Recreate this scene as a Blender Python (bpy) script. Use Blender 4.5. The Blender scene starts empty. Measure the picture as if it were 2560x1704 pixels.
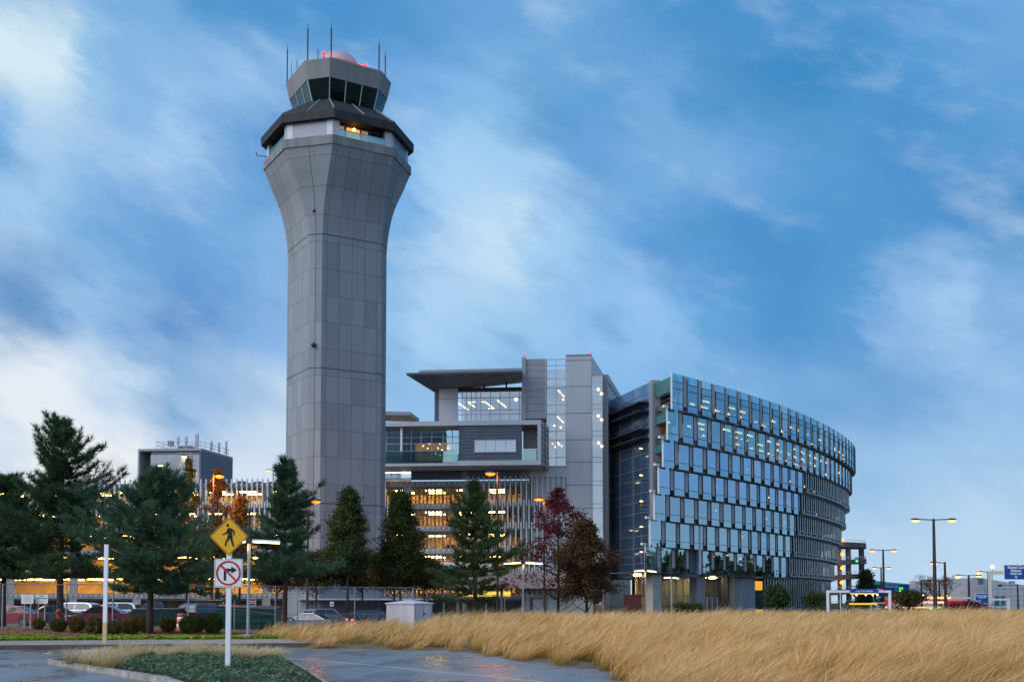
import bpy, math, random
import numpy as np
from mathutils import Vector, Matrix
R = math.radians
rnd = random.Random(7)
sc = bpy.context.scene
col = sc.collection
# ------------------------------------------------------------------ camera
FPX, TILT, EYE = 2800.0, R(3), 2.0
CT, ST = math.cos(TILT), math.sin(TILT)
CYP = 1505 - FPX * math.tan(TILT)
cd = bpy.data.cameras.new('camera'); cam = bpy.data.objects.new('camera', cd); col.objects.link(cam)
cam.location = (0, 0, EYE); cam.rotation_euler = (R(90) + TILT, 0, 0)
cd.sensor_width = 36; cd.lens = FPX / 2560 * 36; cd.shift_y = (CYP - 852) / 2560
cd.clip_start = .5; cd.clip_end = 6000
sc.camera = cam
def ray(px, py):
    u = (px - 1280) / FPX; v = (CYP - py) / FPX
    return u, CT - v * ST, ST + v * CT
def P(px, py, Y):                      # the point of a sight line at depth Y
    a, b, c = ray(px, py); return Vector((a * Y / b, Y, EYE + c * Y / b))
def G(px, py, z=0.0):                  # the point of a sight line at height z
    a, b, c = ray(px, py); t = (z - EYE) / c; return Vector((a * t, b * t, z))
# ------------------------------------------------------------------ objects
ROOT = {}
def tag(o, label, cat, group=None, kind=None):
    if label: o['label'] = label
    if cat: o['category'] = cat
    if group: o['group'] = group
    if kind: o['kind'] = kind
    return o
def thing(name, label, cat, loc=(0, 0, 0), group=None, rz=0):
    o = bpy.data.objects.new(name, None); col.objects.link(o); o.location = loc
    o.rotation_euler = (0, 0, rz); o.empty_display_size = .3
    ROOT[o.name] = Vector(loc)
    return tag(o, label, cat, group)
def link(name, me, mat, parent=None, local=False):
    o = bpy.data.objects.new(name, me); col.objects.link(o)
    if mat is not None and len(me.materials) == 0: me.materials.append(mat)
    if parent is not None:
        o.parent = parent
        org = ROOT.get(parent.name, Vector((0, 0, 0)))
        ROOT[o.name] = org
        if not local and org.length > 0: me.transform(Matrix.Translation(-org))
    else: ROOT[o.name] = Vector((0, 0, 0))
    return o
def copy_tree(o, parent=None):
    c = o.copy(); col.objects.link(c)
    if parent is not None: c.parent = parent
    for ch in list(o.children): copy_tree(ch, c)
    return c
def place(src, first, loc, rz, label, scale=None):
    o = src if first else copy_tree(src)
    o.location = loc; o.rotation_euler = (0, 0, rz); o['label'] = label
    if scale: o.scale = (scale,) * 3 if not isinstance(scale, tuple) else scale
    return o
class MB:
    def __init__(s): s.v = []; s.f = []; s.uv = None; s.smooth = False
    def quad(s, a, b, c, d):
        n = len(s.v); s.v += [tuple(a), tuple(b), tuple(c), tuple(d)]; s.f.append((n, n + 1, n + 2, n + 3)); return s
    def hexa(s, p):                    # 8 corners: bottom ring 0-3 (ccw), top ring 4-7
        n = len(s.v); s.v += [tuple(q) for q in p]
        s.f += [tuple(n + i for i in q) for q in ((3, 2, 1, 0), (4, 5, 6, 7), (0, 1, 5, 4), (1, 2, 6, 5), (2, 3, 7, 6), (3, 0, 4, 7))]; return s
    def box(s, x0, y0, z0, x1, y1, z1):
        return s.hexa([(x0, y0, z0), (x1, y0, z0), (x1, y1, z0), (x0, y1, z0), (x0, y0, z1), (x1, y0, z1), (x1, y1, z1), (x0, y1, z1)])
    def bar(s, a, b, w, h=None, up=Vector((0, 0, 1))):
        a = Vector(a); b = Vector(b); h = h or w; d = (b - a).normalized()
        if abs(d.dot(up)) > .98: up = Vector((0, 1, 0))
        x = d.cross(up).normalized() * w / 2; y = x.cross(d).normalized() * h / 2
        return s.hexa([a - x - y, a + x - y, a + x + y, a - x + y, b - x - y, b + x - y, b + x + y, b - x + y])
    def prism(s, pts, z0, z1):
        n = len(s.v); k = len(pts)
        area = sum(pts[i][0] * pts[(i + 1) % k][1] - pts[(i + 1) % k][0] * pts[i][1] for i in range(k))
        if area < 0: pts = pts[::-1]
        s.v += [(p[0], p[1], z0) for p in pts] + [(p[0], p[1], z1) for p in pts]
        s.f.append(tuple(n + k - 1 - i for i in range(k))); s.f.append(tuple(n + k + i for i in range(k)))
        for i in range(k): j = (i + 1) % k; s.f.append((n + i, n + j, n + k + j, n + k + i))
        return s
    def tube(s, pts, rads, n=8, cap=True):
        base = len(s.v); pts = [Vector(p) for p in pts]
        if not hasattr(rads, '__len__'): rads = [rads] * len(pts)
        for i, p in enumerate(pts):
            d = (pts[min(i + 1, len(pts) - 1)] - pts[max(i - 1, 0)]).normalized()
            up = Vector((0, 0, 1)) if abs(d.z) < .9 else Vector((0, 1, 0))
            x = d.cross(up).normalized(); y = x.cross(d)
            for k in range(n):
                a = 2 * math.pi * k / n; s.v.append(tuple(p + (x * math.cos(a) + y * math.sin(a)) * rads[i]))
        for i in range(len(pts) - 1):
            for k in range(n):
                a = base + i * n + k; b = base + i * n + (k + 1) % n; s.f.append((a, a + n, b + n, b))
        if cap:
            s.f.append(tuple(base + k for k in range(n))); e = base + (len(pts) - 1) * n
            s.f.append(tuple(e + n - 1 - k for k in range(n)))
        return s
    def lathe(s, prof, c=(0, 0, 0), n=16):
        base = len(s.v)
        for r, z in prof:
            for k in range(n):
                a = 2 * math.pi * k / n; s.v.append((c[0] + r * math.cos(a), c[1] + r * math.sin(a), c[2] + z))
        for i in range(len(prof) - 1):
            for k in range(n):
                a = base + i * n + k; b = base + i * n + (k + 1) % n; s.f.append((a, b, b + n, a + n))
        s.f.append(tuple(base + n - 1 - k for k in range(n))); e = base + (len(prof) - 1) * n
        s.f.append(tuple(e + k for k in range(n)))
        return s
    def ball(s, c, rx, ry=None, rz=None, n=12, m=7):
        ry = ry or rx; rz = rz or rx; base = len(s.v)
        for i in range(m + 1):
            t = math.pi * i / m
            for k in range(n):
                a = 2 * math.pi * k / n
                s.v.append((c[0] + rx * max(math.sin(t), .02) * math.cos(a), c[1] + ry * max(math.sin(t), .02) * math.sin(a), c[2] - rz * math.cos(t)))
        for i in range(m):
            for k in range(n):
                a = base + i * n + k; b = base + i * n + (k + 1) % n; s.f.append((a, b, b + n, a + n))
        return s
    def build(s, name, mat, parent=None, local=False, smooth=None, bevel=0):
        me = bpy.data.meshes.new(name); me.from_pydata(s.v, [], s.f)
        if s.uv is not None:
            l = me.uv_layers.new(name='UVMap'); l.data.foreach_set('uv', [c for q in s.uv for c in q])
        if smooth or s.smooth: me.polygons.foreach_set('use_smooth', [True] * len(me.polygons))
        o = link(name, me, mat, parent, local)
        if bevel:
            b = o.modifiers.new('bevel', 'BEVEL'); b.width = bevel; b.segments = 2; b.limit_method = 'ANGLE'
        return o
def soup(name, V, k, mat, parent=None, local=False, uv=None):      # numpy soup of k-gons
    V = np.ascontiguousarray(V, dtype=np.float32).reshape(-1, 3); n = len(V) // k
    me = bpy.data.meshes.new(name); me.vertices.add(len(V)); me.vertices.foreach_set('co', V.ravel())
    me.loops.add(len(V)); me.loops.foreach_set('vertex_index', np.arange(len(V), dtype=np.int32))
    me.polygons.add(n); me.polygons.foreach_set('loop_start', np.arange(0, len(V), k, dtype=np.int32))
    if uv is not None:
        l = me.uv_layers.new(name='UVMap'); l.data.foreach_set('uv', np.ascontiguousarray(uv, dtype=np.float32).ravel())
    me.update(calc_edges=True)
    return link(name, me, mat, parent, local)
# ------------------------------------------------------------------ materials
def lin(c):
    return tuple((x / 255 / 12.92 if x / 255 <= .04045 else ((x / 255 + .055) / 1.055) ** 2.4) for x in c[:3]) + (1,)
def newmat(name):
    m = bpy.data.materials.new(name); m.use_nodes = True; m.node_tree.nodes.clear()
    N = m.node_tree.nodes; L = m.node_tree.links
    out = N.new('ShaderNodeOutputMaterial'); return m, N, L, out
def math_n(N, L, op, a, b=None, c=None, clamp=False):
    n = N.new('ShaderNodeMath'); n.operation = op; n.use_clamp = clamp
    for i, x in enumerate((a, b, c)):
        if x is None: continue
        if isinstance(x, (int, float)): n.inputs[i].default_value = x
        else: L.new(x, n.inputs[i])
    return n.outputs[0]
def mixc(N, L, f, a, b, mode='MIX'):
    n = N.new('ShaderNodeMix'); n.data_type = 'RGBA'; n.blend_type = mode
    for i, x in ((0, f), (6, a), (7, b)):
        if isinstance(x, (int, float)): n.inputs[i].default_value = x
        elif isinstance(x, tuple): n.inputs[i].default_value = x
        else: L.new(x, n.inputs[i])
    return n.outputs[2]
def noise(N, L, vec, scale, detail=3, rough=.55, dims='3D'):
    n = N.new('ShaderNodeTexNoise'); n.noise_dimensions = dims
    n.inputs['Scale'].default_value = scale; n.inputs['Detail'].default_value = detail; n.inputs['Roughness'].default_value = rough
    if vec is not None: L.new(vec, n.inputs['Vector'])
    return n.outputs['Fac']
def mapv(N, L, vec, scale=(1, 1, 1), rot=(0, 0, 0)):
    n = N.new('ShaderNodeMapping'); n.inputs['Scale'].default_value = scale; n.inputs['Rotation'].default_value = rot
    L.new(vec, n.inputs['Vector']); return n.outputs[0]
def mrange(N, L, v, a, b, c=0, d=1, smooth=False):
    n = N.new('ShaderNodeMapRange'); n.interpolation_type = 'SMOOTHSTEP' if smooth else 'LINEAR'
    L.new(v, n.inputs[0])
    for i, x in enumerate((a, b, c, d)): n.inputs[i + 1].default_value = x
    return n.outputs[0]
def M(name, c, rough=.6, metal=0, var=.18, scale=1.5, bump=0, c2=None, spec=.4, streak=False, coat=0):
    m, N, L, out = newmat(name); p = N.new('ShaderNodeBsdfPrincipled'); L.new(p.outputs[0], out.inputs[0])
    c = tuple(c) + (1,) if len(c) == 3 else c
    tc = N.new('ShaderNodeTexCoord').outputs['Object']
    if streak: tc = mapv(N, L, tc, (1, 1, .12))
    f = noise(N, L, tc, scale, 6, .65)
    d = tuple(x * (1 - var) for x in c[:3]) + (1,) if c2 is None else tuple(c2) + (1,)
    e = tuple(min(1, x * (1 + var)) for x in c[:3]) + (1,) if c2 is None else c
    L.new(mixc(N, L, mrange(N, L, f, .32, .68), d, e), p.inputs['Base Color'])
    p.inputs['Metallic'].default_value = metal; p.inputs['Specular IOR Level'].default_value = spec
    p.inputs['Coat Weight'].default_value = coat; p.inputs['Coat Roughness'].default_value = .05
    L.new(mrange(N, L, f, .3, .7, max(.02, rough - .08), min(1, rough + .08)), p.inputs['Roughness'])
    if bump:
        b = N.new('ShaderNodeBump'); b.inputs['Strength'].default_value = bump; b.inputs['Distance'].default_value = .02
        L.new(noise(N, L, tc, scale * 12, 4), b.inputs['Height']); L.new(b.outputs[0], p.inputs['Normal'])
    return m
def EM(name, c, s):
    m, N, L, out = newmat(name); e = N.new('ShaderNodeEmission'); L.new(e.outputs[0], out.inputs[0])
    e.inputs[0].default_value = tuple(c) + (1,); e.inputs[1].default_value = s; return m
def GLASS(name, tint, gcol=(1, 1, 1), lo=.3, hi=1.0, rough=.01, wav=.02, wscale=.35, blend=.3):
    m, N, L, out = newmat(name)
    t = N.new('ShaderNodeBsdfTransparent'); t.inputs[0].default_value = tuple(tint) + (1,)
    g = N.new('ShaderNodeBsdfGlossy'); g.inputs[0].default_value = tuple(gcol) + (1,); g.inputs['Roughness'].default_value = rough
    lw = N.new('ShaderNodeLayerWeight'); lw.inputs[0].default_value = blend
    b = N.new('ShaderNodeBump'); b.inputs['Strength'].default_value = wav; b.inputs['Distance'].default_value = .3
    L.new(noise(N, L, N.new('ShaderNodeTexCoord').outputs['Object'], wscale, 2), b.inputs['Height']); L.new(b.outputs[0], g.inputs['Normal'])
    mx = N.new('ShaderNodeMixShader'); L.new(mrange(N, L, lw.outputs['Fresnel'], 0, 1, lo, hi), mx.inputs[0])
    L.new(t.outputs[0], mx.inputs[1]); L.new(g.outputs[0], mx.inputs[2]); L.new(mx.outputs[0], out.inputs[0]); return m
def FRIT(name, c, tint, gcol, lo, hi, diff):      # tinted glass with a solid blue body colour
    m = GLASS(name, tint, gcol, lo, hi, wav=.05, wscale=.6, blend=.5); N = m.node_tree.nodes; L = m.node_tree.links
    out = [n for n in N if n.type == 'OUTPUT_MATERIAL'][0]; s = out.inputs[0].links[0].from_socket
    d = N.new('ShaderNodeBsdfDiffuse'); d.inputs[0].default_value = tuple(c) + (1,); mx = N.new('ShaderNodeMixShader'); mx.inputs[0].default_value = diff
    L.new(s, mx.inputs[1]); L.new(d.outputs[0], mx.inputs[2]); L.new(mx.outputs[0], out.inputs[0]); return m
def LEAF(name, cols, scale=.8, fine=9, trans=.25, rough=.6):
    m, N, L, out = newmat(name)
    tc = N.new('ShaderNodeTexCoord').outputs['Object']
    r = N.new('ShaderNodeValToRGB'); r.color_ramp.interpolation = 'LINEAR'
    el = r.color_ramp.elements
    while len(el) < len(cols): el.new(.5)
    for i, c in enumerate(cols): el[i].position = .3 + .4 * i / max(1, len(cols) - 1); el[i].color = tuple(c) + (1,)
    f = math_n(N, L, 'ADD', math_n(N, L, 'MULTIPLY', noise(N, L, tc, scale, 3), .6), math_n(N, L, 'MULTIPLY', noise(N, L, tc, fine, 2), .4))
    L.new(f, r.inputs[0])
    d = N.new('ShaderNodeBsdfPrincipled'); d.inputs['Roughness'].default_value = rough; d.inputs['Specular IOR Level'].default_value = .25
    L.new(r.outputs[0], d.inputs['Base Color'])
    t = N.new('ShaderNodeBsdfTranslucent'); L.new(r.outputs[0], t.inputs[0])
    mx = N.new('ShaderNodeMixShader'); mx.inputs[0].default_value = trans
    L.new(d.outputs[0], mx.inputs[1]); L.new(t.outputs[0], mx.inputs[2]); L.new(mx.outputs[0], out.inputs[0]); return m
MT = {}
MT['white_paint'] = M('white_paint', (.82, .82, .82), .45, var=.06)
MT['white_steel'] = M('white_steel', (.62, .64, .67), .4, var=.1, spec=.5)
MT['galv'] = M('galvanised_steel', (.34, .36, .39), .4, .6, var=.2, scale=6)
MT['dark_metal'] = M('dark_metal', (.035, .038, .045), .45, .3)
MT['brown_pole'] = M('dark_bronze_metal', (.05, .035, .032), .5, .3)
MT['grey_panel'] = M('grey_panel', (.30, .31, .335), .42, .15, var=.1, scale=.5, streak=True)
MT['light_panel'] = M('light_panel', (.46, .48, .52), .4, .1, var=.08, scale=.4, streak=True)
MT['dark_siding'] = M('dark_siding', (.10, .115, .15), .4, .3, var=.2, scale=.8)
MT['mid_siding'] = M('mid_siding', (.24, .255, .29), .42, .2, var=.15, scale=.8)
MT['joint'] = M('joint_seal', (.06, .065, .07), .8)
MT['concrete'] = M('concrete', (.30, .29, .275), .85, var=.22, scale=.9, bump=.2, streak=True)
MT['concrete_dark'] = M('concrete_dark', (.16, .155, .15), .85, var=.25, scale=.7, streak=True)
MT['kerb'] = M('kerb_concrete', (.31, .28, .255), .75, var=.38, scale=2.5, bump=.2)
MT['black_rubber'] = M('rubber', (.015, .015, .016), .8)
MT['bark'] = M('bark', (.055, .04, .032), .9, var=.4, scale=6, bump=.5)
MT['bark_light'] = M('bark_reddish', (.09, .055, .04), .9, var=.4, scale=6, bump=.5)
MT['dark_glass'] = M('dark_glass', (.012, .018, .025), .06, spec=.8, var=.05)
MT['glass_clear'] = GLASS('office_glass', (.72, .8, .86), (.84, .92, 1), .38, 1.0, wav=.03, blend=.4)
MT['glass_teal'] = GLASS('teal_glass', (.30, .58, .64), (.64, .92, 1), .5, 1.0, wav=.03, blend=.5)
MT['glass_mirror'] = GLASS('mirror_glass', (.12, .24, .3), (.52, .76, .95), .7, 1.0, wav=.015, blend=.5)
MT['glass_dark'] = FRIT('blue_curtain_glass', (.12, .22, .36), (.45, .6, .78), (.62, .82, 1), .4, .95, .26)
MT['glass_rail'] = GLASS('rail_glass', (.45, .68, .66), (.8, 1, 1), .25, .9)
MT['glass_cab'] = GLASS('cab_glass', (.36, .76, .86), (.55, .9, 1), .05, .9, wav=0)
MT['warm_light'] = EM('warm_tube', (1, .56, .14), 34)
MT['office_light'] = EM('office_tube', (1, .62, .27), 2.8)
MT['sodium'] = EM('sodium_lamp', (1, .15, .012), 3.4)
MT['sodium_far'] = EM('sodium_lamp_far', (1, .4, .13), 2.4)
MT['led_bar'] = EM('lamp_tube', (1, .72, .35), 7)
MT['red_beacon'] = EM('beacon_red', (1, .03, .05), 3)
# ------------------------------------------------------------------ sky and sun
def world():
    w = bpy.data.worlds.new('World'); sc.world = w; w.use_nodes = True
    N = w.node_tree.nodes; L = w.node_tree.links; N.clear()
    out = N.new('ShaderNodeOutputWorld'); d = N.new('ShaderNodeTexCoord').outputs['Generated']
    sx = N.new('ShaderNodeSeparateXYZ'); L.new(d, sx.inputs[0]); X, Y, Z = sx.outputs
    az = math_n(N, L, 'ARCTAN2', X, Y)
    hyp = math_n(N, L, 'SQRT', math_n(N, L, 'ADD', math_n(N, L, 'MULTIPLY', X, X), math_n(N, L, 'MULTIPLY', Y, Y)))
    te = math_n(N, L, 'DIVIDE', Z, math_n(N, L, 'MAXIMUM', hyp, .05))
    cv = N.new('ShaderNodeCombineXYZ'); L.new(az, cv.inputs[0]); L.new(te, cv.inputs[1])
    base = cv.outputs[0]
    w1 = noise(N, L, mapv(N, L, mapv(N, L, base, (1, 1, 1), (0, 0, R(28))), (1, 2.2, 1)), 9, 5, .6)
    w2 = noise(N, L, mapv(N, L, mapv(N, L, base, (1, 1, 1), (0, 0, R(24))), (1.1, 2, 1)), 7, 5, .6)
    azw = math_n(N, L, 'ADD', az, math_n(N, L, 'MULTIPLY', math_n(N, L, 'SUBTRACT', w1, .5), .13))
    tew = math_n(N, L, 'ADD', te, math_n(N, L, 'MULTIPLY', math_n(N, L, 'SUBTRACT', w2, .5), .09))
    pos = mrange(N, L, azw, -math.pi, math.pi, 0, 1)
    # colours of the cloud deck, by row of the tangent of elevation, then by bearing (in pixels of the photograph's width)
    T = [
     (-.3,  [(-9999,(70,75,80)),(0,(70,75,80)),(9999,(70,75,80))]),
     (.0,   [(-9999,(215,228,242)),(0,(212,228,246)),(1280,(205,228,248)),(2560,(200,228,250)),(4500,(170,205,238)),(9999,(215,228,242))]),
     (.0375,[(-9999,(218,232,246)),(0,(214,230,247)),(500,(222,236,250)),(1280,(200,225,248)),(2180,(186,218,246)),(2560,(192,222,248)),(4500,(172,206,238)),(9999,(218,232,246))]),
     (.109, [(-9999,(205,222,242)),(0,(212,228,246)),(150,(252,254,255)),(330,(255,255,255)),(480,(220,236,252)),(640,(222,236,250)),(1100,(170,208,244)),(1500,(160,202,242)),(2100,(160,202,240)),(2560,(162,203,240)),(4500,(140,184,228)),(9999,(205,222,242))]),
     (.18,  [(-9999,(185,208,235)),(0,(240,248,255)),(130,(238,247,255)),(280,(205,228,250)),(430,(150,190,232)),(600,(168,200,236)),(690,(196,222,248)),(980,(150,196,240)),(1280,(150,200,243)),(1600,(138,190,238)),(1930,(124,178,230)),(2250,(122,174,226)),(2560,(150,196,240)),(4500,(92,154,212)),(9999,(185,208,235))]),
     (.252, [(-9999,(165,195,228)),(0,(112,158,216)),(60,(96,150,204)),(110,(116,166,216)),(217,(152,197,240)),(330,(115,168,222)),(462,(94,150,212)),(600,(122,174,228)),(700,(142,188,238)),(980,(150,200,246)),(1086,(176,216,251)),(1280,(160,206,246)),(1443,(152,201,246)),(1640,(150,200,246)),(1769,(105,170,226)),(1986,(78,150,214)),(2120,(92,160,220)),(2204,(150,195,240)),(2420,(172,212,250)),(2560,(130,180,231)),(4500,(92,150,205)),(9999,(165,195,228))]),
     (.323, [(-9999,(155,188,225)),(0,(168,212,248)),(90,(160,204,244)),(163,(138,190,236)),(380,(112,168,225)),(543,(120,176,231)),(680,(136,186,236)),(978,(130,186,236)),(1140,(196,226,255)),(1266,(206,236,255)),(1389,(166,211,251)),(1550,(130,186,236)),(1687,(94,160,221)),(1986,(74,149,211)),(2095,(84,155,216)),(2560,(80,150,211)),(4500,(80,145,208)),(9999,(155,188,225))]),
     (.395, [(-9999,(145,180,222)),(0,(130,186,236)),(65,(192,222,252)),(163,(154,201,242)),(326,(140,190,240)),(407,(176,216,252)),(516,(138,186,236)),(625,(100,160,221)),(1005,(120,180,236)),(1114,(170,216,252)),(1270,(168,213,251)),(1443,(108,169,226)),(1715,(126,181,232)),(1932,(112,172,228)),(2095,(90,160,220)),(2258,(76,149,213)),(2560,(100,165,222)),(4500,(80,145,205)),(9999,(145,180,222))]),
     (.466, [(-9999,(135,172,218)),(0,(224,246,255)),(110,(222,244,255)),(180,(160,206,245)),(270,(138,190,236)),(540,(150,196,241)),(680,(134,186,236)),(900,(96,160,220)),(1032,(124,180,236)),(1250,(140,196,242)),(1334,(114,175,226)),(1500,(100,165,222)),(1660,(122,178,230)),(1823,(76,150,211)),(2040,(60,143,204)),(2312,(86,158,220)),(2560,(112,172,226)),(4500,(75,140,200)),(9999,(135,172,218))]),
     (.54,  [(-9999,(128,168,215)),(0,(100,165,221)),(272,(136,190,236)),(516,(82,155,215)),(800,(74,150,213)),(1280,(110,170,226)),(1389,(124,180,231)),(1740,(74,150,212)),(2095,(84,155,216)),(2560,(116,175,231)),(4500,(75,140,200)),(9999,(128,168,215))]),
     (1.1,  [(-9999,(150,175,205)),(0,(120,160,205)),(1280,(112,156,205)),(2560,(110,158,206)),(9999,(150,175,205))]),
     (3.0,  [(-9999,(140,165,195)),(0,(130,160,195)),(9999,(140,165,195))]),
    ]
    cur = None; prev = None
    for tv, stops in T:
        r = N.new('ShaderNodeValToRGB'); r.color_ramp.interpolation = 'EASE'; L.new(pos, r.inputs[0])
        el = r.color_ramp.elements
        ss = []
        for px, c in stops:
            a = -math.pi if px == -9999 else math.pi if px == 9999 else math.atan((px - 1280) / FPX)
            ss.append(((a + math.pi) / (2 * math.pi), c))
        while len(el) < len(ss): el.new(.5)
        for i, (p_, c) in enumerate(ss): el[i].position = p_
        for i, (p_, c) in enumerate(ss): el[i].position = p_; el[i].color = lin(c)
        if cur is None: cur = r.outputs[0]
        else: cur = mixc(N, L, mrange(N, L, tew, prev, tv, smooth=True), cur, r.outputs[0])
        prev = tv
    # fibrous cloud texture, streaming down to the right
    f1 = noise(N, L, mapv(N, L, mapv(N, L, base, (1, 1, 1), (0, 0, R(31))), (1.7, 4.4, 1)), 2.6, 5, .5)
    f2 = noise(N, L, mapv(N, L, mapv(N, L, base, (1, 1, 1), (0, 0, R(22))), (2.6, 5, 1)), 6.5, 5, .52)
    f = math_n(N, L, 'ADD', math_n(N, L, 'MULTIPLY', f1, .65), math_n(N, L, 'MULTIPLY', f2, .35))
    up = mrange(N, L, te, .02, .16, .25, 1)
    hi = math_n(N, L, 'MULTIPLY', mrange(N, L, f, .5, .72, 0, .45, True), up)
    lo = math_n(N, L, 'MULTIPLY', mrange(N, L, f, .5, .3, 0, .55, True), up)
    cur = mixc(N, L, hi, cur, lin((212, 232, 250)))
    cur = mixc(N, L, lo, cur, lin((84, 152, 204)))
    bg = N.new('ShaderNodeBackground'); L.new(cur, bg.inputs[0]); L.new(mrange(N, L, Y, .25, -.5, .655, .92, True), bg.inputs[1])
    sky = N.new('ShaderNodeTexSky'); sky.sky_type = 'NISHITA'; sky.sun_disc = False
    sky.sun_elevation = R(32); sky.sun_rotation = R(240); sky.dust_density = 2
    b2 = N.new('ShaderNodeBackground'); L.new(sky.outputs[0], b2.inputs[0]); b2.inputs[1].default_value = .05
    bw = N.new('ShaderNodeMixShader'); bw.inputs[0].default_value = .06
    L.new(bg.outputs[0], bw.inputs[1]); L.new(b2.outputs[0], bw.inputs[2]); L.new(bw.outputs[0], out.inputs[0])
    w.cycles.sampling_method = 'MANUAL'; w.cycles.sample_map_resolution = 512
    s = bpy.data.lights.new('sun', 'SUN'); s.energy = 1.5; s.angle = R(50); s.color = (1, .98, .97)
    o = bpy.data.objects.new('sun', s); col.objects.link(o)
    v = Vector((math.sin(R(240)) * math.cos(R(32)), math.cos(R(240)) * math.cos(R(32)), math.sin(R(32))))
    o.rotation_euler = (-v).to_track_quat('-Z', 'Y').to_euler(); o.location = (-60, -60, 60)
world()
sc.view_settings.view_transform = 'Standard'; sc.view_settings.look = 'None'; sc.view_settings.gamma = 1
sc.view_settings.exposure = .55
sc.cycles.max_bounces = 6; sc.cycles.diffuse_bounces = 2; sc.cycles.glossy_bounces = 3; sc.cycles.transparent_max_bounces = 14
sc.cycles.transmission_bounces = 3; sc.cycles.use_denoising = True; sc.cycles.sample_clamp_indirect = 4
sc.cycles.caustics_reflective = False; sc.cycles.caustics_refractive = False
# ------------------------------------------------------------------ control tower
UH = Vector((.862, .507, 0)); VH = Vector((.507, -.862, 0)); TC = Vector((-20.7, 130.5, 0))
def octo(L_, c):
    ap = (L_ + 1.41421 * c) / 2; h = L_ / 2
    return [TC + VH * ap - UH * h, TC + VH * ap + UH * h, TC + UH * ap + VH * h, TC + UH * ap - VH * h,
            TC - VH * ap + UH * h, TC - VH * ap - UH * h, TC - UH * ap - VH * h, TC - UH * ap + VH * h]   # C D E E2 F G A B
def loft(levels, cap=True):
    mb = MB(); mb.uv = []
    rings = [[p + Vector((0, 0, z)) for p in octo(L_, c)] for z, L_, c in levels]
    for r in rings: mb.v += [tuple(p) for p in r]
    for i in range(len(rings) - 1):
        for k in range(8):
            j = (k + 1) % 8; mb.f.append((i * 8 + k, i * 8 + j, i * 8 + 8 + j, i * 8 + 8 + k))
            w = [(levels[q][1] / 2 if k % 2 == 0 else levels[q][2] / 4) + (20 * k) for q in (i, i + 1)]
            off = 20 * k * 2
            z0, z1 = levels[i][0], levels[i + 1][0]
            a = w[0] - 20 * k; b = w[1] - 20 * k
            mb.uv += [(k * 7.7 * 2 - a, z0), (k * 7.7 * 2 + a, z0), (k * 7.7 * 2 + b, z1), (k * 7.7 * 2 - b, z1)]
    if cap:
        n = (len(rings) - 1) * 8; mb.f.append(tuple(range(7, -1, -1))); mb.f.append(tuple(n + k for k in range(8)))
        mb.uv += [(0, 0)] * 16
    return mb
def tower_concrete():
    m, N, L, out = newmat('precast_concrete'); p = N.new('ShaderNodeBsdfPrincipled'); L.new(p.outputs[0], out.inputs[0])
    uv = N.new('ShaderNodeTexCoord').outputs['UV']; sx = N.new('ShaderNodeSeparateXYZ'); L.new(uv, sx.inputs[0]); u, v = sx.outputs[0], sx.outputs[1]
    def line(x, per, w, off=0):
        t = math_n(N, L, 'FRACT', math_n(N, L, 'DIVIDE', math_n(N, L, 'ADD', x, off + per * 40.5), per))
        return math_n(N, L, 'LESS_THAN', math_n(N, L, 'ABSOLUTE', math_n(N, L, 'SUBTRACT', t, .5)), w / per / 2)
    jn = math_n(N, L, 'MAXIMUM', math_n(N, L, 'MAXIMUM', line(u, 1.54, .05), line(v, 3.05, .05)), line(v, 15.25, .16, 2.2))
    cell = N.new('ShaderNodeCombineXYZ')
    L.new(math_n(N, L, 'FLOOR', math_n(N, L, 'DIVIDE', u, 1.54)), cell.inputs[0]); L.new(math_n(N, L, 'FLOOR', math_n(N, L, 'DIVIDE', v, 3.05)), cell.inputs[1])
    wn = N.new('ShaderNodeTexWhiteNoise'); L.new(cell.outputs[0], wn.inputs['Vector'])
    base = mixc(N, L, wn.outputs['Value'], (.205, .229, .256, 1), (.27, .294, .322, 1))
    st = noise(N, L, mapv(N, L, uv, (1.5, .05, 1)), 1.6, 5, .7)
    base = mixc(N, L, mrange(N, L, st, .54, .74, 0, .55), base, (.10, .105, .115, 1))
    base = mixc(N, L, math_n(N, L, 'MULTIPLY', noise(N, L, uv, 14, 3), .25), base, (.38, .38, .39, 1))
    base = mixc(N, L, math_n(N, L, 'MULTIPLY', jn, .75), base, (.06, .065, .07, 1))
    L.new(base, p.inputs['Base Color']); p.inputs['Roughness'].default_value = .8; p.inputs['Specular IOR Level'].default_value = .25
    return m
MT['tower_concrete'] = tower_concrete()
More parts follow.
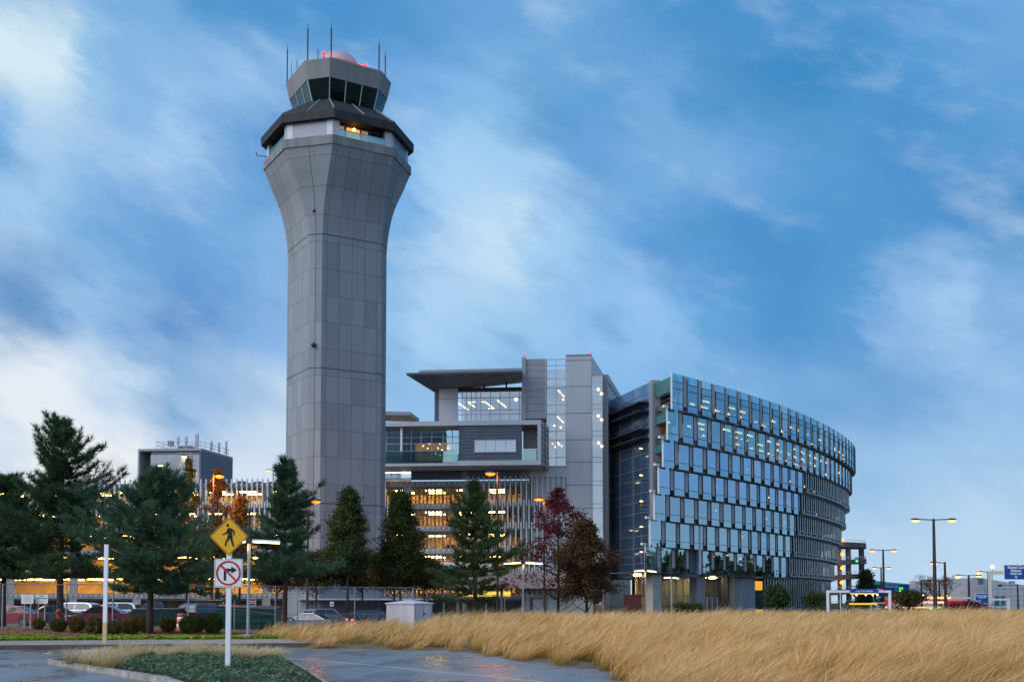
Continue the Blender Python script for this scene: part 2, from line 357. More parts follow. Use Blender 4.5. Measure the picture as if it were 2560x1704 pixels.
def tower():
    T = thing('control_tower', 'tall grey concrete control tower flaring to an eight sided glazed cab under a red dome', 'control tower', TC)
    Lw = 7.3
    tab = [(0, 5.8), (.08, 5.3), (.22, 4.5), (.33, 3.62), (.44, 2.95), (.55, 2.47), (.66, 2.1), (.8, 1.78), (.9, 1.63), (1, 1.57)]
    tt = np.array([t for t, _ in tab]); cc = np.array([c for _, c in tab]); tf = np.linspace(0, 1, 29)
    cf = np.interp(tf, tt, cc)
    for _ in range(6): cf[1:-1] = (cf[:-2] + 2 * cf[1:-1] + cf[2:]) / 4
    lv = [(-.3, Lw, 1.57)] + [(52.9 - t * 10.4, Lw, float(c)) for t, c in zip(tf[::-1], cf[::-1])]
    loft(lv).build('shaft', MT['tower_concrete'], T)
    loft([(52.9, Lw + .12, 5.86), (53.9, Lw + .12, 5.86)]).build('parapet', M('parapet_concrete', (.2, .205, .215), .8, var=.3, scale=.8, streak=True), T)
    dk = M('stained_roof', (.024, .026, .03), .7, var=.75, scale=1.3, streak=True)
    loft([(55.75, 7.35, 6.35), (56.65, 7.4, 6.4), (56.85, 7.3, 6.3)]).build('eaves', dk, T)
    loft([(56.85, 7.25, 6.2), (59.45, 5.62, 2.25)]).build('roof', dk, T)
    # seams of the skirt roof
    lo = [p + Vector((0, 0, 56.88)) for p in octo(7.27, 6.22)]; hi = [p + Vector((0, 0, 59.5)) for p in octo(5.64, 2.27)]
    for k in range(8):
        j = (k + 1) % 8
        MB().bar(lo[k], hi[k], .12).build('roof_seam', MT['grey_panel'], T)
        MB().bar((lo[k] + lo[j]) / 2, (hi[k] + hi[j]) / 2, .1).build('roof_seam', MT['grey_panel'], T)
    # balcony storey
    ring = octo(7.1, 5.6); inner = octo(6.9, 4.7)
    mb = loft([(53.6, 6.9, 4.7), (55.8, 6.9, 4.7)]); mb.build('core_wall', M('core_wall', (.10, .075, .06), .7), T)
    for k in range(8):
        a, b = ring[k], ring[(k + 1) % 8]; d = (b - a).normalized(); n = Vector((d.y, -d.x, 0)); z = Vector((0, 0, 1))
        w = (b - a).length
        for e, sgn in ((a, 1), (b, -1)):
            q = e + d * sgn * .02; MB().hexa([q + n * .02 + z * 53.85, q + d * sgn * .75 + n * .02 + z * 53.85, q + d * sgn * .75 - n * .5 + z * 53.85, q - n * .5 + z * 53.85,
                q + n * .02 + z * 55.8, q + d * sgn * .75 + n * .02 + z * 55.8, q + d * sgn * .75 - n * .5 + z * 55.8, q - n * .5 + z * 55.8]).build('corner_column', MT['light_panel'], T)
        if k % 2:                                  # chamfers carry a closed panel
            p, q = a + d * .8, b - d * .8
            MB().hexa([p + z * 53.85, q + z * 53.85, q - n * .2 + z * 53.85, p - n * .2 + z * 53.85, p + z * 55.8, q + z * 55.8, q - n * .2 + z * 55.8, p - n * .2 + z * 55.8]).build('wall_panel', MT['mid_siding'], T)
        else:
            p, q = a + d * .8, b - d * .8
            g = MB().hexa([p + z * 53.9, q + z * 53.9, q - n * .04 + z * 53.9, p - n * .04 + z * 53.9, p + z * 54.75, q + z * 54.75, q - n * .04 + z * 54.75, p - n * .04 + z * 54.75]).build('balcony_glass', MT['glass_rail'], T)
            MB().bar(p + z * 54.78, q + z * 54.78, .06).build('hand_rail', MT['galv'], g)
    # lit rooms behind the front-right balcony
    a, b = inner[0], inner[1]; d = (b - a).normalized(); n = Vector((d.y, -d.x, 0)); z = Vector((0, 0, 1))
    lit = EM('lit_window', (1, .42, .10), .8); lit2 = EM('lit_window_dim', (.6, .33, .2), .4)
    for i, (s0, s1, m) in enumerate(((.1, .75, lit), (.8, 1.5, lit2), (1.8, 3.4, lit), (3.6, 4.4, lit2), (4.7, 6.2, MT['dark_glass']))):
        p, q = a + d * s0 + n * .03, a + d * s1 + n * .03
        MB().quad(p + z * 54, q + z * 54, q + z * 55.5, p + z * 55.5).build('window', m, T)
    MB().ball(a + d * 2.6 + n * .3 + z * 55.3, .17).build('ceiling_lamp', EM('globe', (1, .5, .12), 6), T)
    # cab
    glv = [(59.45, 5.8, 2.4), (61.75, 6.0, 2.75)]
    r0 = [p + z * 59.45 for p in octo(5.5, 2.1)]; r1 = [p + z * 61.75 for p in octo(6.0, 2.75)]
    for k in range(8):
        j = (k + 1) % 8; n_ = 3 if k % 2 == 0 else 1
        for i in range(n_):
            f0, f1 = i / n_, (i + 1) / n_
            MB().quad(r0[k].lerp(r0[j], f0), r0[k].lerp(r0[j], f1), r1[k].lerp(r1[j], f1), r1[k].lerp(r1[j], f0)).build('window', MT['glass_cab'], T)
            MB().bar(r0[k].lerp(r0[j], f0), r1[k].lerp(r1[j], f0), .1).build('mullion', MT['light_panel'], T)
    loft([(59.3, 5.4, 2.0), (59.46, 5.4, 2.0)]).build('cab_floor', MT['dark_metal'], T)
    loft([(59.5, 3.6, 1.2), (60.2, 3.6, 1.2)]).build('console', MT['dark_metal'], T)
    loft([(61.7, 5.9, 2.7), (61.8, 5.9, 2.7)]).build('cab_ceiling', MT['dark_metal'], T)
    loft([(61.75, 6.06, 2.8), (63.75, 6.45, 3.1), (63.85, 6.4, 3.05)]).build('cab_parapet', M('cab_parapet', (.22, .222, .225), .6, var=.15, scale=.7, streak=True), T)
    loft([(63.85, 4.2, 2.0), (65.0, 4.0, 1.9)]).build('roof_platform', MT['concrete_dark'], T)
    rd = M('dome_shell', (.42, .36, .4), .35, var=.05)
    prof = [(2.55 * math.cos(t * math.pi / 20), 2.5 * math.sin(t * math.pi / 20)) for t in range(0, 10)] + [(.02, 2.5)]
    MB().lathe(prof, TC + z * 65.0, 28).build('dome', rd, T, smooth=True)
    rp = [p + z * 63.8 for p in octo(6.35, 3.0)]
    for px, top, thick, Y in ((718.8, 112, .07, 131.2), (770, 60, .08, 126), (828.5, 57, .08, 126), (948, 100, .08, 130), (963.5, 128, .07, 132), (743, 142, .04, 131), (729, 150, .03, 132), (795, 120, .05, 127)):
        t = P(px, top, Y); h = t.z - 63.8 if px < 780 or px > 900 else t.z - 63.8
        MB().tube([(t.x, t.y, 63.7), (t.x, t.y, t.z - h * .12), (t.x, t.y, t.z - h * .119), t], [thick, thick, thick * .4, thick * .3], 6).build('antenna', MT['dark_metal'], T)
    for px, py, Y in ((810, 134.5, 126.4), (914.5, 166, 128)):
        t = P(px, py, Y)
        s = MB().tube([(t.x, t.y, 63.7), t], .06, 6).build('beacon_post', MT['dark_metal'], T)
        MB().ball(t, .24, n=10).build('beacon', MT['red_beacon'], s)
        l = bpy.data.lights.new('beacon_glow', 'POINT'); l.energy = 70; l.color = (1, .02, .05); l.shadow_soft_size = .3
        o = bpy.data.objects.new('beacon_glow', l); col.objects.link(o); o.location = t + (Vector((TC.x, TC.y, t.z)) - t).normalized() * .35 + z * .3
    for zz in (46.2, 30.9):
        pm = (octo(Lw, 2.0)[7] + octo(Lw, 1.57)[0]) / 2; dv = (pm - TC).normalized()
        MB().ball(TC + dv * ((pm - TC).length + .05) + z * zz, .28, n=8).build('aviation_lamp', MT['dark_metal'], T)
    q = P(650, 390, 127); MB().tube([q, q + Vector((-.3, 0, 0)), q + Vector((-.5, 0, .5))], .06, 5).tube([q, q + Vector((.9, 0, -.1))], .05, 5).build('camera_bracket', MT['dark_metal'], T)
tower()
# ------------------------------------------------------------------ facade frames
class Frame:
    def __init__(s, A, e):
        s.A = Vector((A[0], A[1], 0)); s.e = Vector((e[0], e[1], 0)).normalized(); s.n = Vector((s.e.y, -s.e.x, 0))
    def pt(s, a, z, d=0): return s.A + s.e * a + s.n * d + Vector((0, 0, z))
    def sz(s, px, py, d=0):
        a, b, c = ray(px, py); r = Vector((a, b, c)); o = s.A + s.n * d - Vector((0, 0, EYE))
        t = o.dot(s.n) / r.dot(s.n); q = r * t + Vector((0, 0, EYE)); return (q - s.A).dot(s.e), q.z
    def box(s, mb, a0, a1, z0, z1, d0, d1):
        p = s.pt; lo, hi = min(d0, d1), max(d0, d1)
        return mb.hexa([p(a0, z0, hi), p(a1, z0, hi), p(a1, z0, lo), p(a0, z0, lo), p(a0, z1, hi), p(a1, z1, hi), p(a1, z1, lo), p(a0, z1, lo)])
def c3(x, y): return 940 + .2934 * x, 860 + .2934 * y
FR = Frame((7.8, 158), (1, -.079))
W3 = Vector((.21, 1, 0)).normalized()
def f3(x, y, d=0): return FR.sz(*c3(x, y), d)
def S3(x, d=0): return FR.sz(*c3(x, 1000), d)[0]
def Z3(y, d=0, x=1000): return FR.sz(*c3(x, y), d)[1]
def skewprism(a0, a1, depth, z0, z1, d=0):
    p, q = FR.pt(a0, 0, d), FR.pt(a1, 0, d)
    return MB().prism([p[:2], q[:2], (q + W3 * depth)[:2], (p + W3 * depth)[:2]], z0, z1)
def curtain(parent, a0, a1, z0, z1, d, vs, hs, glass, bar=.09, name='curtain_wall', frm=None, mm='light_panel'):
    F_ = frm or FR
    g = MB().quad(F_.pt(a0, z0, d), F_.pt(a1, z0, d), F_.pt(a1, z1, d), F_.pt(a0, z1, d)).build(name, MT[glass], parent)
    m = MB()
    for v in vs: F_.box(m, v - bar / 2, v + bar / 2, z0, z1, d + .004, d + .09)
    for h in hs: F_.box(m, a0, a1, h - bar / 2, h + bar / 2, d + .006, d + .07)
    m.build('mullion', MT[mm], g); return g
# ------------------------------------------------------------------ parking garage
def garage():
    A0, A1 = -88.0, S3(1310)
    T = thing('parking_garage', 'long concrete parking garage with white vertical fins and amber lit decks behind the tower', 'parking garage', FR.pt(-40, 0))
    zt = [19.3 - 3.2 * k for k in range(6)]            # tops of the parapet bands
    AR = S3(1622)
    for k, z in enumerate(zt):
        a1 = AR if k > 0 else A1
        m = MB(); FR.box(m, A0, a1, z - .75, z, -.3, 0)
        b = m.build('parapet', MT['concrete'], T)
        s = MB()
        x = A0 + .4
        while x < a1: FR.box(s, x, x + .2, z - .42, z - .2, 0, .16); x += .76
        s.build('fin_bracket', MT['white_steel'], b)
        if k > 0 or True:
            m = MB(); FR.box(m, A0, A1, z - 1.0, z - .75, -10, -.32); m.build('deck', MT['concrete_dark'], T)
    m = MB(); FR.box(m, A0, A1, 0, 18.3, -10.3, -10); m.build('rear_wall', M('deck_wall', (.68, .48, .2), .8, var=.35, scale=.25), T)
    m = MB(); FR.box(m, A0 - .3, A0, 0, 19.3, -15.3, 0); m.build('end_wall', MT['concrete'], T)
    m = MB(); FR.box(m, A1 + .01, A1 + .4, 0, 19.2, -15.3, -.31); m.build('end_wall', MT['concrete_dark'], T)
    # columns: measured bays on the right, then every nine metres
    cs = [(S3(235), S3(300)), (S3(735), S3(775)), (S3(1237), S3(1312))]
    x = S3(235) - 10
    while x > A0 + 1: cs.append((x - .9, x + .3)); x -= 9.6
    for a, b in cs:
        m = MB(); FR.box(m, a, min(b, A1), 0, 18.5, -.34, -.04) if b < A1 - .2 else FR.box(m, a, A1, 0, 18.5, -.34, -.04)
        m.build('column', MT['concrete'], T)
    # luminous tubes under each deck, and dim car shapes are the parked cars' own business
    r = random.Random(3)
    for k in range(5):
        z = zt[k] - 1.02; x = A0 + 3
        while x < A1 - 2:
            for dd in (-2.6, -6.2):
                if r.random() < .88:
                    m = MB(); FR.box(m, x, x + 2.3, z - .12, z, dd - .12, dd + .12); m.build('tube_lamp', MT['warm_light'], T)
            x += 4.6
    # window mullions inside the middle bays
    for k in range(5):
        for a0, a1, n in ((S3(302), S3(733), 13), (S3(777), S3(1236), 11), (S3(-100), S3(233), 9)):
            m = MB()
            for i in range(1, n):
                a = a0 + (a1 - a0) * i / n; w = .13 if i % 2 else .3
                FR.box(m, a - w / 2, a + w / 2, zt[k + 1], zt[k] - .76, -.6, -.36)
            m.build('bay_mullion', MT['concrete_dark'], T)
    # white fins: two staggered rows per storey pair; the hundred largest are parts, the rest one part
    fins = []
    for k in range(5):
        off = .38 * (k % 2)
        x = S3(785) + off
        while x < AR - .1: fins.append((0, k, x)); x += .76
        x = S3(40) + off
        for j in range(2): fins.append((1, k, x)); x += .76
        if k < 2:
            x = -28 - off
            while x > A0: fins.append((2, k, x)); x -= .76
    fins.sort(key=lambda t: (t[0], t[1]))
    rest = MB()
    for i, (_, k, x) in enumerate(fins):
        m = MB() if i < 99 else rest
        z0 = zt[k + 1] - .45; z1 = zt[k] + (.55 if k == 0 else .45)
        FR.box(m, x - .09, x + .09, z0, z1, .17, .42)
        if i < 99: m.build('fin', MT['white_steel'], T)
    o = rest.build('fin', MT['white_steel'], T); o['kind'] = 'stuff'
    # white infill wall at the right-hand end
    m = MB(); FR.box(m, A1 + .42, AR, 0, Z3(1050), -.5, -.32); m.build('infill_wall', MT['light_panel'], T)
    # white podium rail and pink lower wall
    m = MB(); FR.box(m, S3(-60), S3(1000), FR.sz(1200, 1424)[1], FR.sz(1200, 1406)[1], .5, 3); m.build('podium_band', MT['white_paint'], T)
    m = MB(); FR.box(m, S3(300), S3(1615), FR.sz(1200, 1471)[1], FR.sz(1200, 1432)[1], .6, 2.6); m.build('podium_wall', M('pink_stucco', (.42, .31, .29), .8), T)
    for s in range(12):
        a = S3(330) + s * 6.2
        if a > S3(1600): break
        m = MB(); FR.box(m, a, a + .4, 0, FR.sz(1200, 1471)[1], .7, 1.1); m.build('podium_column', MT['concrete_dark'], T)
    m = MB(); FR.box(m, S3(700), S3(1150), FR.sz(1200, 1490)[1], FR.sz(1200, 1478)[1], .45, .5); m.build('lit_doorway', EM('lit_doorway', (1, .66, .12), .8), T)
garage()
def penthouse():
    F2 = Frame(FR.pt(0, 0, -12)[:2], FR.e[:2])
    def q(x, y): return F2.sz(320 + .1698 * x, 1060 + .1698 * y)
    a0, zb = q(140, 785); a1, z1 = q(1080, 352); z0 = 19.6
    T = thing('stair_penthouse', 'blue grey box with roof railing and antennas standing on the garage roof', 'penthouse', F2.pt((a0 + a1) / 2, 19.3))
    w = Vector((.2, 1, 0))
    def pr(a, b, za, zb_, m, nm, d0=0, dep=11):
        p, r = F2.pt(a, 0, d0), F2.pt(b, 0, d0)
        return MB().prism([p[:2], r[:2], (r + w * dep)[:2], (p + w * dep)[:2]], za, zb_).build(nm, MT[m], T)
    fr = 'dark_siding'
    pr(a0, a0 + .25, 20.2, z1, 'grey_panel', 'end_frame'); pr(a0 + .25, a1, z1 - .35, z1, 'grey_panel', 'roof_slab')
    pr(a1 - .3, a1, z0, z1 - .35, 'dark_siding', 'side_wall')
    x1, x2, x3 = q(165, 500)[0], q(265, 500)[0], q(325, 500)[0]
    pr(a0 + .26, x3, z0, z1 - .36, 'dark_siding', 'recess_wall', -2.5, 8)
    m = MB(); F2.box(m, x2, x3 - .02, z0, q(300, 480)[1], -2.45, -1.8); m.build('wood_panel', M('tan_panel', (.34, .24, .12), .7), T)
    m = MB(); F2.box(m, x3, a1 - .31, z0, q(600, 445)[1], -1, -.25); m.build('front_wall', M('white_stucco', (.44, .44, .46), .8, var=.06), T)
    m = MB(); F2.box(m, x3, a1 - .31, q(600, 443)[1], z1 - .36, -1.1, -.6); m.build('clerestory', MT['mid_siding'], T)
    m = MB(); F2.box(m, q(868, 500)[0], q(940, 500)[0], q(900, 555)[1], q(900, 455)[1], -.24, -.2); m.build('door', MT['mid_siding'], T)
    for (x, y) in ((480, 595), (828, 468), (935, 695)):
        a, z = q(x, y); m = MB(); F2.box(m, a - .25, a + .25, z - .08, z + .12, -.24, .25)
        o = m.build('wall_lamp', MT['dark_metal'], T); m = MB(); F2.box(m, a - .22, a + .22, z - .14, z - .085, -.2, .22); m.build('lens', EM('lamp_lens', (1, .75, .4), 22), o)
    m = MB(); a, z = q(545, 740); b, zz = q(720, 510)
    m.bar(F2.pt(a, z, .1), F2.pt(b, zz, .1), .08).bar(F2.pt(a, z + .9, .1), F2.pt(b, zz + .9, .1), .06).bar(F2.pt(b, zz, .1), F2.pt(b + 2.5, zz, .1), .08).bar(F2.pt(b, zz + .9, .1), F2.pt(b + 2.5, zz + .9, .1), .06)
    m.build('outside_stair', MT['galv'], T)
    # roof rail
    m = MB(); r0, r1 = q(395, 350)[0], q(1040, 350)[0]; back = F2.pt(r1, 0, -.5) + w * 10
    for zz in (.6, 1.15):
        m.bar(F2.pt(r0, z1 + zz, -.6), F2.pt(r1, z1 + zz, -.6), .05); m.bar(F2.pt(r1, z1 + zz, -.6), back + Vector((0, 0, z1 + zz)), .05); m.bar(F2.pt(r0, z1 + zz, -.6), F2.pt(r0, z1 + zz, -.6) + w * 10, .05)
    for i in range(7): m.bar(F2.pt(r0 + (r1 - r0) * i / 6, z1, -.6), F2.pt(r0 + (r1 - r0) * i / 6, z1 + 1.15, -.6), .05)
    for i in range(1, 7): t = F2.pt(r1, z1, -.6).lerp(back + Vector((0, 0, z1)), i / 6); m.bar(t, t + Vector((0, 0, 1.15)), .05)
    m.build('roof_railing', MT['galv'], T)
    for x, y0, y1, wd in ((703, 172, 280, .34), (822, 172, 280, .34), (980, 132, 326, .5)):
        a, zt_ = q(x, y0); zb_ = q(x, y1)[1]; m = MB(); F2.box(m, a - wd / 2, a + wd / 2, zb_, zt_, -1.2, -.9); F2.box(m, a - .06, a + .06, z1, zb_, -1.1, -1); F2.box(m, a + .1, a + .13, zt_, zt_ + .4, -1.1, -1.07); m.build('antenna', MT['galv'], T)
    for i, (x, y0) in enumerate(((1250, 250), (1315, 272), (1420, 250))):
        b = F2.pt(r1, 0, -.7) + w * (3.8 + 2.6 * i); zt_ = P(320 + .1698 * x, 1060 + .1698 * y0, b.y).z
        m = MB().box(b.x - .14, b.y - .14, z1 + .3, b.x + .14, b.y + .14, zt_); m.box(b.x - .04, b.y - .04, z1, b.x + .04, b.y + .04, z1 + .3); m.build('antenna', MT['galv'], T)
    a, z = q(595, 232); m = MB(); F2.box(m, a - .45, a + .45, z - .8, z, -1.2, -.8); F2.box(m, a - .05, a + .05, z1, z - .8, -1.05, -.95); m.build('antenna_panel', MT['concrete'], T)
    a, z = q(785, 300); m = MB(); F2.box(m, a - 1.1, a + 1.1, z1, z, -3, -1.4); m.build('vent_unit', MT['mid_siding'], T)
penthouse()
# ------------------------------------------------------------------ office block
def office():
    T = thing('office_block', 'grey panelled office block with stair shaft, boxed balcony storey and wide flat canopy roof', 'office building', FR.pt(-8, 19.3))
    def bx(name, mat, x0, x1, y0, y1, d0, d1, parent=None, dm=None):
        dm = max(d0, d1) if dm is None else dm
        a0, a1 = S3(x0, dm), S3(x1, dm); z1, z0 = Z3(y0, dm), Z3(y1, dm)
        m = MB(); FR.box(m, a0, a1, z0, z1, d0, d1); return m.build(name, MT[mat], parent or T)
    def hgrooves(x0, x1, ys, d, parent, w=.05, mat='joint'):
        for y in ys: z = Z3(y, d); m = MB(); FR.box(m, S3(x0, d), S3(x1, d), z - w / 2, z + w / 2, d - .02, d + .012); m.build('panel_joint', MT[mat], parent)
    # stair shaft, full height
    aL, aR = S3(1622), S3(1838); zT = Z3(108)
    sh = skewprism(aL, aR, 14, 0, zT).build('stair_shaft', MT['light_panel'], T)
    hgrooves(1622, 1838, (150, 370, 597, 822, 1010, 1205, 1400, 1540), 0, sh, .07)
    m = MB(); FR.box(m, aL - .05, aR + .05, zT, zT + .12, -1, .1); m.build('coping', MT['grey_panel'], sh)
    # glazed slot right of the shaft
    b0, b1 = S3(1840), S3(1934); zs = Z3(281)
    room = MT['white_paint']
    skewprism(b0, b1 + .9, 13.5, 0, zs - .1, -4).build('slot_room_wall', M('room_wall', (.55, .52, .48), .8, var=.1), T)
    curtain(T, b0, b1, .2, zs, -.15, [b0 + .05, b1 - .05], [Z3(y) for y in (283, 523, 562, 748, 788, 970, 1010, 1170, 1205, 1362, 1400)], 'glass_clear')
    m = MB(); FR.box(m, b0, b1, zs, zs + .25, -5, -.1); m.build('slot_roof', MT['grey_panel'], T)
    for y in (398, 435, 622, 655, 850, 878):
        z = Z3(y); MB().ball(FR.pt(S3(1897 if y in (398, 622, 850) else 1924, -3), Z3(y, -2.5), -2.5), .24, n=8).build('pendant_lamp', EM('pendant', (1, .66, .3), 3), T)
    # pilaster and receding blue wing
    p0, p1 = S3(1937), S3(1972); zp = Z3(258)
    pl = skewprism(p0, p1 + .15, 30, 0, zp, -1.2).build('rear_wing', MT['mid_siding'], T)
    m = MB()
    q0 = FR.pt(p1 + .15, 0, -1.2)
    for k in range(11): z = zp - 1.2 - k * 3.2; m.bar(q0 + W3 * .2 + FR.e * .04 + Vector((0, 0, z)), q0 + W3 * 29 + FR.e * .04 + Vector((0, 0, z)), .08)
    m.build('panel_joint', MT['joint'], pl)
    # glazed strip left of the shaft
    g0, g1 = S3(1450), aL; zg = Z3(132)
    hs = [Z3(y) for y in (188, 298, 375, 523, 600, 745, 820, 968)]
    zb = Z3(1045)
    curtain(T, g0, g1, zb, zg, -.3, [g0 + .06, (g0 + g1) / 2, g1 - .06], hs + [zb + .05, zg - .05], 'glass_clear')
    m = MB(); FR.box(m, g0, g1, zb, zg - .1, -7.2, -7); m.build('strip_room_wall', M('room_wall_warm', (.42, .40, .38), .8), T)
    for y in (375, 600, 820):
        z = Z3(y)
        m = MB(); FR.box(m, g0 + .02, g1 - .02, z - .12, z + .35, -7, -.45); m.build('floor_slab', MT['concrete'], T)
        for k, (u0, u1) in enumerate(((.8, 1.9), (2.1, 3.2), (4.2, 5.0), (5.3, 6.2))):
            if y == 820 and k % 2: continue
            o = FR.pt(g0 + 1.45 + (.12 if y == 375 else 0), z - .2, -.4)
            MB().bar(o + W3 * u0, o + W3 * u1, .13).build('tube_lamp', MT['office_light'], T)
    for x, y in ((1505, 850), (1530, 880), (1560, 860), (1590, 835), (1520, 700), (1575, 715), (1596, 480)):
        MB().ball(FR.pt(S3(x, -3), Z3(y, -3), -3), .16, n=8).build('pendant_lamp', EM('pendant_small', (1, .68, .32), 3), T)
    # ribbed siding panel and pilaster
    s0, s1 = S3(1276), g0
    m = MB(); FR.box(m, s0, s1, Z3(665), zg, -.6, -.1); sd = m.build('siding_wall', MT['joint'], T)
    ys = [132, 182, 237, 297, 343, 400, 460, 517, 573, 640]
    m = MB()
    for i in range(len(ys) - 1): FR.box(m, s0, s1 - .12, Z3(ys[i + 1]) + .04, Z3(ys[i]), -.1, 0)
    m.build('siding_board', MT['grey_panel'], sd)
    m = MB(); FR.box(m, s1 - .12, s1, Z3(640), zg, -.1, .08); m.build('corner_trim', MT['light_panel'], sd)
    pi = bx('pilaster', 'grey_panel', 1243, 1276, 116, 645, -.6, .25)
    for x, y in ((1262, 84), (1829, 68)):
        a, z = f3(x, y, -.3); zz = Z3(112, -.3)
        o = MB().tube([FR.pt(a, zz, -.3), FR.pt(a, z - .1, -.3)], .05, 6).build('beacon_post', MT['dark_metal'], T)
        MB().ball(FR.pt(a, z, -.3), .17, n=8).build('beacon', MT['red_beacon'], o)
    # block behind shaft (roof mass)
    m = MB(); FR.box(m, s0, aL - .01, 19.4, zg - .2, -14, -7.21); m.build('rear_block', MT['grey_panel'], T)
    # upper room under the canopy
    a0 = S3(535, -1); a1 = S3(1240, -1); zf = Z3(655, -1)
    wl = bx('upper_wall', 'light_panel', 535, 695, 362, 655, -1.4, -1)
    hgrooves(537, 693, (460,), -1, wl)
    bx('upper_return', 'dark_siding', 497, 534, 358, 655, -5, -1.3, dm=-1.3)
    w0, w1 = S3(695, -1.3), S3(1240, -1.3)
    curtain(T, w0, w1, zf, Z3(403, -1.3), -1.3, [S3(x, -1.3) for x in (733, 770, 812, 852, 892, 975, 1058, 1140, 1222)], [Z3(y, -1.3) for y in (455, 560, 595)], 'glass_clear')
    bx('window_head', 'dark_metal', 697, 1240, 368, 404, -2.2, -1.25, dm=-1.25)
    m = MB(); FR.box(m, w0, w1, zf, Z3(368, -1.3) - .3, -8.2, -8); m.build('upper_room_wall', M('dim_room', (.20, .19, .18), .8), T)
    m = MB(); FR.box(m, w0, w1, Z3(404, -1.3) + .1, Z3(404, -1.3) + .3, -8, -1.4); m.build('upper_ceiling', MT['concrete'], T)
    for (xa, ya, xb, yb) in ((697, 500, 790, 562), (785, 495, 842, 535), (845, 492, 785, 494), (925, 488, 1005, 548), (1035, 477, 1110, 538), (900, 492, 930, 492), (960, 548, 1000, 548)):
        pa, pb = FR.pt(*f3(xa, ya, -3.5), -3.5), FR.pt(*f3(xb, yb, -5), -5)
        MB().bar(pa, pb, .14).build('tube_lamp', MT['office_light'], T)
    MB().ball(FR.pt(*f3(1193, 470, -3), -3), .3, n=8).build('pendant_lamp', EM('pendant_big', (1, .7, .35), 2.5), T)
    # canopy
    pts = [((258, 262), 5.5), ((1240, 241), 5.5), ((1240, 330), -4.0), ((500, 412), -2.5)]
    V = [FR.pt(*f3(*p, d), d) for p, d in pts]
    th = Vector((0, 0, .28))
    m = MB(); m.hexa([V[0], V[1], V[2], V[3]] + [q + th for q in V]); can = m.build('canopy_roof', M('canopy_soffit', (.10, .105, .12), .45, .3, var=.15), T)
    m = MB(); a_, b_ = FR.pt(*f3(365, 236, 3.2), 3.2), FR.pt(*f3(1240, 216, 3.2), 3.2)
    m.hexa([a_ - th * 2.2, b_ - th * 2.2, b_ - FR.n * 6 - th * 2.2, a_ - FR.n * 6 - th * 2.2, a_ + th * .8, b_ + th * .8, b_ - FR.n * 6 + th * .8, a_ - FR.n * 6 + th * .8]); m.build('roof_edge', MT['grey_panel'], can)
    for x0, y0, x1, y1 in ((437, 262, 565, 352), (600, 258, 735, 345), (772, 254, 845, 330), (940, 252, 1010, 322), (1108, 250, 1180, 318)):
        p_ = FR.pt(*f3(x0, y0, 5.2), 5.2); q_ = FR.pt(*f3(x1, y1, -2.2), -2.2); m = MB().bar(p_ + Vector((0, 0, -.1)), q_ + Vector((0, 0, -.1)), .12); m.build('soffit_rib', MT['grey_panel'], can)
    for x in (790, 920, 1110):
        a = S3(x, -1.6); m = MB(); FR.box(m, a - .12, a + .12, Z3(368, -1.6), Z3(325, -1.6) + .6, -1.8, -1.5); m.build('roof_post', MT['dark_metal'], T)
    # boxed storey, 6 m proud
    D = 6.0
    XL = S3(-120, D); XR = S3(1405, D); zt_, ztb, zbt, zb_ = Z3(653, D, 700), Z3(692, D, 700), Z3(992, D, 700), Z3(1033, D, 700)
    def bb(name, mat, a0, a1, z0, z1, d0, d1, par=None): m = MB(); FR.box(m, a0, a1, z0, z1, d0, d1); return m.build(name, MT[mat], par or T)
    bb('box_roof', 'light_panel', XL, XR, ztb, zt_, -.2, D); fl = bb('box_floor', 'light_panel', XL, XR, zb_, zbt, -.2, D)
    bb('box_post', 'light_panel', S3(1376, D), XR, zbt, ztb, D - .5, D)
    # skew end wall of the box
    q = FR.pt(XR, 0, D); m = MB().prism([q[:2], (q + FR.e * .02)[:2], (q + FR.e * .02 + W3 * 6.3)[:2], (q + W3 * 6.3)[:2]], zb_, zt_); ew = m.build('box_end_wall', MT['grey_panel'], T)
    m = MB(); q2 = q + FR.e * .035
    for k in range(1, 8): z = zb_ + (zt_ - zb_) * k / 8; m.bar(q2 + W3 * .1 + Vector((0, 0, z)), q2 + W3 * 6.2 + Vector((0, 0, z)), .05)
    m.bar(q2 + W3 * 3 + Vector((0, 0, zb_)), q2 + W3 * 3 + Vector((0, 0, zt_)), .1); m.build('panel_joint', MT['joint'], ew)
    c0, c1 = S3(705, D - .3), S3(1240, D - .3)
    h0, h1, k0, k1 = S3(842, D - .3), S3(1191, D - .3), Z3(917, D - .3), Z3(817, D - .3)
    sw = bb('box_siding', 'joint', c0 + .05, c1 - .05, zbt, ztb, D - 2, D - .36)
    n = 11; m = MB()
    for i in range(n):
        z0 = zbt + (ztb - zbt) * i / n; z1 = zbt + (ztb - zbt) * (i + 1) / n - .045
        if z1 < k0 or z0 > k1: FR.box(m, c0, c1, z0, z1, D - .35, D - .25)
        else:
            FR.box(m, c0, h0, z0, z1, D - .35, D - .25); FR.box(m, h1, c1, z0, z1, D - .35, D - .25)
            if z0 < k0: FR.box(m, h0, h1, z0, k0, D - .35, D - .25)
            if z1 > k1: FR.box(m, h0, h1, k1, z1, D - .35, D - .25)
    m.build('siding_board', MT['dark_siding'], sw)
    wn = curtain(T, h0, h1, k0, k1, D - .3, [S3(x, D) for x in (930, 1016, 1102)], [], 'glass_clear', .07, 'ribbon_window')
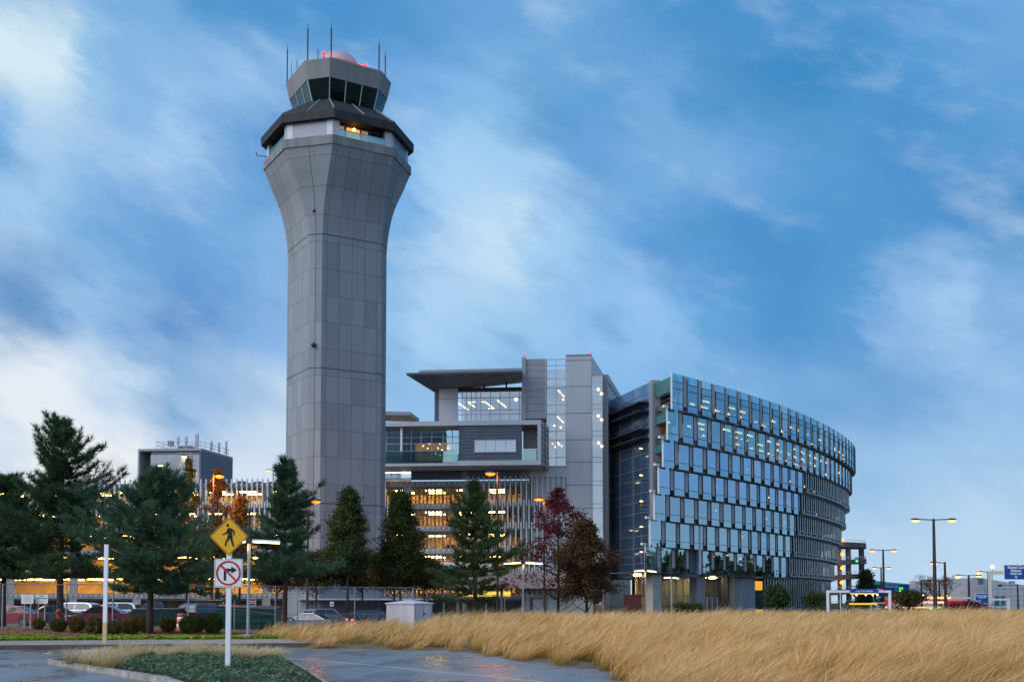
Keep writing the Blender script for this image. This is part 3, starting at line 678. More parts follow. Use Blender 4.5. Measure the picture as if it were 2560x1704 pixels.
    m = MB(); FR.box(m, h0, h1, k0 - .06, k0, D - .3, D - .15); FR.box(m, h0, h1, k1, k1 + .06, D - .3, D - .15); FR.box(m, h0 - .06, h0, k0 - .06, k1 + .06, D - .3, D - .15); FR.box(m, h1, h1 + .06, k0 - .06, k1 + .06, D - .3, D - .15); m.build('frame', MT['light_panel'], wn)
    m = MB(); FR.box(m, h0, h1, k0, k1, D - .35, D - .34); m.build('blind', MT['white_paint'], wn)
    # right recess with glass guard
    bb('recess_wall', 'mid_siding', c1, S3(1376, D), zbt, ztb, 2.0, 2.3)
    g = bb('glass_guard', 'glass_rail', S3(1243, D - .2), S3(1368, D - .2), zbt, Z3(892, D - .2), D - .25, D - .2)
    # left lounge: glazing set 2 m back, orange wall and lamps inside
    l0, l1 = XL, c0 + .04; d2 = D - 2.2
    curtain(T, l0, l1, zbt, ztb, d2, [S3(x, d2) for x in (-60, 88, 222, 300, 384, 475, 572, 650)], [Z3(y, d2) for y in (785, 840)], 'glass_teal')
    m = MB(); FR.box(m, l0, l1, zbt, ztb, -.6, -.4); m.build('lounge_wall', MT['dark_siding'], T)
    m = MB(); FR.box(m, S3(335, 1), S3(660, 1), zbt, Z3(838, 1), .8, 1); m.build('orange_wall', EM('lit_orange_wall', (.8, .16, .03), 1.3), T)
    for x, y in ((455, 848), (402, 866), (440, 886), (528, 884), (562, 900), (615, 884), (545, 848), (507, 930), (545, 945), (590, 930)):
        MB().ball(FR.pt(*f3(x, y, d2 - 1.2), d2 - 1.2), .13, n=8).build('pendant_lamp', EM('pendant_orange', (1, .6, .2), 6), T)
    g = bb('balcony_glass', 'glass_rail', l0, l1 - .2, zbt - .25, Z3(905, D), D + .02, D + .06)
    m = MB(); FR.box(m, l0, l1 - .2, Z3(905, D), Z3(905, D) + .06, D, D + .08)
    x = l0
    while x < l1: FR.box(m, x, x + .05, zbt, Z3(905, D), D - .04, D + .018); x += 1.55
    m.build('hand_rail', MT['galv'], g)
    for x in (215,): bb('box_column', 'white_steel', S3(x, D - .6) - .14, S3(x, D - .6) + .14, zbt, ztb, D - .8, D - .5)
    a = S3(115, D - 1); MB().lathe([(.03, 0), (.03, .7), (.6, .72), (.6, .76)], FR.pt(a, zbt, D - 1), 12).build('balcony_table', MT['dark_metal'], T)
    # storey tucked under the box
    bb('louvre_wall', 'mid_siding', S3(300), S3(1310), Z3(1150), zb_, -.3, -.05)
    m = MB()
    for k in range(16): z = Z3(1150) + (zb_ - Z3(1150)) * k / 16; FR.box(m, S3(300), S3(730), z, z + .06, -.05, 0); FR.box(m, S3(775), S3(1240), z, z + .06, -.05, 0)
    m.build('louvre', MT['dark_siding'], T)
    bb('lit_room_wall', 'concrete', XL, S3(230), Z3(1150), zb_ - .2, -7, -6.8)
    curtain(T, XL, S3(215), Z3(1142), Z3(1063), -.2, [S3(x) for x in (-40, 60, 130, 190)], [Z3(1100)], 'glass_clear')
    for x in (-60, 20, 90, 150, 200):
        m = MB(); FR.box(m, S3(x) - .3, S3(x) + 1.2, Z3(1075), Z3(1070), -2.2, -2); m.build('tube_lamp', MT['warm_light'], T)
    bb('infill_panel', 'light_panel', S3(1312), aL, Z3(1135), zb_, -.3, -.02)
    # second canopy far left behind the box
    V = [FR.pt(*f3(x, y, d), d) for (x, y), d in (((-150, 596), 2), ((290, 606), 2), ((368, 660), -6), ((-150, 650), -6))]
    MB().hexa(V + [q + Vector((0, 0, .5)) for q in V]).build('rear_canopy', MT['mid_siding'], T)
    m = MB(); FR.box(m, S3(-150), S3(335), zt_, Z3(640), -7, -6.6); m.build('rear_canopy_wall', MT['dark_glass'], T)
office()
# ------------------------------------------------------------------ curved glass wing
def wing():
    T = thing('glass_office_wing', 'curved blue glass office wing of stepped storeys with grey fins, right of the tower', 'office building', (30, 160, 0))
    r_ = random.Random(11)
    # facade arc: heading grows slowly, then faster past the visible edge
    S = [0.0]; pts = []; th = []
    x, y = 20.11, 140.42; ds = .1; s = 0.0; fine = []
    while s < 112:
        t = .8095 + .00455 * s + .0000004 * s * s
        if s > 72: t += .00055 * (s - 72) ** 2
        fine.append((x, y, t)); x += math.cos(t) * ds; y += math.sin(t) * ds; s += ds
    def at(s, inn=0.0):
        i = max(0, min(len(fine) - 1, int(round(s / ds)))); a, b, t = fine[i]
        return Vector((a - math.sin(t) * inn, b + math.cos(t) * inn, 0))
    PITCH = 3.42; NP = 30
    zb = [31.0, 26.65, 22.8, 19.4, 16.07, 12.74, 9.4, 6.2]
    STEP = .71
    ZV = Vector((0, 0, 1))
    def wallbox(m, s0, s1, i0, i1, z0, z1, lim=False):      # box following the arc between two inward offsets
        ia, ib = i1, i1
        if lim:                                    # stop short of the slanting end wall
            if i0 > 1.9 * s1 - 7.6: return m
            ia, ib = max(i0 + .02, min(i1, 1.9 * s0 - 7.6)), max(i0 + .03, min(i1, 1.9 * s1 - 7.6))
            s0 = max(s0, (i0 + 7.65) / 1.9)
        a, b, c, d = at(s0, i0), at(s1, i0), at(s1, ib), at(s0, ia)
        return m.hexa([a + ZV * z0, b + ZV * z0, c + ZV * z0, d + ZV * z0, a + ZV * z1, b + ZV * z1, c + ZV * z1, d + ZV * z1])
    fin_m = M('fin_grey', (.46, .46, .48), .5, .1, var=.1, scale=.6, streak=True)
    spand = GLASS('spandrel_glass', (.3, .5, .6), (.56, .8, .96), .6, 1.0, wav=.01, blend=.5)
    lowg = GLASS('lower_mirror_glass', (.16, .26, .28), (.62, .84, .95), .55, 1.0, wav=.02, blend=.5)
    bands = []
    pane_n = 0; restw = MB(); restf = MB(); restm = MB(); fin_n = 0
    for r in range(7):
        inn = STEP * r; z1, z0 = zb[r], zb[r + 1]
        npan = NP if r < 2 else 13
        for i in range(npan):
            s0 = i * PITCH; s1 = s0 + PITCH * .72; s2 = s0 + PITCH
            vis = i < (23 if r < 2 else 13)
            w = MB(); a, b = at(s0, inn - .12), at(s1, inn - .12)
            w.quad(a + ZV * (z0 + .62), b + ZV * (z0 + .62), b + ZV * z1, a + ZV * z1)
            sp = MB().quad(a + ZV * (z0 - .25), b + ZV * (z0 - .25), b + ZV * (z0 + .6), a + ZV * (z0 + .6))
            mm = MB()
            dn = (b - a).normalized(); nn = Vector((dn.y, -dn.x, 0)) * .03
            for zz in ([z0 + .61] + ([z1 - 1.05, z1 - 1.9] if r == 0 else [])):
                mm.bar(a + nn + ZV * zz, b + nn + ZV * zz, .05)
            mm.bar(a + nn + ZV * (z0 - .25), a + nn + ZV * z1, .06); mm.bar(b + nn + ZV * (z0 - .25), b + nn + ZV * z1, .06)
            gm = MT['glass_teal'] if r < 2 else (MT['glass_mirror'] if r < 4 else lowg)
            if vis and pane_n < 96:
                o = w.build('window', gm, T); sp.build('spandrel_pane', spand if r < 4 else lowg, o); mm.build('mullion', MT['dark_metal'], o); pane_n += 1
            else:
                for src in (w, sp): n = len(restw.v); restw.v += src.v; restw.f += [tuple(q + n for q in f) for f in src.f]
                n = len(restm.v); restm.v += mm.v; restm.f += [tuple(q + n for q in f) for f in mm.f]
            f = MB(); wallbox(f, s1 + .04, s2 - .04, inn - .06, inn + .25, z0 + .35, z1 + (.1 if r else -.05))
            if vis and fin_n < 96: f.build('fin', fin_m, T); fin_n += 1
            else: n = len(restf.v); restf.v += f.v; restf.f += [tuple(q + n for q in g) for g in f.f]
        if r >= 2:                                  # open parking decks behind slender glass louvres
            lv = MB(); n0 = 13 * PITCH; s = n0 + .3
            while s < NP * PITCH:
                a = at(s, inn - .3); b = at(s, inn - .2); d = (b - a).normalized(); q = Vector((-d.y, d.x, 0)) * .24
                lv.hexa([a - q + ZV * (z0 + .12), a + q + ZV * (z0 + .12), b + q * .6 + ZV * (z0 + .12), b - q * .6 + ZV * (z0 + .12), a - q + ZV * (z1 - .1), a + q + ZV * (z1 - .1), b + q * .6 + ZV * (z1 - .1), b - q * .6 + ZV * (z1 - .1)]); s += 1.25
            o = lv.build('glass_louvre', MT['louvre'], T); o['kind'] = 'stuff'
            rl = MB(); s = n0
            while s < NP * PITCH - 2: wallbox(rl, s, s + 2, inn - .42, inn - .3, z0 - .1, z0 + .06); wallbox(rl, s, s + 2, inn - .42, inn - .34, z0 + .5, z0 + .58); wallbox(rl, s + .6, s + .8, inn - .44, inn - .3, z0 + .06, z0 + .5); s += 2
            rl.build('louvre_rail', MT['galv'], T)
        # floors, ceilings, core
        m = MB(); s = 0
        while s < NP * PITCH - 2.5: wallbox(m, s, s + 2.5, inn + .25, 10 + STEP * 3, z0 - .35, z0 + .3, True); s += 2.5
        m.build('floor_slab', MT['concrete_dark'] if r > 1 else MT['concrete'], T)
        # steel edge and T bracket at the near corner
        c = at(0, inn - .14); d = (at(.5, inn) - at(0, inn)).normalized(); n = Vector((d.y, -d.x, 0))
        m = MB(); m.bar(c - d * .12 + ZV * (z0 - .3), c - d * .12 + ZV * (z1 + (.0 if r else .05)), .2, .24)
        m.build('corner_post', MT['white_paint'], T)
        if r:
            m = MB(); m.bar(c - d * .9 + ZV * (z1 + .05), c + d * .1 + ZV * (z1 + .05), .3, .3); m.build('corner_bracket', MT['white_paint'], T)
    o = restw.build('window', MT['glass_teal'], T); o['kind'] = 'stuff'; restm.build('mullion', MT['dark_metal'], o)
    o = restf.build('fin', fin_m, T); o['kind'] = 'stuff'
    # core wall and roof
    m = MB(); s = 0
    while s < NP * PITCH - 2.5: wallbox(m, s, s + 2.5, 11.5, 12, .2, 30.2, True); s += 2.5
    m.build('core_wall', M('core_blue', (.16, .19, .22), .7, var=.3, scale=.3), T)
    m = MB(); s = 0
    while s < NP * PITCH - 2.5: wallbox(m, s, s + 2.5, .3, 30, 29.7, 30.2, True); s += 2.5
    m.build('roof', MT['concrete_dark'], T)
    for s_ in (47.5, 61, 74, 87):
        m = MB(); wallbox(m, s_, s_ + .3, 6.2, 11.4, .2, 22.4); m.build('cross_wall', MT['dark_siding'], T)
    # ceiling lights of the two office floors
    n = 0
    for r in (0, 1):
        for i in range(3 if r == 0 else 2, 26):
            s = i * PITCH + 1.0; inn = STEP * r
            zc = zb[r] - (2.0 if r == 0 else .6); 
            for k in range(3):
                if r_.random() < .3: continue
                b = 1.6 + k * 2.5 + r_.random() * .4
                p, q = at(s - 1.0, inn + b), at(s + 1.2, inn + b); 
                MB().bar(p + ZV * zc, q + ZV * zc, .15).build('tube_lamp', MT['office_light'], T) if n < 98 else None; n += 1
        m = MB(); s = 0
        while s < NP * PITCH - 2.5: wallbox(m, s, s + 2.5, .4 + STEP * r, 11.4, zb[r] - (1.85 if r == 0 else .45), zb[r] - (1.75 if r == 0 else .38), True); s += 2.5
        m.build('ceiling', M('ceiling%d' % r, (.5, .5, .5), .8), T)
        m = MB(); s = 6
        while s < NP * PITCH - 2.5: wallbox(m, s, s + 2.5, 8, 8.1, zb[r + 1] + .3, zb[r] - 1.9 + r * 1.4, True); s += 2.5
        m.build('partition', M('warm_partition%d' % r, (.5, .36, .24), .8, var=.4, scale=.2), T)
    for r in range(2, 7):
        for i in range(0, 28, 3):
            s = i * PITCH + r; p, q = at(s, STEP * r + 5), at(s + .5, STEP * r + 5)
            MB().bar(p + ZV * (zb[r] - .6), q + ZV * (zb[r] - .6), .12).build('deck_lamp', EM('deck_lamp', (1, .45, .15), 6) if 'deck_lamp' not in MT else MT['deck_lamp'], T)
    # soffit, lobby and columns under the overhang
    inn = STEP * 6
    m = MB(); s = 0
    while s < 45: wallbox(m, s, s + 2.5, inn + .1, inn + 8, 5.77, 5.9); s += 2.5
    m.build('soffit', MT['dark_siding'], T)
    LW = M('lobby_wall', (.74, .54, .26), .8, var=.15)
    def sfor(px, inn_):                          # distance along the arc seen under a given bearing
        lo, hi = -6.0, 60.0
        for _ in range(40):
            m_ = (lo + hi) / 2; q = at(m_, inn_) if m_ >= 0 else at(0, inn_) + (at(0, inn_) - at(.5, inn_)).normalized() * -m_
            if 1280 + FPX * q.x / q.y < px: lo = m_
            else: hi = m_
        return (lo + hi) / 2
    def atx(s_, inn_): return at(s_, inn_) if s_ >= 0 else at(0, inn_) + (at(0, inn_) - at(.5, inn_)).normalized() * -s_
    def ground_box(px0, px1, i0, i1, z0, z1, name, mat):
        m = MB(); a, b = atx(sfor(px0, i0), i0), atx(sfor(px1, i0), i0); d = (b - a).normalized(); n = Vector((-d.y, d.x, 0)) * (i1 - i0)
        m.hexa([a + ZV * z0, b + ZV * z0, b + n + ZV * z0, a + n + ZV * z0, a + ZV * z1, b + ZV * z1, b + n + ZV * z1, a + n + ZV * z1]); return m.build(name, mat, T)
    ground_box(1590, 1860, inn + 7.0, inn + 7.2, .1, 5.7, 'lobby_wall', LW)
    ground_box(1590, 1830, inn + 3.1, inn + 6.9, .02, .1, 'lobby_floor', MT['concrete'])
    for px0, px1 in ((1596, 1742), (1763, 1818)):
        a, b = atx(sfor(px0, inn + 3), inn + 3), atx(sfor(px1, inn + 3), inn + 3)
        g = MB().quad(a + ZV * .1, b + ZV * .1, b + ZV * 5.75, a + ZV * 5.75); o = g.build('lobby_glass', MT['lobby_glass'], T)
        m = MB(); k = max(2, int((b - a).length / 1.7))
        for q_ in range(k + 1): p = a.lerp(b, q_ / k); m.bar(p + ZV * .1, p + ZV * 5.75, .12)
        m.bar(a + ZV * 2.9, b + ZV * 2.9, .1); m.build('mullion', MT['dark_siding'], o)
        d = (b - a).normalized(); n = Vector((-d.y, d.x, 0))
        for q_ in range(k):
            p = a.lerp(b, (q_ + .3) / k) + n * (1.0 + 1.2 * (q_ % 2)) + ZV * 5.6
            MB().bar(p, p + d * 1.3, .34, .1).build('lobby_lamp', MT['lobby_light'], T)
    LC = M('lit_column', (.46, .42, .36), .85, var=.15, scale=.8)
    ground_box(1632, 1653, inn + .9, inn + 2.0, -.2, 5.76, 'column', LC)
    ground_box(1742, 1762, inn + 1.0, inn + 2.1, -.2, 5.76, 'column', MT['concrete'])
    ground_box(1818, 1833, inn + 2.0, inn + 3.0, -.2, 5.76, 'ground_wall', MT['dark_siding'])
    ground_box(1834, 1853, inn + 1.2, inn + 2.0, -.2, 5.76, 'column', MT['concrete'])
    ground_box(1853.5, 1887, inn + 1.3, inn + 1.8, -.2, 5.76, 'ground_wall', MT['grey_panel'])
    ground_box(1888, 1906, inn + 2.5, inn + 2.7, 3.9, 5.3, 'lit_window', EM('lit_amber', (1, .5, .06), .6))
    ground_box(1888, 1906, inn + 2.5, inn + 2.7, .3, .9, 'lit_window', EM('lit_amber_low', (1, .45, .05), .7))
    ground_box(1887.5, 2050, inn + 3.0, inn + 3.3, -.2, 5.75, 'ground_wall', MT['dark_metal'])
    # entrance door
    a, b = atx(sfor(1766, inn + 2.9), inn + 2.9), atx(sfor(1792, inn + 2.9), inn + 2.9)
    m = MB(); m.bar(a, a + ZV * 2.8, .2).bar(b, b + ZV * 2.8, .2).bar(a + ZV * 2.7, b + ZV * 2.7, .25).bar(a.lerp(b, .5), a.lerp(b, .5) + ZV * 2.6, .16).bar(a + ZV * 2.1, b + ZV * 2.1, .1)
    m.build('entrance_door', MT['galv'], T)
    # ground-floor louvres beyond the lobby
    lv = MB(); s = sfor(1908, STEP * 7); s_l = s; inn7 = STEP * 7
    while s < NP * PITCH: a = at(s, inn7 - .3); b = at(s, inn7 - .2); d = (at(s + .3, inn7) - at(s - .3, inn7)).normalized() * .2; lv.hexa([a - d + ZV * .9, a + d + ZV * .9, b + d + ZV * .9, b - d + ZV * .9, a - d + ZV * 6.1, a + d + ZV * 6.1, b + d + ZV * 6.1, b - d + ZV * 6.1]); s += 1.25
    o = lv.build('glass_louvre', MT['louvre'], T); o['kind'] = 'stuff'
    m = MB(); s = s_l
    while s < NP * PITCH - 2.5: wallbox(m, s, s + 2.5, inn7 - .2, inn7, .3, 1.0); s += 2.5
    m.build('base_wall', MT['concrete_dark'], T)
    # ---------------- dark end wall facing left
    E1 = G(1625, 955, 31.5); E0 = G(1520, 1003, 31.5)
    F4 = Frame(E0[:2], (E1 - E0)[:2]); Lw = (Vector(E1[:2]) - Vector(E0[:2])).length
    d4 = lambda py, px=1560: F4.sz(px, py)[1]
    pyz = lambda y: F4.sz(1480 + .4209 * 250, 900 + .4209 * y)[1]
    ztop = 31.5
    hs = [pyz(y) for y in (230, 265, 395, 430, 520, 575, 660, 720, 800, 850, 915, 1000, 1050, 1120, 1165, 1210)]
    curtain(T, 0, Lw, 5.8, ztop, 0, [.06, Lw * .3, Lw * .62, Lw - .06], hs, 'glass_dark', .08, 'end_curtain_wall', F4, 'mid_siding')
    for k, z in enumerate(zb[1:7]):
        m = MB(); F4.box(m, .2, Lw - .2, z - .3, z + .2, -7, -.3); m.build('floor_slab', MT['light_panel'], T)
        for j in range(2):
            a = 1.5 + r_.random() * (Lw - 5)
            if k < 6: m = MB(); F4.box(m, a, a + 1.1, z - .45, z - .34, -2.5 - j, -2.3 - j); m.build('tube_lamp', MT['office_light'], T)
    m = MB(); F4.box(m, .1, Lw - .1, 5.8, ztop - .1, -7.4, -7.1); m.build('end_room_wall', M('end_room', (.5, .56, .66), .7, var=.3, scale=.3), T)
    for y in (285, 335, 440, 490):
        z = pyz(y); m = MB(); F4.box(m, -.3, Lw - .3, z - .12, z + .02, .1, 1.5); m.build('sunshade', MT['dark_metal'], T)
    m = MB(); F4.box(m, Lw, Lw + 1.1, 5.8, ztop + .1, -1, .15); m.build('end_pilaster', MT['grey_panel'], T)
    m = MB(); F4.box(m, -.1, Lw, 5.3, 5.8, -7, .1); m.build('end_soffit', MT['dark_siding'], T)
    m = MB(); F4.box(m, 1, 7.5, -.2, 5.3, -3.4, -3.2); m.build('end_ground_wall', MT['dark_glass'], T)
    m = MB(); F4.box(m, 0, .4, 5.8, ztop, -20, -.05); m.build('end_return', MT['grey_panel'], T)
    # recessed balconies between pilaster and the curved facade
    cx = (Vector((20.11, 140.42)) - Vector(E0[:2])).dot(Vector(F4.e[:2]))
    for k in range(6):
        z1, z0 = (31.2 if k == 0 else zb[k]), zb[k + 1]
        e1 = cx - 1.2 - .8 * k
        if e1 < Lw + 1.5: break
        tp = MT['teal_panel']
        hgt = 2.0 if k == 0 else 1.1
        m = MB(); F4.box(m, Lw + 1.12, e1, z1 - hgt, z1 - .1, -.3, -.2); m.build('balcony_panel', tp, T)
        m = MB(); F4.box(m, Lw + 1.12, e1, z0 + .1, z0 + 1.2, -.28, -.22); m.build('balcony_glass', MT['glass_rail'], T)
        m = MB(); F4.box(m, Lw + 1.11, e1 - .8, z0 - .35, z0 + .08, -2.4, -.32); m.build('balcony_floor', MT['concrete_dark'], T)
        m = MB(); F4.box(m, Lw + 1.05, e1 - .9, z0 + .09, z1 - .36, -2.6, -2.42); w_ = m.build('balcony_wall', MT['dark_metal'], T)
        if k < 3:
            m = MB(); F4.box(m, Lw + 1.6, Lw + 2.5, z0 + .7, z0 + 2.4, -2.41, -2.38); m.build('balcony_window', MT['dim_window'], w_)
            m = MB(); F4.box(m, Lw + 2.7, e1 - 1.5, z0 + .7, z0 + 2.4, -2.41, -2.38) if e1 - 1.5 > Lw + 2.8 else F4.box(m, Lw + 2.6, Lw + 2.7, z0 + .7, z0 + 2.4, -2.41, -2.38); m.build('balcony_window', MT['dim_window'], w_)
    m = MB(); F4.box(m, cx - 2.6, cx - 2.2, 26.2, 30.9, -1.2, -.8); m.build('balcony_column', MT['concrete'], T)
MT['teal_panel'] = M('teal_panel', (.03, .17, .17), .2, var=.2); MT['dim_window'] = EM('balcony_glow', (.55, .42, .38), .5)
MT['louvre'] = M('louvre_glass', (.20, .27, .28), .25, .1, var=.2, scale=.3, spec=.6)
MT['lobby_light'] = EM('lobby_light', (1, .66, .25), 42); MT['lobby_glass'] = GLASS('lobby_glass', (.85, .88, .88), (.9, .96, 1), .2, 1, wav=.03, blend=.4)
MT['deck_lamp'] = EM('deck_lamp', (1, .45, .15), 6)
wing()
# ------------------------------------------------------------------ ground
def inpoly(X, Y, poly):
    ins = np.zeros(X.shape, bool); n = len(poly)
    for i in range(n):
        x0, y0 = poly[i]; x1, y1 = poly[(i + 1) % n]
        c = ((y0 > Y) != (y1 > Y)) & (X < (x1 - x0) * (Y - y0) / ((y1 - y0) or 1e-9) + x0); ins ^= c
    return ins
def edge_dist(X, Y, poly):
    d = np.full(X.shape, 1e9); n = len(poly)
    for i in range(n):
        a = np.array(poly[i]); b = np.array(poly[(i + 1) % n]); ab = b - a
        t = np.clip(((X - a[0]) * ab[0] + (Y - a[1]) * ab[1]) / (ab @ ab), 0, 1)
        d = np.minimum(d, np.hypot(X - a[0] - t * ab[0], Y - a[1] - t * ab[1]))
    return d
def vnoise(X, Y, sc_, seed=0):
    r = np.random.default_rng(seed); g = r.random((64, 64)); x = X / sc_; y = Y / sc_
    i = np.floor(x).astype(int); j = np.floor(y).astype(int); fx = x - i; fy = y - j; fx = fx * fx * (3 - 2 * fx); fy = fy * fy * (3 - 2 * fy)
    a = g[i % 64, j % 64]; b = g[(i + 1) % 64, j % 64]; c = g[i % 64, (j + 1) % 64]; d = g[(i + 1) % 64, (j + 1) % 64]
    return (a * (1 - fx) + b * fx) * (1 - fy) + (c * (1 - fx) + d * fx) * fy
def sstep(a, b, x): t = np.clip((x - a) / (b - a), 0, 1); return t * t * (3 - 2 * t)
FIELD = [(-9.2, 48.7), (-6.5, 48.3), (-3, 47), (-1, 42), (.3, 38), (2.2, 35), (2.7, 31.5), (2.6, 28), (2.3, 20), (60, 14), (66, 80), (62, 126), (30, 112), (14, 97), (4, 90), (-3.5, 84), (-8.5, 76), (-13.5, 68), (-14, 60), (-11.5, 54.5)]
def field_h(X, Y):
    X = np.asarray(X, float); Y = np.asarray(Y, float)
    d = edge_dist(X, Y, FIELD) * np.where(inpoly(X, Y, FIELD), 1, -1)
    far = sstep(30, 75, Y)
    return -.12 + .2 * sstep(-.25, .9, d) + (.24 + .12 * far) * sstep(.3, 7, d) + .18 * (vnoise(X, Y, 6, 3) - .5) * sstep(1, 5, d)
def lot_h(X, Y): return .3 - .65 * sstep(-24, -14, np.asarray(X, float))
def heightmesh(name, x0, x1, y0, y1, nx, ny, hf, mask, mat, kind='structure', drop=.0):
    xs = np.linspace(x0, x1, nx + 1); ys = np.linspace(y0, y1, ny + 1)
    X, Y = np.meshgrid(xs, ys); H = hf(X, Y) - drop
    cx = (X[:-1, :-1] + X[1:, 1:]) / 2; cy = (Y[:-1, :-1] + Y[1:, 1:]) / 2; mk = mask(cx, cy)
    V = np.stack([X, Y, H], -1).reshape(-1, 3); J, I = np.nonzero(mk); a = J * (nx + 1) + I
    m = MB(); m.v = [tuple(v) for v in V]; m.f = [(int(q), int(q + 1), int(q + nx + 2), int(q + nx + 1)) for q in a]
    o = m.build(name, mat, smooth=True)
    if kind: o['kind'] = kind
    return o
def asphalt():
    m, N, L, out = newmat('wet_asphalt'); p = N.new('ShaderNodeBsdfPrincipled'); L.new(p.outputs[0], out.inputs[0])
    tc = N.new('ShaderNodeTexCoord').outputs['Object']
    f = noise(N, L, mapv(N, L, tc, (.5, .22, 1), (0, 0, R(25))), 1.1, 6, .62); g = noise(N, L, tc, 60, 2)
    base = mixc(N, L, mrange(N, L, f, .38, .62), (.11, .145, .18, 1), (.2, .25, .3, 1))
    crack = noise(N, L, mapv(N, L, tc, (.3, 1.2, 1)), 1.6, 8, .7)
    base = mixc(N, L, mrange(N, L, math_n(N, L, 'ABSOLUTE', math_n(N, L, 'SUBTRACT', crack, .5)), 0, .012, .8, 0), base, (.012, .012, .014, 1))
    base = mixc(N, L, math_n(N, L, 'MULTIPLY', g, .3), base, (.14, .14, .15, 1)); L.new(base, p.inputs['Base Color'])
    L.new(mrange(N, L, f, .36, .64, .2, .48), p.inputs['Roughness']); p.inputs['Specular IOR Level'].default_value = 1.0
    b = N.new('ShaderNodeBump'); b.inputs['Strength'].default_value = .05; b.inputs['Distance'].default_value = .02; L.new(g, b.inputs['Height']); L.new(b.outputs[0], p.inputs['Normal']); return m
MT['asphalt'] = asphalt()
MT['mulch'] = M('mulch', (.15, .065, .035), .95, c2=(.34, .15, .075), scale=5, bump=.8)
MT['soil'] = M('straw_soil', (.20, .14, .07), .95, c2=(.10, .085, .035), scale=1.2, bump=.4)
MT['turf'] = M('turf', (.05, .075, .025), .95, c2=(.09, .085, .04), scale=.3, bump=.3)
def grounds():
    o = MB().quad((-2500, -2500, -.5), (2500, -2500, -.5), (2500, 4000, -.5), (-2500, 4000, -.5)).build('ground', MT['turf']); o['kind'] = 'structure'
    o = MB().quad((-140, -60, 0), (140, -60, 0), (140, 62, 0), (-140, 62, 0)).build('road', MT['asphalt']); o['kind'] = 'structure'
    heightmesh('parking_lot', -100, 60, 62, 175, 80, 20, lambda X, Y: lot_h(X, Y) - .3 * sstep(64, 62, Y), lambda X, Y: X < 200, M('lot_asphalt', (.05, .052, .056), .5, var=.3, scale=.6))
    o = MB().quad((40, 62, -.02), (140, 62, -.02), (140, 420, -.02), (40, 420, -.02)).build('terminal_road', M('terminal_asphalt', (.06, .06, .065), .4, var=.3, scale=.2)); o['kind'] = 'structure'
    # pavement behind the far kerb
    kl = lambda x: 47.5 + .22 * (x + 22)
    w = MB(); k = MB(); X0, X1 = -46, -8.6
    pts = [(x, kl(x)) for x in np.linspace(X0, X1, 24)]
    for (xa, ya), (xb, yb) in zip(pts[:-1], pts[1:]):
        za, zb = (.19 if xa > -21 else .19 * float(sstep(-27, -21, xa)) + .012), (.19 if xb > -21 else .19 * float(sstep(-27, -21, xb)) + .012)
        k.hexa([(xa, ya, -.05), (xb, yb, -.05), (xb, yb + .18, -.05), (xa, ya + .18, -.05), (xa, ya, za), (xb, yb, zb), (xb, yb + .18, zb), (xa, ya + .18, za)])
        w.hexa([(xa, ya + .185, -.05), (xb, yb + .185, -.05), (xb, yb + 6.2, -.05), (xa, ya + 6.2, -.05), (xa, ya + .185, za - .004), (xb, yb + .185, zb - .004), (xb, yb + 6.2, .2), (xa, ya + 6.2, .2)])
    o = k.build('kerb', M('old_kerb', (.13, .085, .06), .8, var=.3, scale=2, bump=.2)); o['kind'] = 'structure'
    o = w.build('pavement', MT['kerb']); o['kind'] = 'structure'
    # berm bed up to the fence
    def bed(X, Y): return .2 + (.36 - .33 * sstep(-24, -14, X)) * sstep(0, 9, Y - kl(X) - 6) + .05 * (vnoise(X, Y, 1.2, 5) - .5)
    globals()['bed_h'] = bed
    heightmesh('planting_bed', -62, -9, 44, 74, 106, 60, bed, lambda X, Y: (Y - kl(X) > 6.1) & (Y < 66 + (X + 40) * .18 + .6), MT['mulch'])
    # white stop line, and a white strip added in place of a headlight trail
    o = MB().quad(G(200, 1625, .004), G(232, 1625, .004), G(272, 1645, .004), G(240, 1645, .004)).build('road_marking', M('road_paint', (.6, .6, .6), .5, var=.2, scale=5)); o['kind'] = 'structure'
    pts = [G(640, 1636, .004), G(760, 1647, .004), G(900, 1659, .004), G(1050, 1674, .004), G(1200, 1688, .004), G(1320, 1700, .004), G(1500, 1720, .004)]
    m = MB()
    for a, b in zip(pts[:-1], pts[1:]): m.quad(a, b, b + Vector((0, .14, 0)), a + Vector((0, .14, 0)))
    o = m.build('headlight_trail_strip', MT['white_paint']); o['kind'] = 'structure'
    # traffic island with kerb
    isl = [(-15.2, 36.8), (-8.8, 28), (-4.5, 20), (-3.5, 14), (-2.2, 14), (-3.2, 22), (-4.9, 28.5), (-6.2, 33), (-7.2, 36.5), (-8.6, 39.4), (-10.4, 40.4), (-14.6, 38.4)]
    globals()['ISL'] = isl
    kb = MB(); cen = Vector((-6, 30, 0)); n = len(isl)
    inn = [Vector((x, y, 0)).lerp(cen, .22 / max(.3, (Vector((x, y, 0)) - cen).length)) for x, y in isl]
    for i in range(n):
        j = (i + 1) % n; a, b = Vector((*isl[i], 0)), Vector((*isl[j], 0)); Z = Vector((0, 0, 1))
        kb.hexa([a - Z * .05, b - Z * .05, inn[j] - Z * .05, inn[i] - Z * .05, a + Z * .16, b + Z * .16, inn[j] + Z * .16, inn[i] + Z * .16])
    o = kb.build('island_kerb', MT['kerb']); o['kind'] = 'structure'
    def ih(X, Y): return .13 + .12 * sstep(.2, 2.5, edge_dist(X, Y, isl)) + .04 * (vnoise(X, Y, .8, 8) - .5)
    globals()['isl_h'] = ih
    inp = [tuple(p[:2]) for p in inn]
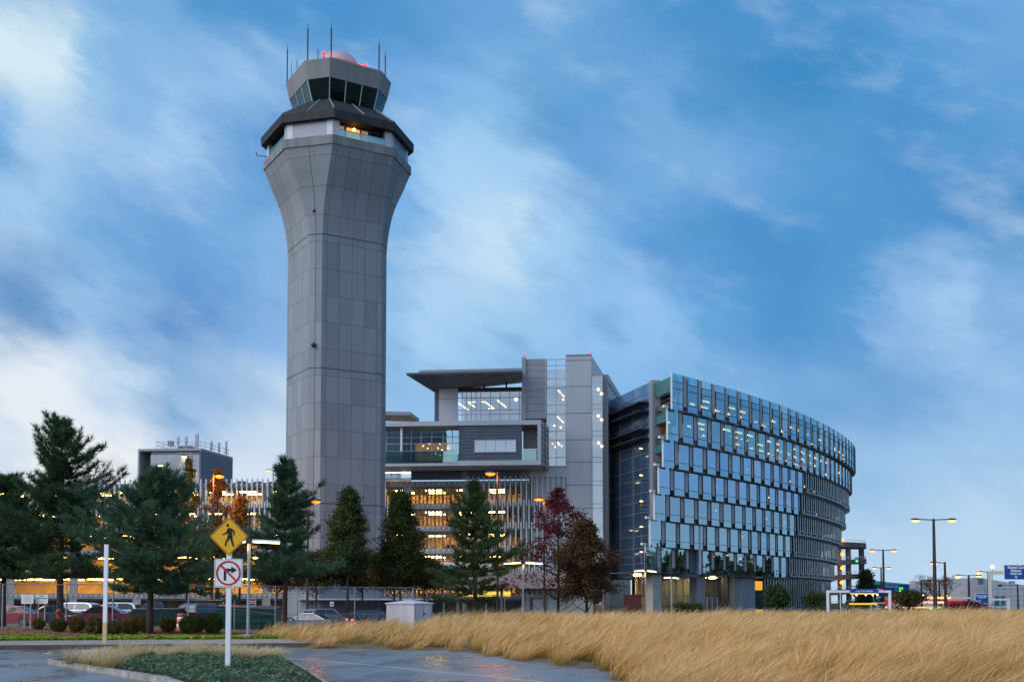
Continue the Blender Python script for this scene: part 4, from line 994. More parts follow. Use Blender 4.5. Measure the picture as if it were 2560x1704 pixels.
    heightmesh('island_soil', -16, 0, 13, 41, 64, 112, ih, lambda X, Y: inpoly(X, Y, inp) | (inpoly(X, Y, isl) & (edge_dist(X, Y, isl) > .15)), M('dark_soil', (.035, .03, .022), .95, scale=4, bump=.6))
    heightmesh('field_mound', -16, 66, 13, 127, 205, 285, field_h, lambda X, Y: inpoly(X, Y, FIELD) | (edge_dist(X, Y, FIELD) < .7), MT['soil'])
grounds()
# ------------------------------------------------------------------ grasses
def blades(base, hgt, lean, wid, rng, nseg=3):
    n = len(base); t = np.linspace(0, 1, nseg + 1)
    wdir = rng.random(n) * np.pi; wx = np.cos(wdir) * .9; wy = np.sin(wdir) * .4
    V = np.zeros((n, nseg, 4, 3), np.float32); U = np.zeros((n, nseg, 4, 2), np.float32); idr = rng.random(n)
    prof = np.array([1, .8, 1.25, .2]) if nseg == 3 else np.array([1, .7, .1])
    for s in range(nseg):
        for c, (q, sg) in enumerate(((s, -1), (s, 1), (s + 1, 1), (s + 1, -1))):
            tt = t[q]; w = wid * prof[q] * sg
            V[:, s, c, 0] = base[:, 0] + lean[:, 0] * tt ** 1.7 * hgt + wx * w
            V[:, s, c, 1] = base[:, 1] + lean[:, 1] * tt ** 1.7 * hgt + wy * w
            V[:, s, c, 2] = base[:, 2] + hgt * tt * (1 - .18 * tt * np.minimum(1, np.hypot(lean[:, 0], lean[:, 1])))
            U[:, s, c, 0] = idr; U[:, s, c, 1] = tt
    return V.reshape(-1, 3), U.reshape(-1, 2)
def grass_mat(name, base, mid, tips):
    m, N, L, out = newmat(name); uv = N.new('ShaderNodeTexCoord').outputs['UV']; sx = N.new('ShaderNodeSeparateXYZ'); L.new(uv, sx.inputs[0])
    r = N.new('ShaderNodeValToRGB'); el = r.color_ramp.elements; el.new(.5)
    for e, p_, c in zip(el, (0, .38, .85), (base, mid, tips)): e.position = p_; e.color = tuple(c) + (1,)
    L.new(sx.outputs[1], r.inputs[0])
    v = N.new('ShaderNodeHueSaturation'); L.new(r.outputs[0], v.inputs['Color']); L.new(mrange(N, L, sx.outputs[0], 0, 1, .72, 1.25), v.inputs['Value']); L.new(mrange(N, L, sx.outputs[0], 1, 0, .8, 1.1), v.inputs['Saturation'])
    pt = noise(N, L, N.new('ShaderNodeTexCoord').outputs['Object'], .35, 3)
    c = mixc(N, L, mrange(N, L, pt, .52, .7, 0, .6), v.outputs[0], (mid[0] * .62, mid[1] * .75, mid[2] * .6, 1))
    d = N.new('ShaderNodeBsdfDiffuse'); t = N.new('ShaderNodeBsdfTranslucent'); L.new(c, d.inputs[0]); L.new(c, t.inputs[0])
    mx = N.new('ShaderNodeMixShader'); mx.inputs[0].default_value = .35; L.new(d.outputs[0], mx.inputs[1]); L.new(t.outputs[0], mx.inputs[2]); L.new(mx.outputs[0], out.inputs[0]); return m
def field_grass():
    g = np.random.default_rng(5); cs = []
    for y0, y1, sp, nb, wd in ((14, 36, .78, 180, .0055), (36, 50, .76, 100, .0075), (50, 75, .78, 40, .012), (75, 127, .95, 26, .018)):
        nx, ny = int(84 / sp), int((y1 - y0) / sp)
        X, Y = np.meshgrid(-16 + np.arange(nx) * sp, y0 + np.arange(ny) * sp); X = X.ravel() + g.normal(0, sp * .28, X.size); Y = Y.ravel() + g.normal(0, sp * .28, Y.size)
        k = inpoly(X, Y, FIELD) & (edge_dist(X, Y, FIELD) > .08) & (np.abs(X) < Y * .5 + 2) & (Y > 18.5)
        k &= ~((X > -9.0) & (X < -4.9) & (Y > 62) & (Y < 70.5)) ; k &= g.random(X.size) > .04
        k &= ~((X < -6) & (Y < 57) & (g.random(X.size) < .35))
        cs.append((X[k], Y[k], nb, wd))
    Vs, Us = [], []
    for X, Y, nb, wd in cs:
        n = len(X); th = (.62 + .5 * g.random(n) ** 1.3 + .4 * (vnoise(X, Y, 5, 9) - .4)) * np.where(g.random(n) < .08, 1.25, 1)
        th *= np.where(X < -5, .85, 1.0)
        bx = np.repeat(X, nb) + g.normal(0, .14, n * nb); by = np.repeat(Y, nb) + g.normal(0, .14, n * nb)
        h = np.repeat(th, nb) * (.38 + .8 * g.random(n * nb)); z = np.repeat(field_h(X, Y), nb) - .02
        ln = np.stack([np.repeat(.62 + .25 * vnoise(X, Y, 4, 12), nb) + g.normal(0, .34, n * nb) + np.repeat(g.normal(0, .18, n), nb), -.05 + g.normal(0, .3, n * nb)], -1)
        V, U = blades(np.stack([bx, by, z], -1), h, ln, wd * (.7 + .6 * g.random(n * nb)), g); Vs.append(V); Us.append(U)
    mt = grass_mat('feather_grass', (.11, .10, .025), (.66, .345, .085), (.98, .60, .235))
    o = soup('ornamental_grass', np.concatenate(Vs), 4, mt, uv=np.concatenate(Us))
    tag(o, 'tall straw coloured feather grass bending in the wind across the field', 'grass', kind='stuff')
    # island tufts along its rear edge
    tufts = []
    for px, py, s in ((560, 1640, .42), (585, 1650, .5), (600, 1646, .46), (625, 1650, .46), (650, 1645, .4), (690, 1640, .38), (180, 1652, .55), (215, 1655, .5), (246, 1660, .55), (275, 1664, .62), (262, 1650, .5), (310, 1644, .62), (318, 1650, .5), (345, 1647, .45), (375, 1646, .45), (405, 1650, .42), (440, 1645, .5), (475, 1647, .48), (510, 1643, .5), (540, 1646, .4), (232, 1645, .4), (288, 1652, .4)):
        q = G(px, py, .2); tufts.append((q.x, q.y, s))
    for i in range(8): tufts.append((-14.2 + g.random() * 6, 38 + g.random() * 1.6, .35 + .2 * g.random()))
    nb = 170; Vs, Us = [], []
    for x, y, s in tufts:
        if not inpoly(np.array([x]), np.array([y]), ISL)[0]: continue
        bz = float(isl_h(np.array(x), np.array(y))); b = np.stack([x + g.normal(0, .13, nb), y + g.normal(0, .13, nb), np.full(nb, bz)], -1)
        V, U = blades(b, s * (.6 + .6 * g.random(nb)), np.stack([.5 + g.normal(0, .7, nb), g.normal(0, .6, nb)], -1), .006 * np.ones(nb), g); Vs.append(V); Us.append(U)
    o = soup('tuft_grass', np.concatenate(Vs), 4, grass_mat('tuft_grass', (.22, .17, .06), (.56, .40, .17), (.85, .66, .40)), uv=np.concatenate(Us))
    tag(o, 'low tan grass tufts along the back edge of the island', 'grass', kind='stuff')
    # creeping ground cover: island, and the bright strip in front of the shrubs
    def cover(name, X, Y, Z, size, mat, label, hs):
        n = len(X); c = np.stack([X, Y, Z + hs * g.random(n)], -1); a = g.normal(size=(n, 3)); a[:, 2] *= .5; a /= np.linalg.norm(a, axis=1)[:, None]
        b = np.cross(a, g.normal(size=(n, 3))); b /= np.linalg.norm(b, axis=1)[:, None]; s = (size * (.6 + .8 * g.random(n)))[:, None]
        V = np.stack([c - a * s, c + b * s * .5, c + a * s, c - b * s * .5], 1)
        tag(soup(name, V, 4, mat), label, 'ground cover', kind='stuff')
    n = 60000; X = -16 + 16 * g.random(n); Y = 22 + 19 * g.random(n)
    k = inpoly(X, Y, ISL) & (edge_dist(X, Y, ISL) > .3) & (vnoise(X, Y, .7, 21) * .6 + vnoise(X, Y, 2.2, 22) * .5 > .42) & (Y < 39.2 + (X + 15) * .12) & (X > -13.6 + (39 - Y) * .1)
    cover('ground_cover', X[k], Y[k], isl_h(X[k], Y[k]), .055, LEAF('island_leaves', [(.03, .065, .035), (.11, .18, .095), (.24, .31, .17)], 2, 14), 'dark green creeping plants covering the kerbed island around the sign post', .16)
    n = 46000; X = -44 + 35 * g.random(n); D = 6.05 + 2.9 * g.random(n) ** 1.3; Y = 47.5 + .22 * (X + 22) + D
    k = (vnoise(X, Y, 1.1, 31) + .25 * (1 - (D - 6) / 2.9) > .42) & (X < -10.5)
    cover('ground_cover', X[k], Y[k], bed_h(X[k], Y[k]) , .07, LEAF('bright_leaves', [(.10, .18, .015), (.28, .38, .03), (.46, .48, .04)], 1.2, 12), 'bright yellow green creeping plants edging the pavement before the shrubs', .14)
    n = 9000; X = -44 + 33 * g.random(n); Y = 47.5 + .22 * (X + 22) + 8 + 7 * g.random(n)
    cover('leaf_litter', X, Y, bed_h(X, Y), .05, LEAF('litter', [(.12, .05, .02), (.25, .13, .05), (.3, .2, .08)], 2, 12), 'fallen brown leaves strewn over the mulch between shrubs and pavement', .03)
    # low hedge strip behind the mulch on the left
    n = 14000; X = -44 + 14 * g.random(n); Y = 63.5 + .8 * g.random(n) + (X + 40) * .18
    cover('hedge_strip', X, Y, bed_h(X, Y), .07, LEAF('hedge_leaves', [(.025, .05, .018), (.05, .09, .03), (.07, .12, .04)], 1.5, 9), 'low green hedge strip at the foot of the fence behind the shrubs', .42)
field_grass()
# ------------------------------------------------------------------ trees
MT['pine_needles'] = LEAF('pine_needles', [(.018, .05, .022), (.05, .105, .042), (.11, .18, .07)], .9, 6, .2)
MT['pine_blue'] = LEAF('pine_needles_blue', [(.02, .058, .034), (.058, .125, .066), (.12, .21, .10)], .9, 6, .2)
MT['pine_mix'] = LEAF('pine_needles_brown_tipped', [(.018, .048, .018), (.045, .09, .032), (.075, .125, .04), (.16, .09, .035)], .9, 7, .2)
def needles(g, cen, axis, ntuft, k, ln, wd):
    n = ntuft * k; c = np.repeat(cen, k, 0); a = np.repeat(axis, k, 0)
    d = g.normal(size=(n, 3)); d /= np.linalg.norm(d, axis=1)[:, None]; d = d + a * .75; d[:, 2] += .18; d /= np.linalg.norm(d, axis=1)[:, None]
    off = a * (g.random(n)[:, None] - .6) * ln * 1.1; p = c + off
    s = np.cross(d, g.normal(size=(n, 3))); s /= np.linalg.norm(s, axis=1)[:, None]
    l = (ln * (.7 + .5 * g.random(n)))[:, None]
    return np.stack([p - s * wd, p + s * wd, p + d * l], 1).reshape(-1, 3)
def pine(name_label, cat_group, px, top_py, Y, zb, halfw, crown_py, seed, mat, prof, levels=20, per=6, tk=20, bark='bark', lean=0, gap=.0, ln=.34, trunk=.2, dens=1.0):
    top_py += 16; base = P(px, 1505, Y); bx, by = base.x, Y; zt = P(px, top_py, Y).z; zc = P(px, crown_py, Y).z; Rm = halfw * 1.22 * Y / FPX; per += 1; levels += 2; dens *= 1.35
    T = thing('pine_tree', name_label, 'tree', (bx, by, zb), cat_group)
    g = np.random.default_rng(seed); H = zt - zb
    tr = MB(); n = 9; tp = [(bx + .12 * math.sin(i * 1.3 + seed) * (i / n) + lean * i / n, by + .1 * math.cos(i * 1.7 + seed) * i / n, zb - .2 + (H + .0) * i / n) for i in range(n + 1)]
    tr.tube(tp, [trunk * (1 - .93 * i / n) for i in range(n + 1)], 9); tro = tr.build('trunk', MT[bark], T, smooth=True)
    lm = MB(); cen, ax = [], []
    tpn = np.array(tp)
    for lv in range(levels):
        t = (lv + .3 + .4 * g.random()) / levels; z = zc + (zt - zc) * t; rr = Rm * prof(t)
        f = (z - tp[0][2]) / H * n; i = int(min(n - 1, f)); q = tpn[i] + (tpn[i + 1] - tpn[i]) * (f - i)
        a0 = g.random() * 7
        for b in range(per):
            if g.random() < gap: continue
            a = a0 + b * 2 * np.pi / per + g.normal(0, .25); L_ = max(.3, rr * (.66 + .5 * g.random()) * (.84 + .32 * math.sin(a * 1.0 + seed * 2.1 + t * 9))); rise = .12 + .55 * t + g.normal(0, .1)
            ns = 5; pts = []
            for s in range(ns + 1):
                u = s / ns; sag = -.10 * L_ * math.sin(u * 2.2) * (1 - t)
                pts.append((q[0] + math.cos(a + .18 * u) * L_ * u, q[1] + math.sin(a + .18 * u) * L_ * u, q[2] + rise * L_ * u * u + sag))
            lm.tube(pts, [.05 * trunk / .2 * (1 - .85 * s / ns) for s in range(ns + 1)], 4, cap=False)
            pn = np.array(pts); nt = int((4 + 5.2 * L_) * dens)
            for k in range(nt):
                u = .22 + .78 * (k + g.random()) / nt; j = min(ns - 1, int(u * ns)); p0 = pn[j] + (pn[j + 1] - pn[j]) * (u * ns - j); d = pn[j + 1] - pn[j]; d /= np.linalg.norm(d)
                side = np.array([-d[1], d[0], 0]) * (1 if k % 2 else -1) * (1.05 - u * .8) * L_ * .34 * (.3 + g.random())
                cen.append(p0 + side + [0, 0, g.normal(.05, .07)]); v = d * .7 + side * .9 + [0, 0, .25]; ax.append(v / np.linalg.norm(v))
            cen.append(pn[-1]); ax.append(d)
    for k in range(6): cen.append(np.array([tp[-1][0], tp[-1][1], zt - .25 * k])); ax.append(np.array([0, 0, 1.0]))
    cen = np.array(cen); ax = np.array(ax); kp = (vnoise(cen[:, 0] * 1.0 + cen[:, 2] * .7 + 90, cen[:, 1] + cen[:, 2] * .9, .8, seed) + .35 * g.random(len(cen))) > .43
    cen, ax = cen[kp], ax[kp]
    V = needles(g, np.array(cen), np.array(ax), len(cen), tk, ln, .021 * Y / 70)
    lm.build('limbs', MT[bark], T); soup('crown', V, 3, MT[mat], T)
    return T
cone = lambda t: (1 - t) ** .75 * (.75 + .25 * min(1, t * 6))
rnd_ = lambda t: max(.12, (1 - t) ** .62 * (.62 + .38 * min(1, t * 3.2)))
pine('tallest dark pine with open spiky top at the far left behind the fence', 'pines along the fence', 150, 1040, 72, .3, 196, 1440, 1, 'pine_needles', lambda t: (1 - t) ** .8 * (.72 + .28 * min(1, t * 5)) * (.84 + .24 * math.sin(t * 27)) + .07, 19, 6, 26, ln=.4, gap=.1, trunk=.26)
pine('dark pine cut off by the left edge of the photo', 'pines along the fence', 8, 1180, 74, .3, 160, 1445, 2, 'pine_needles', rnd_, 15, 6, 20, trunk=.24)
pine('broad rounded bluish pine in the mulch bed among the ball shrubs', 'pines along the fence', 376, 1166, 60, .3, 206, 1478, 3, 'pine_blue', lambda t: max(.1, (1 - t) ** .58 * (.66 + .34 * min(1, t * 4)) * (1 - .25 * max(0, t - .45) / .55)), 17, 7, 22, ln=.36, trunk=.2)
pine('pine with reddish trunk behind the pedestrian sign and lamp post', 'pines along the fence', 712, 1142, 68, .0, 128, 1448, 4, 'pine_blue', lambda t: max(.16, (1 - t) ** .7 * (.8 + .2 * min(1, t * 5)) * (.85 + .3 * math.sin(t * 22))), 15, 6, 22, bark='bark_light', ln=.36, gap=.06, trunk=.19)
pine('open conical pine with brown inner needles before the lit garage', 'pines along the fence', 1187, 1192, 88, -.3, 128, 1508, 5, 'pine_mix', lambda t: (1 - t) ** .85 * (.82 + .18 * min(1, t * 5)) + .02, 17, 6, 22, gap=.1, ln=.42, trunk=.22, dens=.8)
def broadleaf(label, cat_group, px, top_py, Y, zb, halfw, crown_py, seed, mat, prof, ncl=150, per=72, leaf=.17, cl=.6, name='broadleaf_tree', bark='bark', lean=0, trunk=.14, limbs=True):
    base = P(px, 1505, Y); bx, by = base.x, Y; zt = P(px, top_py, Y).z; zc = P(px, crown_py, Y).z; Rm = halfw * Y / FPX
    ncl = int(ncl * 1.7); leaf *= 1.25; cl *= 1.1; Rm *= 1.06
    T = thing(name, label, 'tree' if 'tree' in name else 'bush', (bx, by, zb), cat_group); g = np.random.default_rng(seed)
    tr = MB().tube([(bx, by, zb - .3), (bx + .05, by, (zb + zt) / 2), (bx + .02, by, zt - .3)], [trunk, trunk * .6, .02], 8); tr.build('trunk', MT[bark], T, smooth=True)
    lm = MB(); Vs = []
    for c in range(ncl):
        t = g.random() ** .9; z = zc + (zt - zc) * t; a = g.random() * 2 * np.pi; r = Rm * prof(t) * (g.random() ** .45) * (.85 + .25 * g.random())
        p = np.array([bx + math.cos(a) * r, by + math.sin(a) * r, z])
        if limbs and c % 3 == 0:
            z0 = max(zb + .6, z - .55 * r - .3); lm.tube([(bx + .03, by, z0), ((bx + p[0]) / 2, (by + p[1]) / 2, z0 + (z - z0) * .35), tuple(p)], [.045 * trunk / .14, .03 * trunk / .14, .01], 4, cap=False)
        n = int(per * (.5 + g.random())); q = p + g.normal(size=(n, 3)) * np.array([1, 1, .75]) * cl * (.5 + .5 * prof(t)) * .6
        u = g.normal(size=(n, 3)); u /= np.linalg.norm(u, axis=1)[:, None]; v = np.cross(u, g.normal(size=(n, 3))); v /= np.linalg.norm(v, axis=1)[:, None]; s = (leaf * (.6 + .7 * g.random(n)))[:, None] * .5
        Vs.append(np.stack([q - u * s, q + v * s * .6, q + u * s, q - v * s * .6], 1).reshape(-1, 3))
    if limbs: lm.build('limbs', MT[bark], T)
    soup('crown', np.concatenate(Vs), 4, mat, T); return T
egg = lambda t: max(.06, math.sin(math.pi * min(1, .12 + .88 * (1 - t)) ** .9) ** .7 if t < .98 else .06)
ovate = lambda t: max(.05, (1 - t) ** .5 * min(1, .6 + t * 2.2) * (.9 + .14 * math.sin(t * 15)))
GRN = LEAF('green_leaves', [(.012, .03, .01), (.03, .062, .016), (.055, .095, .025), (.075, .11, .03)], .7, 6)
OLV = LEAF('olive_leaves', [(.02, .026, .008), (.05, .05, .012), (.11, .08, .018), (.2, .11, .02)], .8, 6)
RED = LEAF('red_leaves', [(.05, .01, .014), (.13, .02, .03), (.24, .035, .05)], .8, 6)
BRN = LEAF('rust_brown_leaves', [(.03, .024, .012), (.07, .045, .02), (.12, .06, .03), (.09, .085, .03)], .9, 6)
broadleaf('oval dark green tree left of the conical one, before the tower foot', 'green trees behind the fence', 868, 1222, 104, -.3, 66, 1425, 21, GRN, ovate)
broadleaf('conical olive green tree between the tower and the lit garage', 'green trees behind the fence', 1000, 1232, 106, -.3, 72, 1440, 22, LEAF('green_olive_leaves', [(.014, .032, .008), (.035, .06, .014), (.07, .08, .02)], .7, 6), ovate, 190)
for i, (px, tp, y) in enumerate(((790, 1385, 110), (905, 1392, 112), (985, 1398, 110), (1060, 1405, 114), (690, 1392, 116))):
    broadleaf(('low rusty olive tree under the pine with the reddish trunk', 'low rusty olive tree below the oval dark green tree', 'low rusty olive tree below the conical olive tree', 'low rusty olive tree at the left flank of the conical pine', 'low rusty olive tree glimpsed behind the pedestrian sign lamp')[(1, 2, 2, 3, 0)[i]] if i != 2 else 'low rusty olive tree directly behind the white utility cabinet', 'low olive trees behind the fence', px, tp, y, -.3, 70, 1462, 30 + i, OLV, lambda t: .8 if t < .7 else .5, 70, 120, .18, .7)
spire = lambda t: max(.03, (1 - t) ** 1.05 * 1.0) * (1 if t < .5 else .9)
T7 = broadleaf('tall maple with a crimson spiky top and brown lower leaves', None, 1395, 1222, 95, -.2, 150, 1480, 41, RED, lambda t: max(.04, (1 - t) ** .68 * (.78 + .28 * math.sin(t * 19))), 110, 36, .18, .52)
def mix_red():
    m = bpy.data.materials['red_leaves']; N = m.node_tree.nodes; L = m.node_tree.links
    tc = N.new('ShaderNodeTexCoord').outputs['Object']; sx = N.new('ShaderNodeSeparateXYZ'); L.new(tc, sx.inputs[0])
    f = math_n(N, L, 'ADD', sx.outputs[2], math_n(N, L, 'MULTIPLY', noise(N, L, tc, .6, 3), 3.0)); k = mrange(N, L, f, 5.6, 9, 0, 1)
    r = N.new('ShaderNodeValToRGB'); nz = noise(N, L, tc, 2.5, 3); L.new(nz, r.inputs[0]); r.color_ramp.elements[0].color = (.035, .03, .014, 1); r.color_ramp.elements[1].color = (.13, .06, .03, 1); r.color_ramp.elements[0].position = .35; r.color_ramp.elements[1].position = .7
    for n in N:
        if n.type in ('BSDF_PRINCIPLED', 'BSDF_TRANSLUCENT'):
            s_ = n.inputs[0].links[0].from_socket; L.new(mixc(N, L, k, r.outputs[0], s_), n.inputs[0])
mix_red()
broadleaf('spreading rust brown tree just left of the glass wing', None, 1466, 1300, 92, -.1, 104, 1492, 42, BRN, lambda t: max(.06, (1 - t) ** .62 * min(1, .7 + t) * (.82 + .3 * math.sin(t * 13 + 1))), 130, 100, .17, .6)
LAR = LEAF('larch_leaves', [(.04, .05, .015), (.1, .11, .03), (.17, .15, .04)], .9, 6)
LAMPLIT = LEAF('lamplit_leaves', [(.08, .05, .012), (.19, .1, .02), (.32, .17, .03)], .9, 6)  # leaves with the orange lamplight put into their colour
broadleaf('thin pale green larch rising before the penthouse box', 'thin trees under the left sodium lamp', 466, 1146, 114, -.3, 42, 1380, 51, LAR, lambda t: max(.1, (1 - t) ** .5 * (.75 + .3 * math.sin(t * 25))), 75, 60, .16, .4)
broadleaf('thin larch tinted amber for the sodium lamplight beside the penthouse', 'thin trees under the left sodium lamp', 540, 1172, 116, -.3, 46, 1400, 52, LAMPLIT, lambda t: max(.1, (1 - t) ** .5 * (.75 + .3 * math.sin(t * 25))), 75, 60, .16, .4)
broadleaf('short lamplight tinted tree right of the sodium lamp above the diamond sign', 'thin trees under the left sodium lamp', 598, 1240, 112, -.3, 44, 1420, 53, LAMPLIT, ovate, 60, 70, .16, .45)
broadleaf('brown leafed tree seen through the gap behind the diamond sign', 'thin trees under the left sodium lamp', 545, 1320, 108, -.3, 80, 1462, 54, OLV, lambda t: .8 if t < .8 else .5, 70, 90, .17, .6)
# right-hand group
broadleaf('ragged dark evergreen before the parking ramp', None, 2166, 1430, 180, -.1, 30, 1512, 61, LEAF('evergreen_leaves', [(.012, .025, .01), (.03, .05, .018), (.06, .07, .03)], .5, 4), lambda t: max(.05, (1 - t) ** .7 * (.8 + .3 * math.sin(t * 17))), 90, 60, .3, .9)
broadleaf('small olive tree before the red garage sign', None, 2270, 1480, 140, -.1, 36, 1512, 62, OLV, egg, 50, 60, .2, .6)
broadleaf('dark rounded bush at the foot of the glass wing', None, 1941, 1470, 132, .2, 28, 1514, 63, GRN, lambda t: max(.2, math.sin(math.pi * (.15 + .8 * t)) ** .5), 50, 80, .18, .6, name='round_bush')
broadleaf('dark bush beside the white sign portal under the glass wing', None, 2038, 1488, 132, .2, 30, 1516, 64, GRN, lambda t: .7, 40, 60, .18, .6, name='round_bush')
DRED = LEAF('burgundy_leaves', [(.03, .004, .008), (.075, .008, .02), (.12, .015, .03)], 1.5, 8)
broadleaf('wide burgundy bush beneath the blue direction sign', 'burgundy bushes', 2416, 1511, 118, .4, 52, 1534, 65, DRED, lambda t: max(.3, math.sin(math.pi * (.1 + .85 * (1 - t) ** .7))), 60, 90, .13, .5, name='red_bush', limbs=False)
broadleaf('small burgundy bush left of the tall double lamp', 'burgundy bushes', 2236, 1521, 118, .4, 20, 1534, 66, DRED, lambda t: .7, 25, 60, .13, .4, name='red_bush', limbs=False)
broadleaf('dark green low bush before the lobby glass', None, 1713, 1513, 128, .2, 40, 1526, 67, GRN, lambda t: .9, 50, 80, .15, .4, name='round_bush', limbs=False)
def bare_tree():
    b = P(2352, 1505, 200); T = thing('bare_tree', 'leafless brown tree behind the tall double lamp', 'tree', (b.x, 200, -.1)); g = random.Random(5); m = MB(); t = MB()
    t.tube([(b.x, 200, -.2), (b.x, 200, 2.2)], [.25, .18], 7); t.build('trunk', MT['bark'], T)
    def grow(p, d, l, r, k):
        q = p + d * l; m.tube([p, q], [r, r * .62], 4, cap=False)
        if k == 0: return
        for i in range(3 if k > 1 else 4):
            e = (d + Vector((g.gauss(0, .42), g.gauss(0, .42), g.gauss(.05, .25)))).normalized(); grow(q, e, l * (.62 + .25 * g.random()), r * .6, k - 1)
    for i in range(5): a = i * 1.26; grow(Vector((b.x, 200, 2.0)), Vector((math.cos(a) * .8, math.sin(a) * .8, .75)).normalized(), 1.7, .13, 5)
    m.build('branches', M('bare_twigs', (.10, .055, .045), .9), T)
bare_tree()
# clipped ball shrubs
SH = LEAF('shrub_brown_green', [(.06, .06, .012), (.14, .115, .022), (.26, .16, .035)], 3, 12); SH2 = LEAF('shrub_green', [(.035, .06, .014), (.09, .125, .025), (.17, .18, .035)], 3, 12)
def shrubs():
    g = np.random.default_rng(9)
    def ball(mat):
        T = thing('ball_shrub', 'x', 'shrub', (0, 0, 0), 'clipped ball shrubs in the mulch bed'); n = 2600
        d = g.normal(size=(n, 3)); d /= np.linalg.norm(d, axis=1)[:, None]; rr = .47 * (.55 + .45 * g.random(n) ** .35)[:, None] * (1 + .1 * np.sin(d[:, :1] * 5 + d[:, 1:2] * 4)); q = d * rr * [1, 1, .95] + [0, 0, .47]
        u = g.normal(size=(n, 3)) * .6 + d; u /= np.linalg.norm(u, axis=1)[:, None]; v = np.cross(u, g.normal(size=(n, 3))); v /= np.linalg.norm(v, axis=1)[:, None]; s = (.05 * (.6 + .8 * g.random(n)))[:, None]
        soup('foliage', np.stack([q - u * s, q + v * s * .5, q + u * s, q - v * s * .5], 1), 4, mat, T)
        MB().tube([(0, 0, -.15), (0, 0, .5)], [.05, .03], 6).build('stem', MT['bark'], T); return T
    kinds = {0: [ball(SH), True], 1: [ball(SH2), True]}
    o_ = ['first ball shrub from the left, brownish, under the notice boards', 'second ball shrub from the left, beside the tallest pine trunk', 'third ball shrub from the left, brown, before the burgundy car bonnet', 'fourth ball shrub from the left, left of the white pole', 'fifth ball shrub from the left, right of the white pole', 'sixth ball shrub from the left, largest brown one before the car wheel', 'ball shrub half tucked behind the sixth one', 'ball shrub partly hidden by the bluish pine trunk', 'ball shrub between the bluish pine trunk and the striped barrel', 'greener ball shrub right of the striped barrel, in front of its twin', 'green ball shrub behind its twin, right of the barrel', 'dark green ball shrub nearest the pedestrian sign post']
    for i, (x, y, s) in enumerate(((253, 1445, .85), (378, 1447, .9), (500, 1446, .95), (618, 1453, 1.1), (735, 1456, 1.0), (858, 1457, 1.15), (890, 1440, .95), (952, 1452, .98), (1095, 1457, 1.05), (1238, 1465, 1.2), (1282, 1450, 1.05), (1395, 1468, 1.25))):
        k = 1 if i > 8 else 0; px, py = x * .3826, 1020 + y * .3826
        Yb = 58.0
        for _ in range(12): q = P(px, py, Yb); h = float(bed_h(np.array(q.x), np.array(Yb))); Yb = min(63.2, Yb * (EYE - h) / (EYE - q.z))
        q = P(px, py, Yb); h = float(bed_h(np.array(q.x), np.array(Yb))); place(kinds[k][0], kinds[k][1], (q.x, Yb, h - .02), i * 1.1, o_[i], (s * (.86 + .05 * (i * 7 % 4)), s * .92, s * (.84 + .06 * (i * 5 % 4)))); kinds[k][1] = False
shrubs()
# woods that close the view behind the camera and beyond the right edge (seen in the glass)
def woods():
    g = np.random.default_rng(77); Vs = []
    def clump(x, y, h):
        n = 260; q = np.stack([x + g.normal(0, 3.4, n), y + g.normal(0, 3.4, n), h * g.random(n) ** .8], -1); q[:, :2] = np.array([x, y]) + (q[:, :2] - [x, y]) * (1.15 - q[:, 2:] / h)
        u = g.normal(size=(n, 3)); u /= np.linalg.norm(u, axis=1)[:, None]; v = np.cross(u, g.normal(size=(n, 3))); v /= np.linalg.norm(v, axis=1)[:, None]; s = 1.0
        Vs.append(np.stack([q - u * s, q + v * s * .7, q + u * s, q - v * s * .7], 1).reshape(-1, 3))
    for i in np.arange(0, 70, .33): clump(150 + 30 * g.random() + i * .9, -120 + i * 6.0, (26 - .15 * i) * (.75 + .35 * g.random()))
    for i in range(50): clump(-180 + i * 7.0, -150 + 12 * g.random(), 6 + 5 * g.random())
    o = soup('distant_wood', np.concatenate(Vs), 4, LEAF('wood_leaves', [(.03, .045, .022), (.07, .075, .035), (.14, .105, .045)], .1, .6)); tag(o, 'dark belt of trees across the road, mirrored in the glass wing', 'wood', kind='stuff')
woods()
# ------------------------------------------------------------------ lettering
def text(s, size, mat, parent, o, ex, ez=Vector((0, 0, 1)), align='CENTER', name='lettering', depth=.004, bold=.0):
    cu = bpy.data.curves.new('t', 'FONT'); cu.body = s; cu.size = size; cu.align_x = align; cu.align_y = 'CENTER'; cu.extrude = depth; cu.offset = bold; cu.resolution_u = 2
    ob = bpy.data.objects.new('t', cu); col.objects.link(ob); dg = bpy.context.evaluated_depsgraph_get()
    me = bpy.data.meshes.new_from_object(ob.evaluated_get(dg)); bpy.data.objects.remove(ob); bpy.data.curves.remove(cu); me.materials.clear(); me.name = name
    ex = Vector(ex).normalized(); en = ex.cross(ez)
    me.transform(Matrix(((ex.x, ez.x, en.x, o[0]), (ex.y, ez.y, en.y, o[1]), (ex.z, ez.z, en.z, o[2]), (0, 0, 0, 1))))
    return link(name, me, mat, parent)
XE = Vector((1, 0, 0))
BLK = M('sign_black', (.012, .012, .012), .5, var=.05); WHT = M('sign_white', (.78, .78, .76), .45, var=.05); YEL = M('sign_yellow', (.85, .42, .01), .4, var=.06); SRED = M('sign_red', (.55, .01, .012), .4, var=.05)
BLU = M('sign_blue', (.008, .07, .34), .45, var=.06)
def rrect(cx, cz, w, h, r, n=5):
    p = []
    for qx, qz, a0 in ((1, -1, -90), (1, 1, 0), (-1, 1, 90), (-1, -1, 180)):
        for i in range(n + 1): a = R(a0 + 90 * i / n); p.append((cx + qx * (w / 2 - r) + r * math.cos(a), cz + qz * (h / 2 - r) + r * math.sin(a)))
    return p
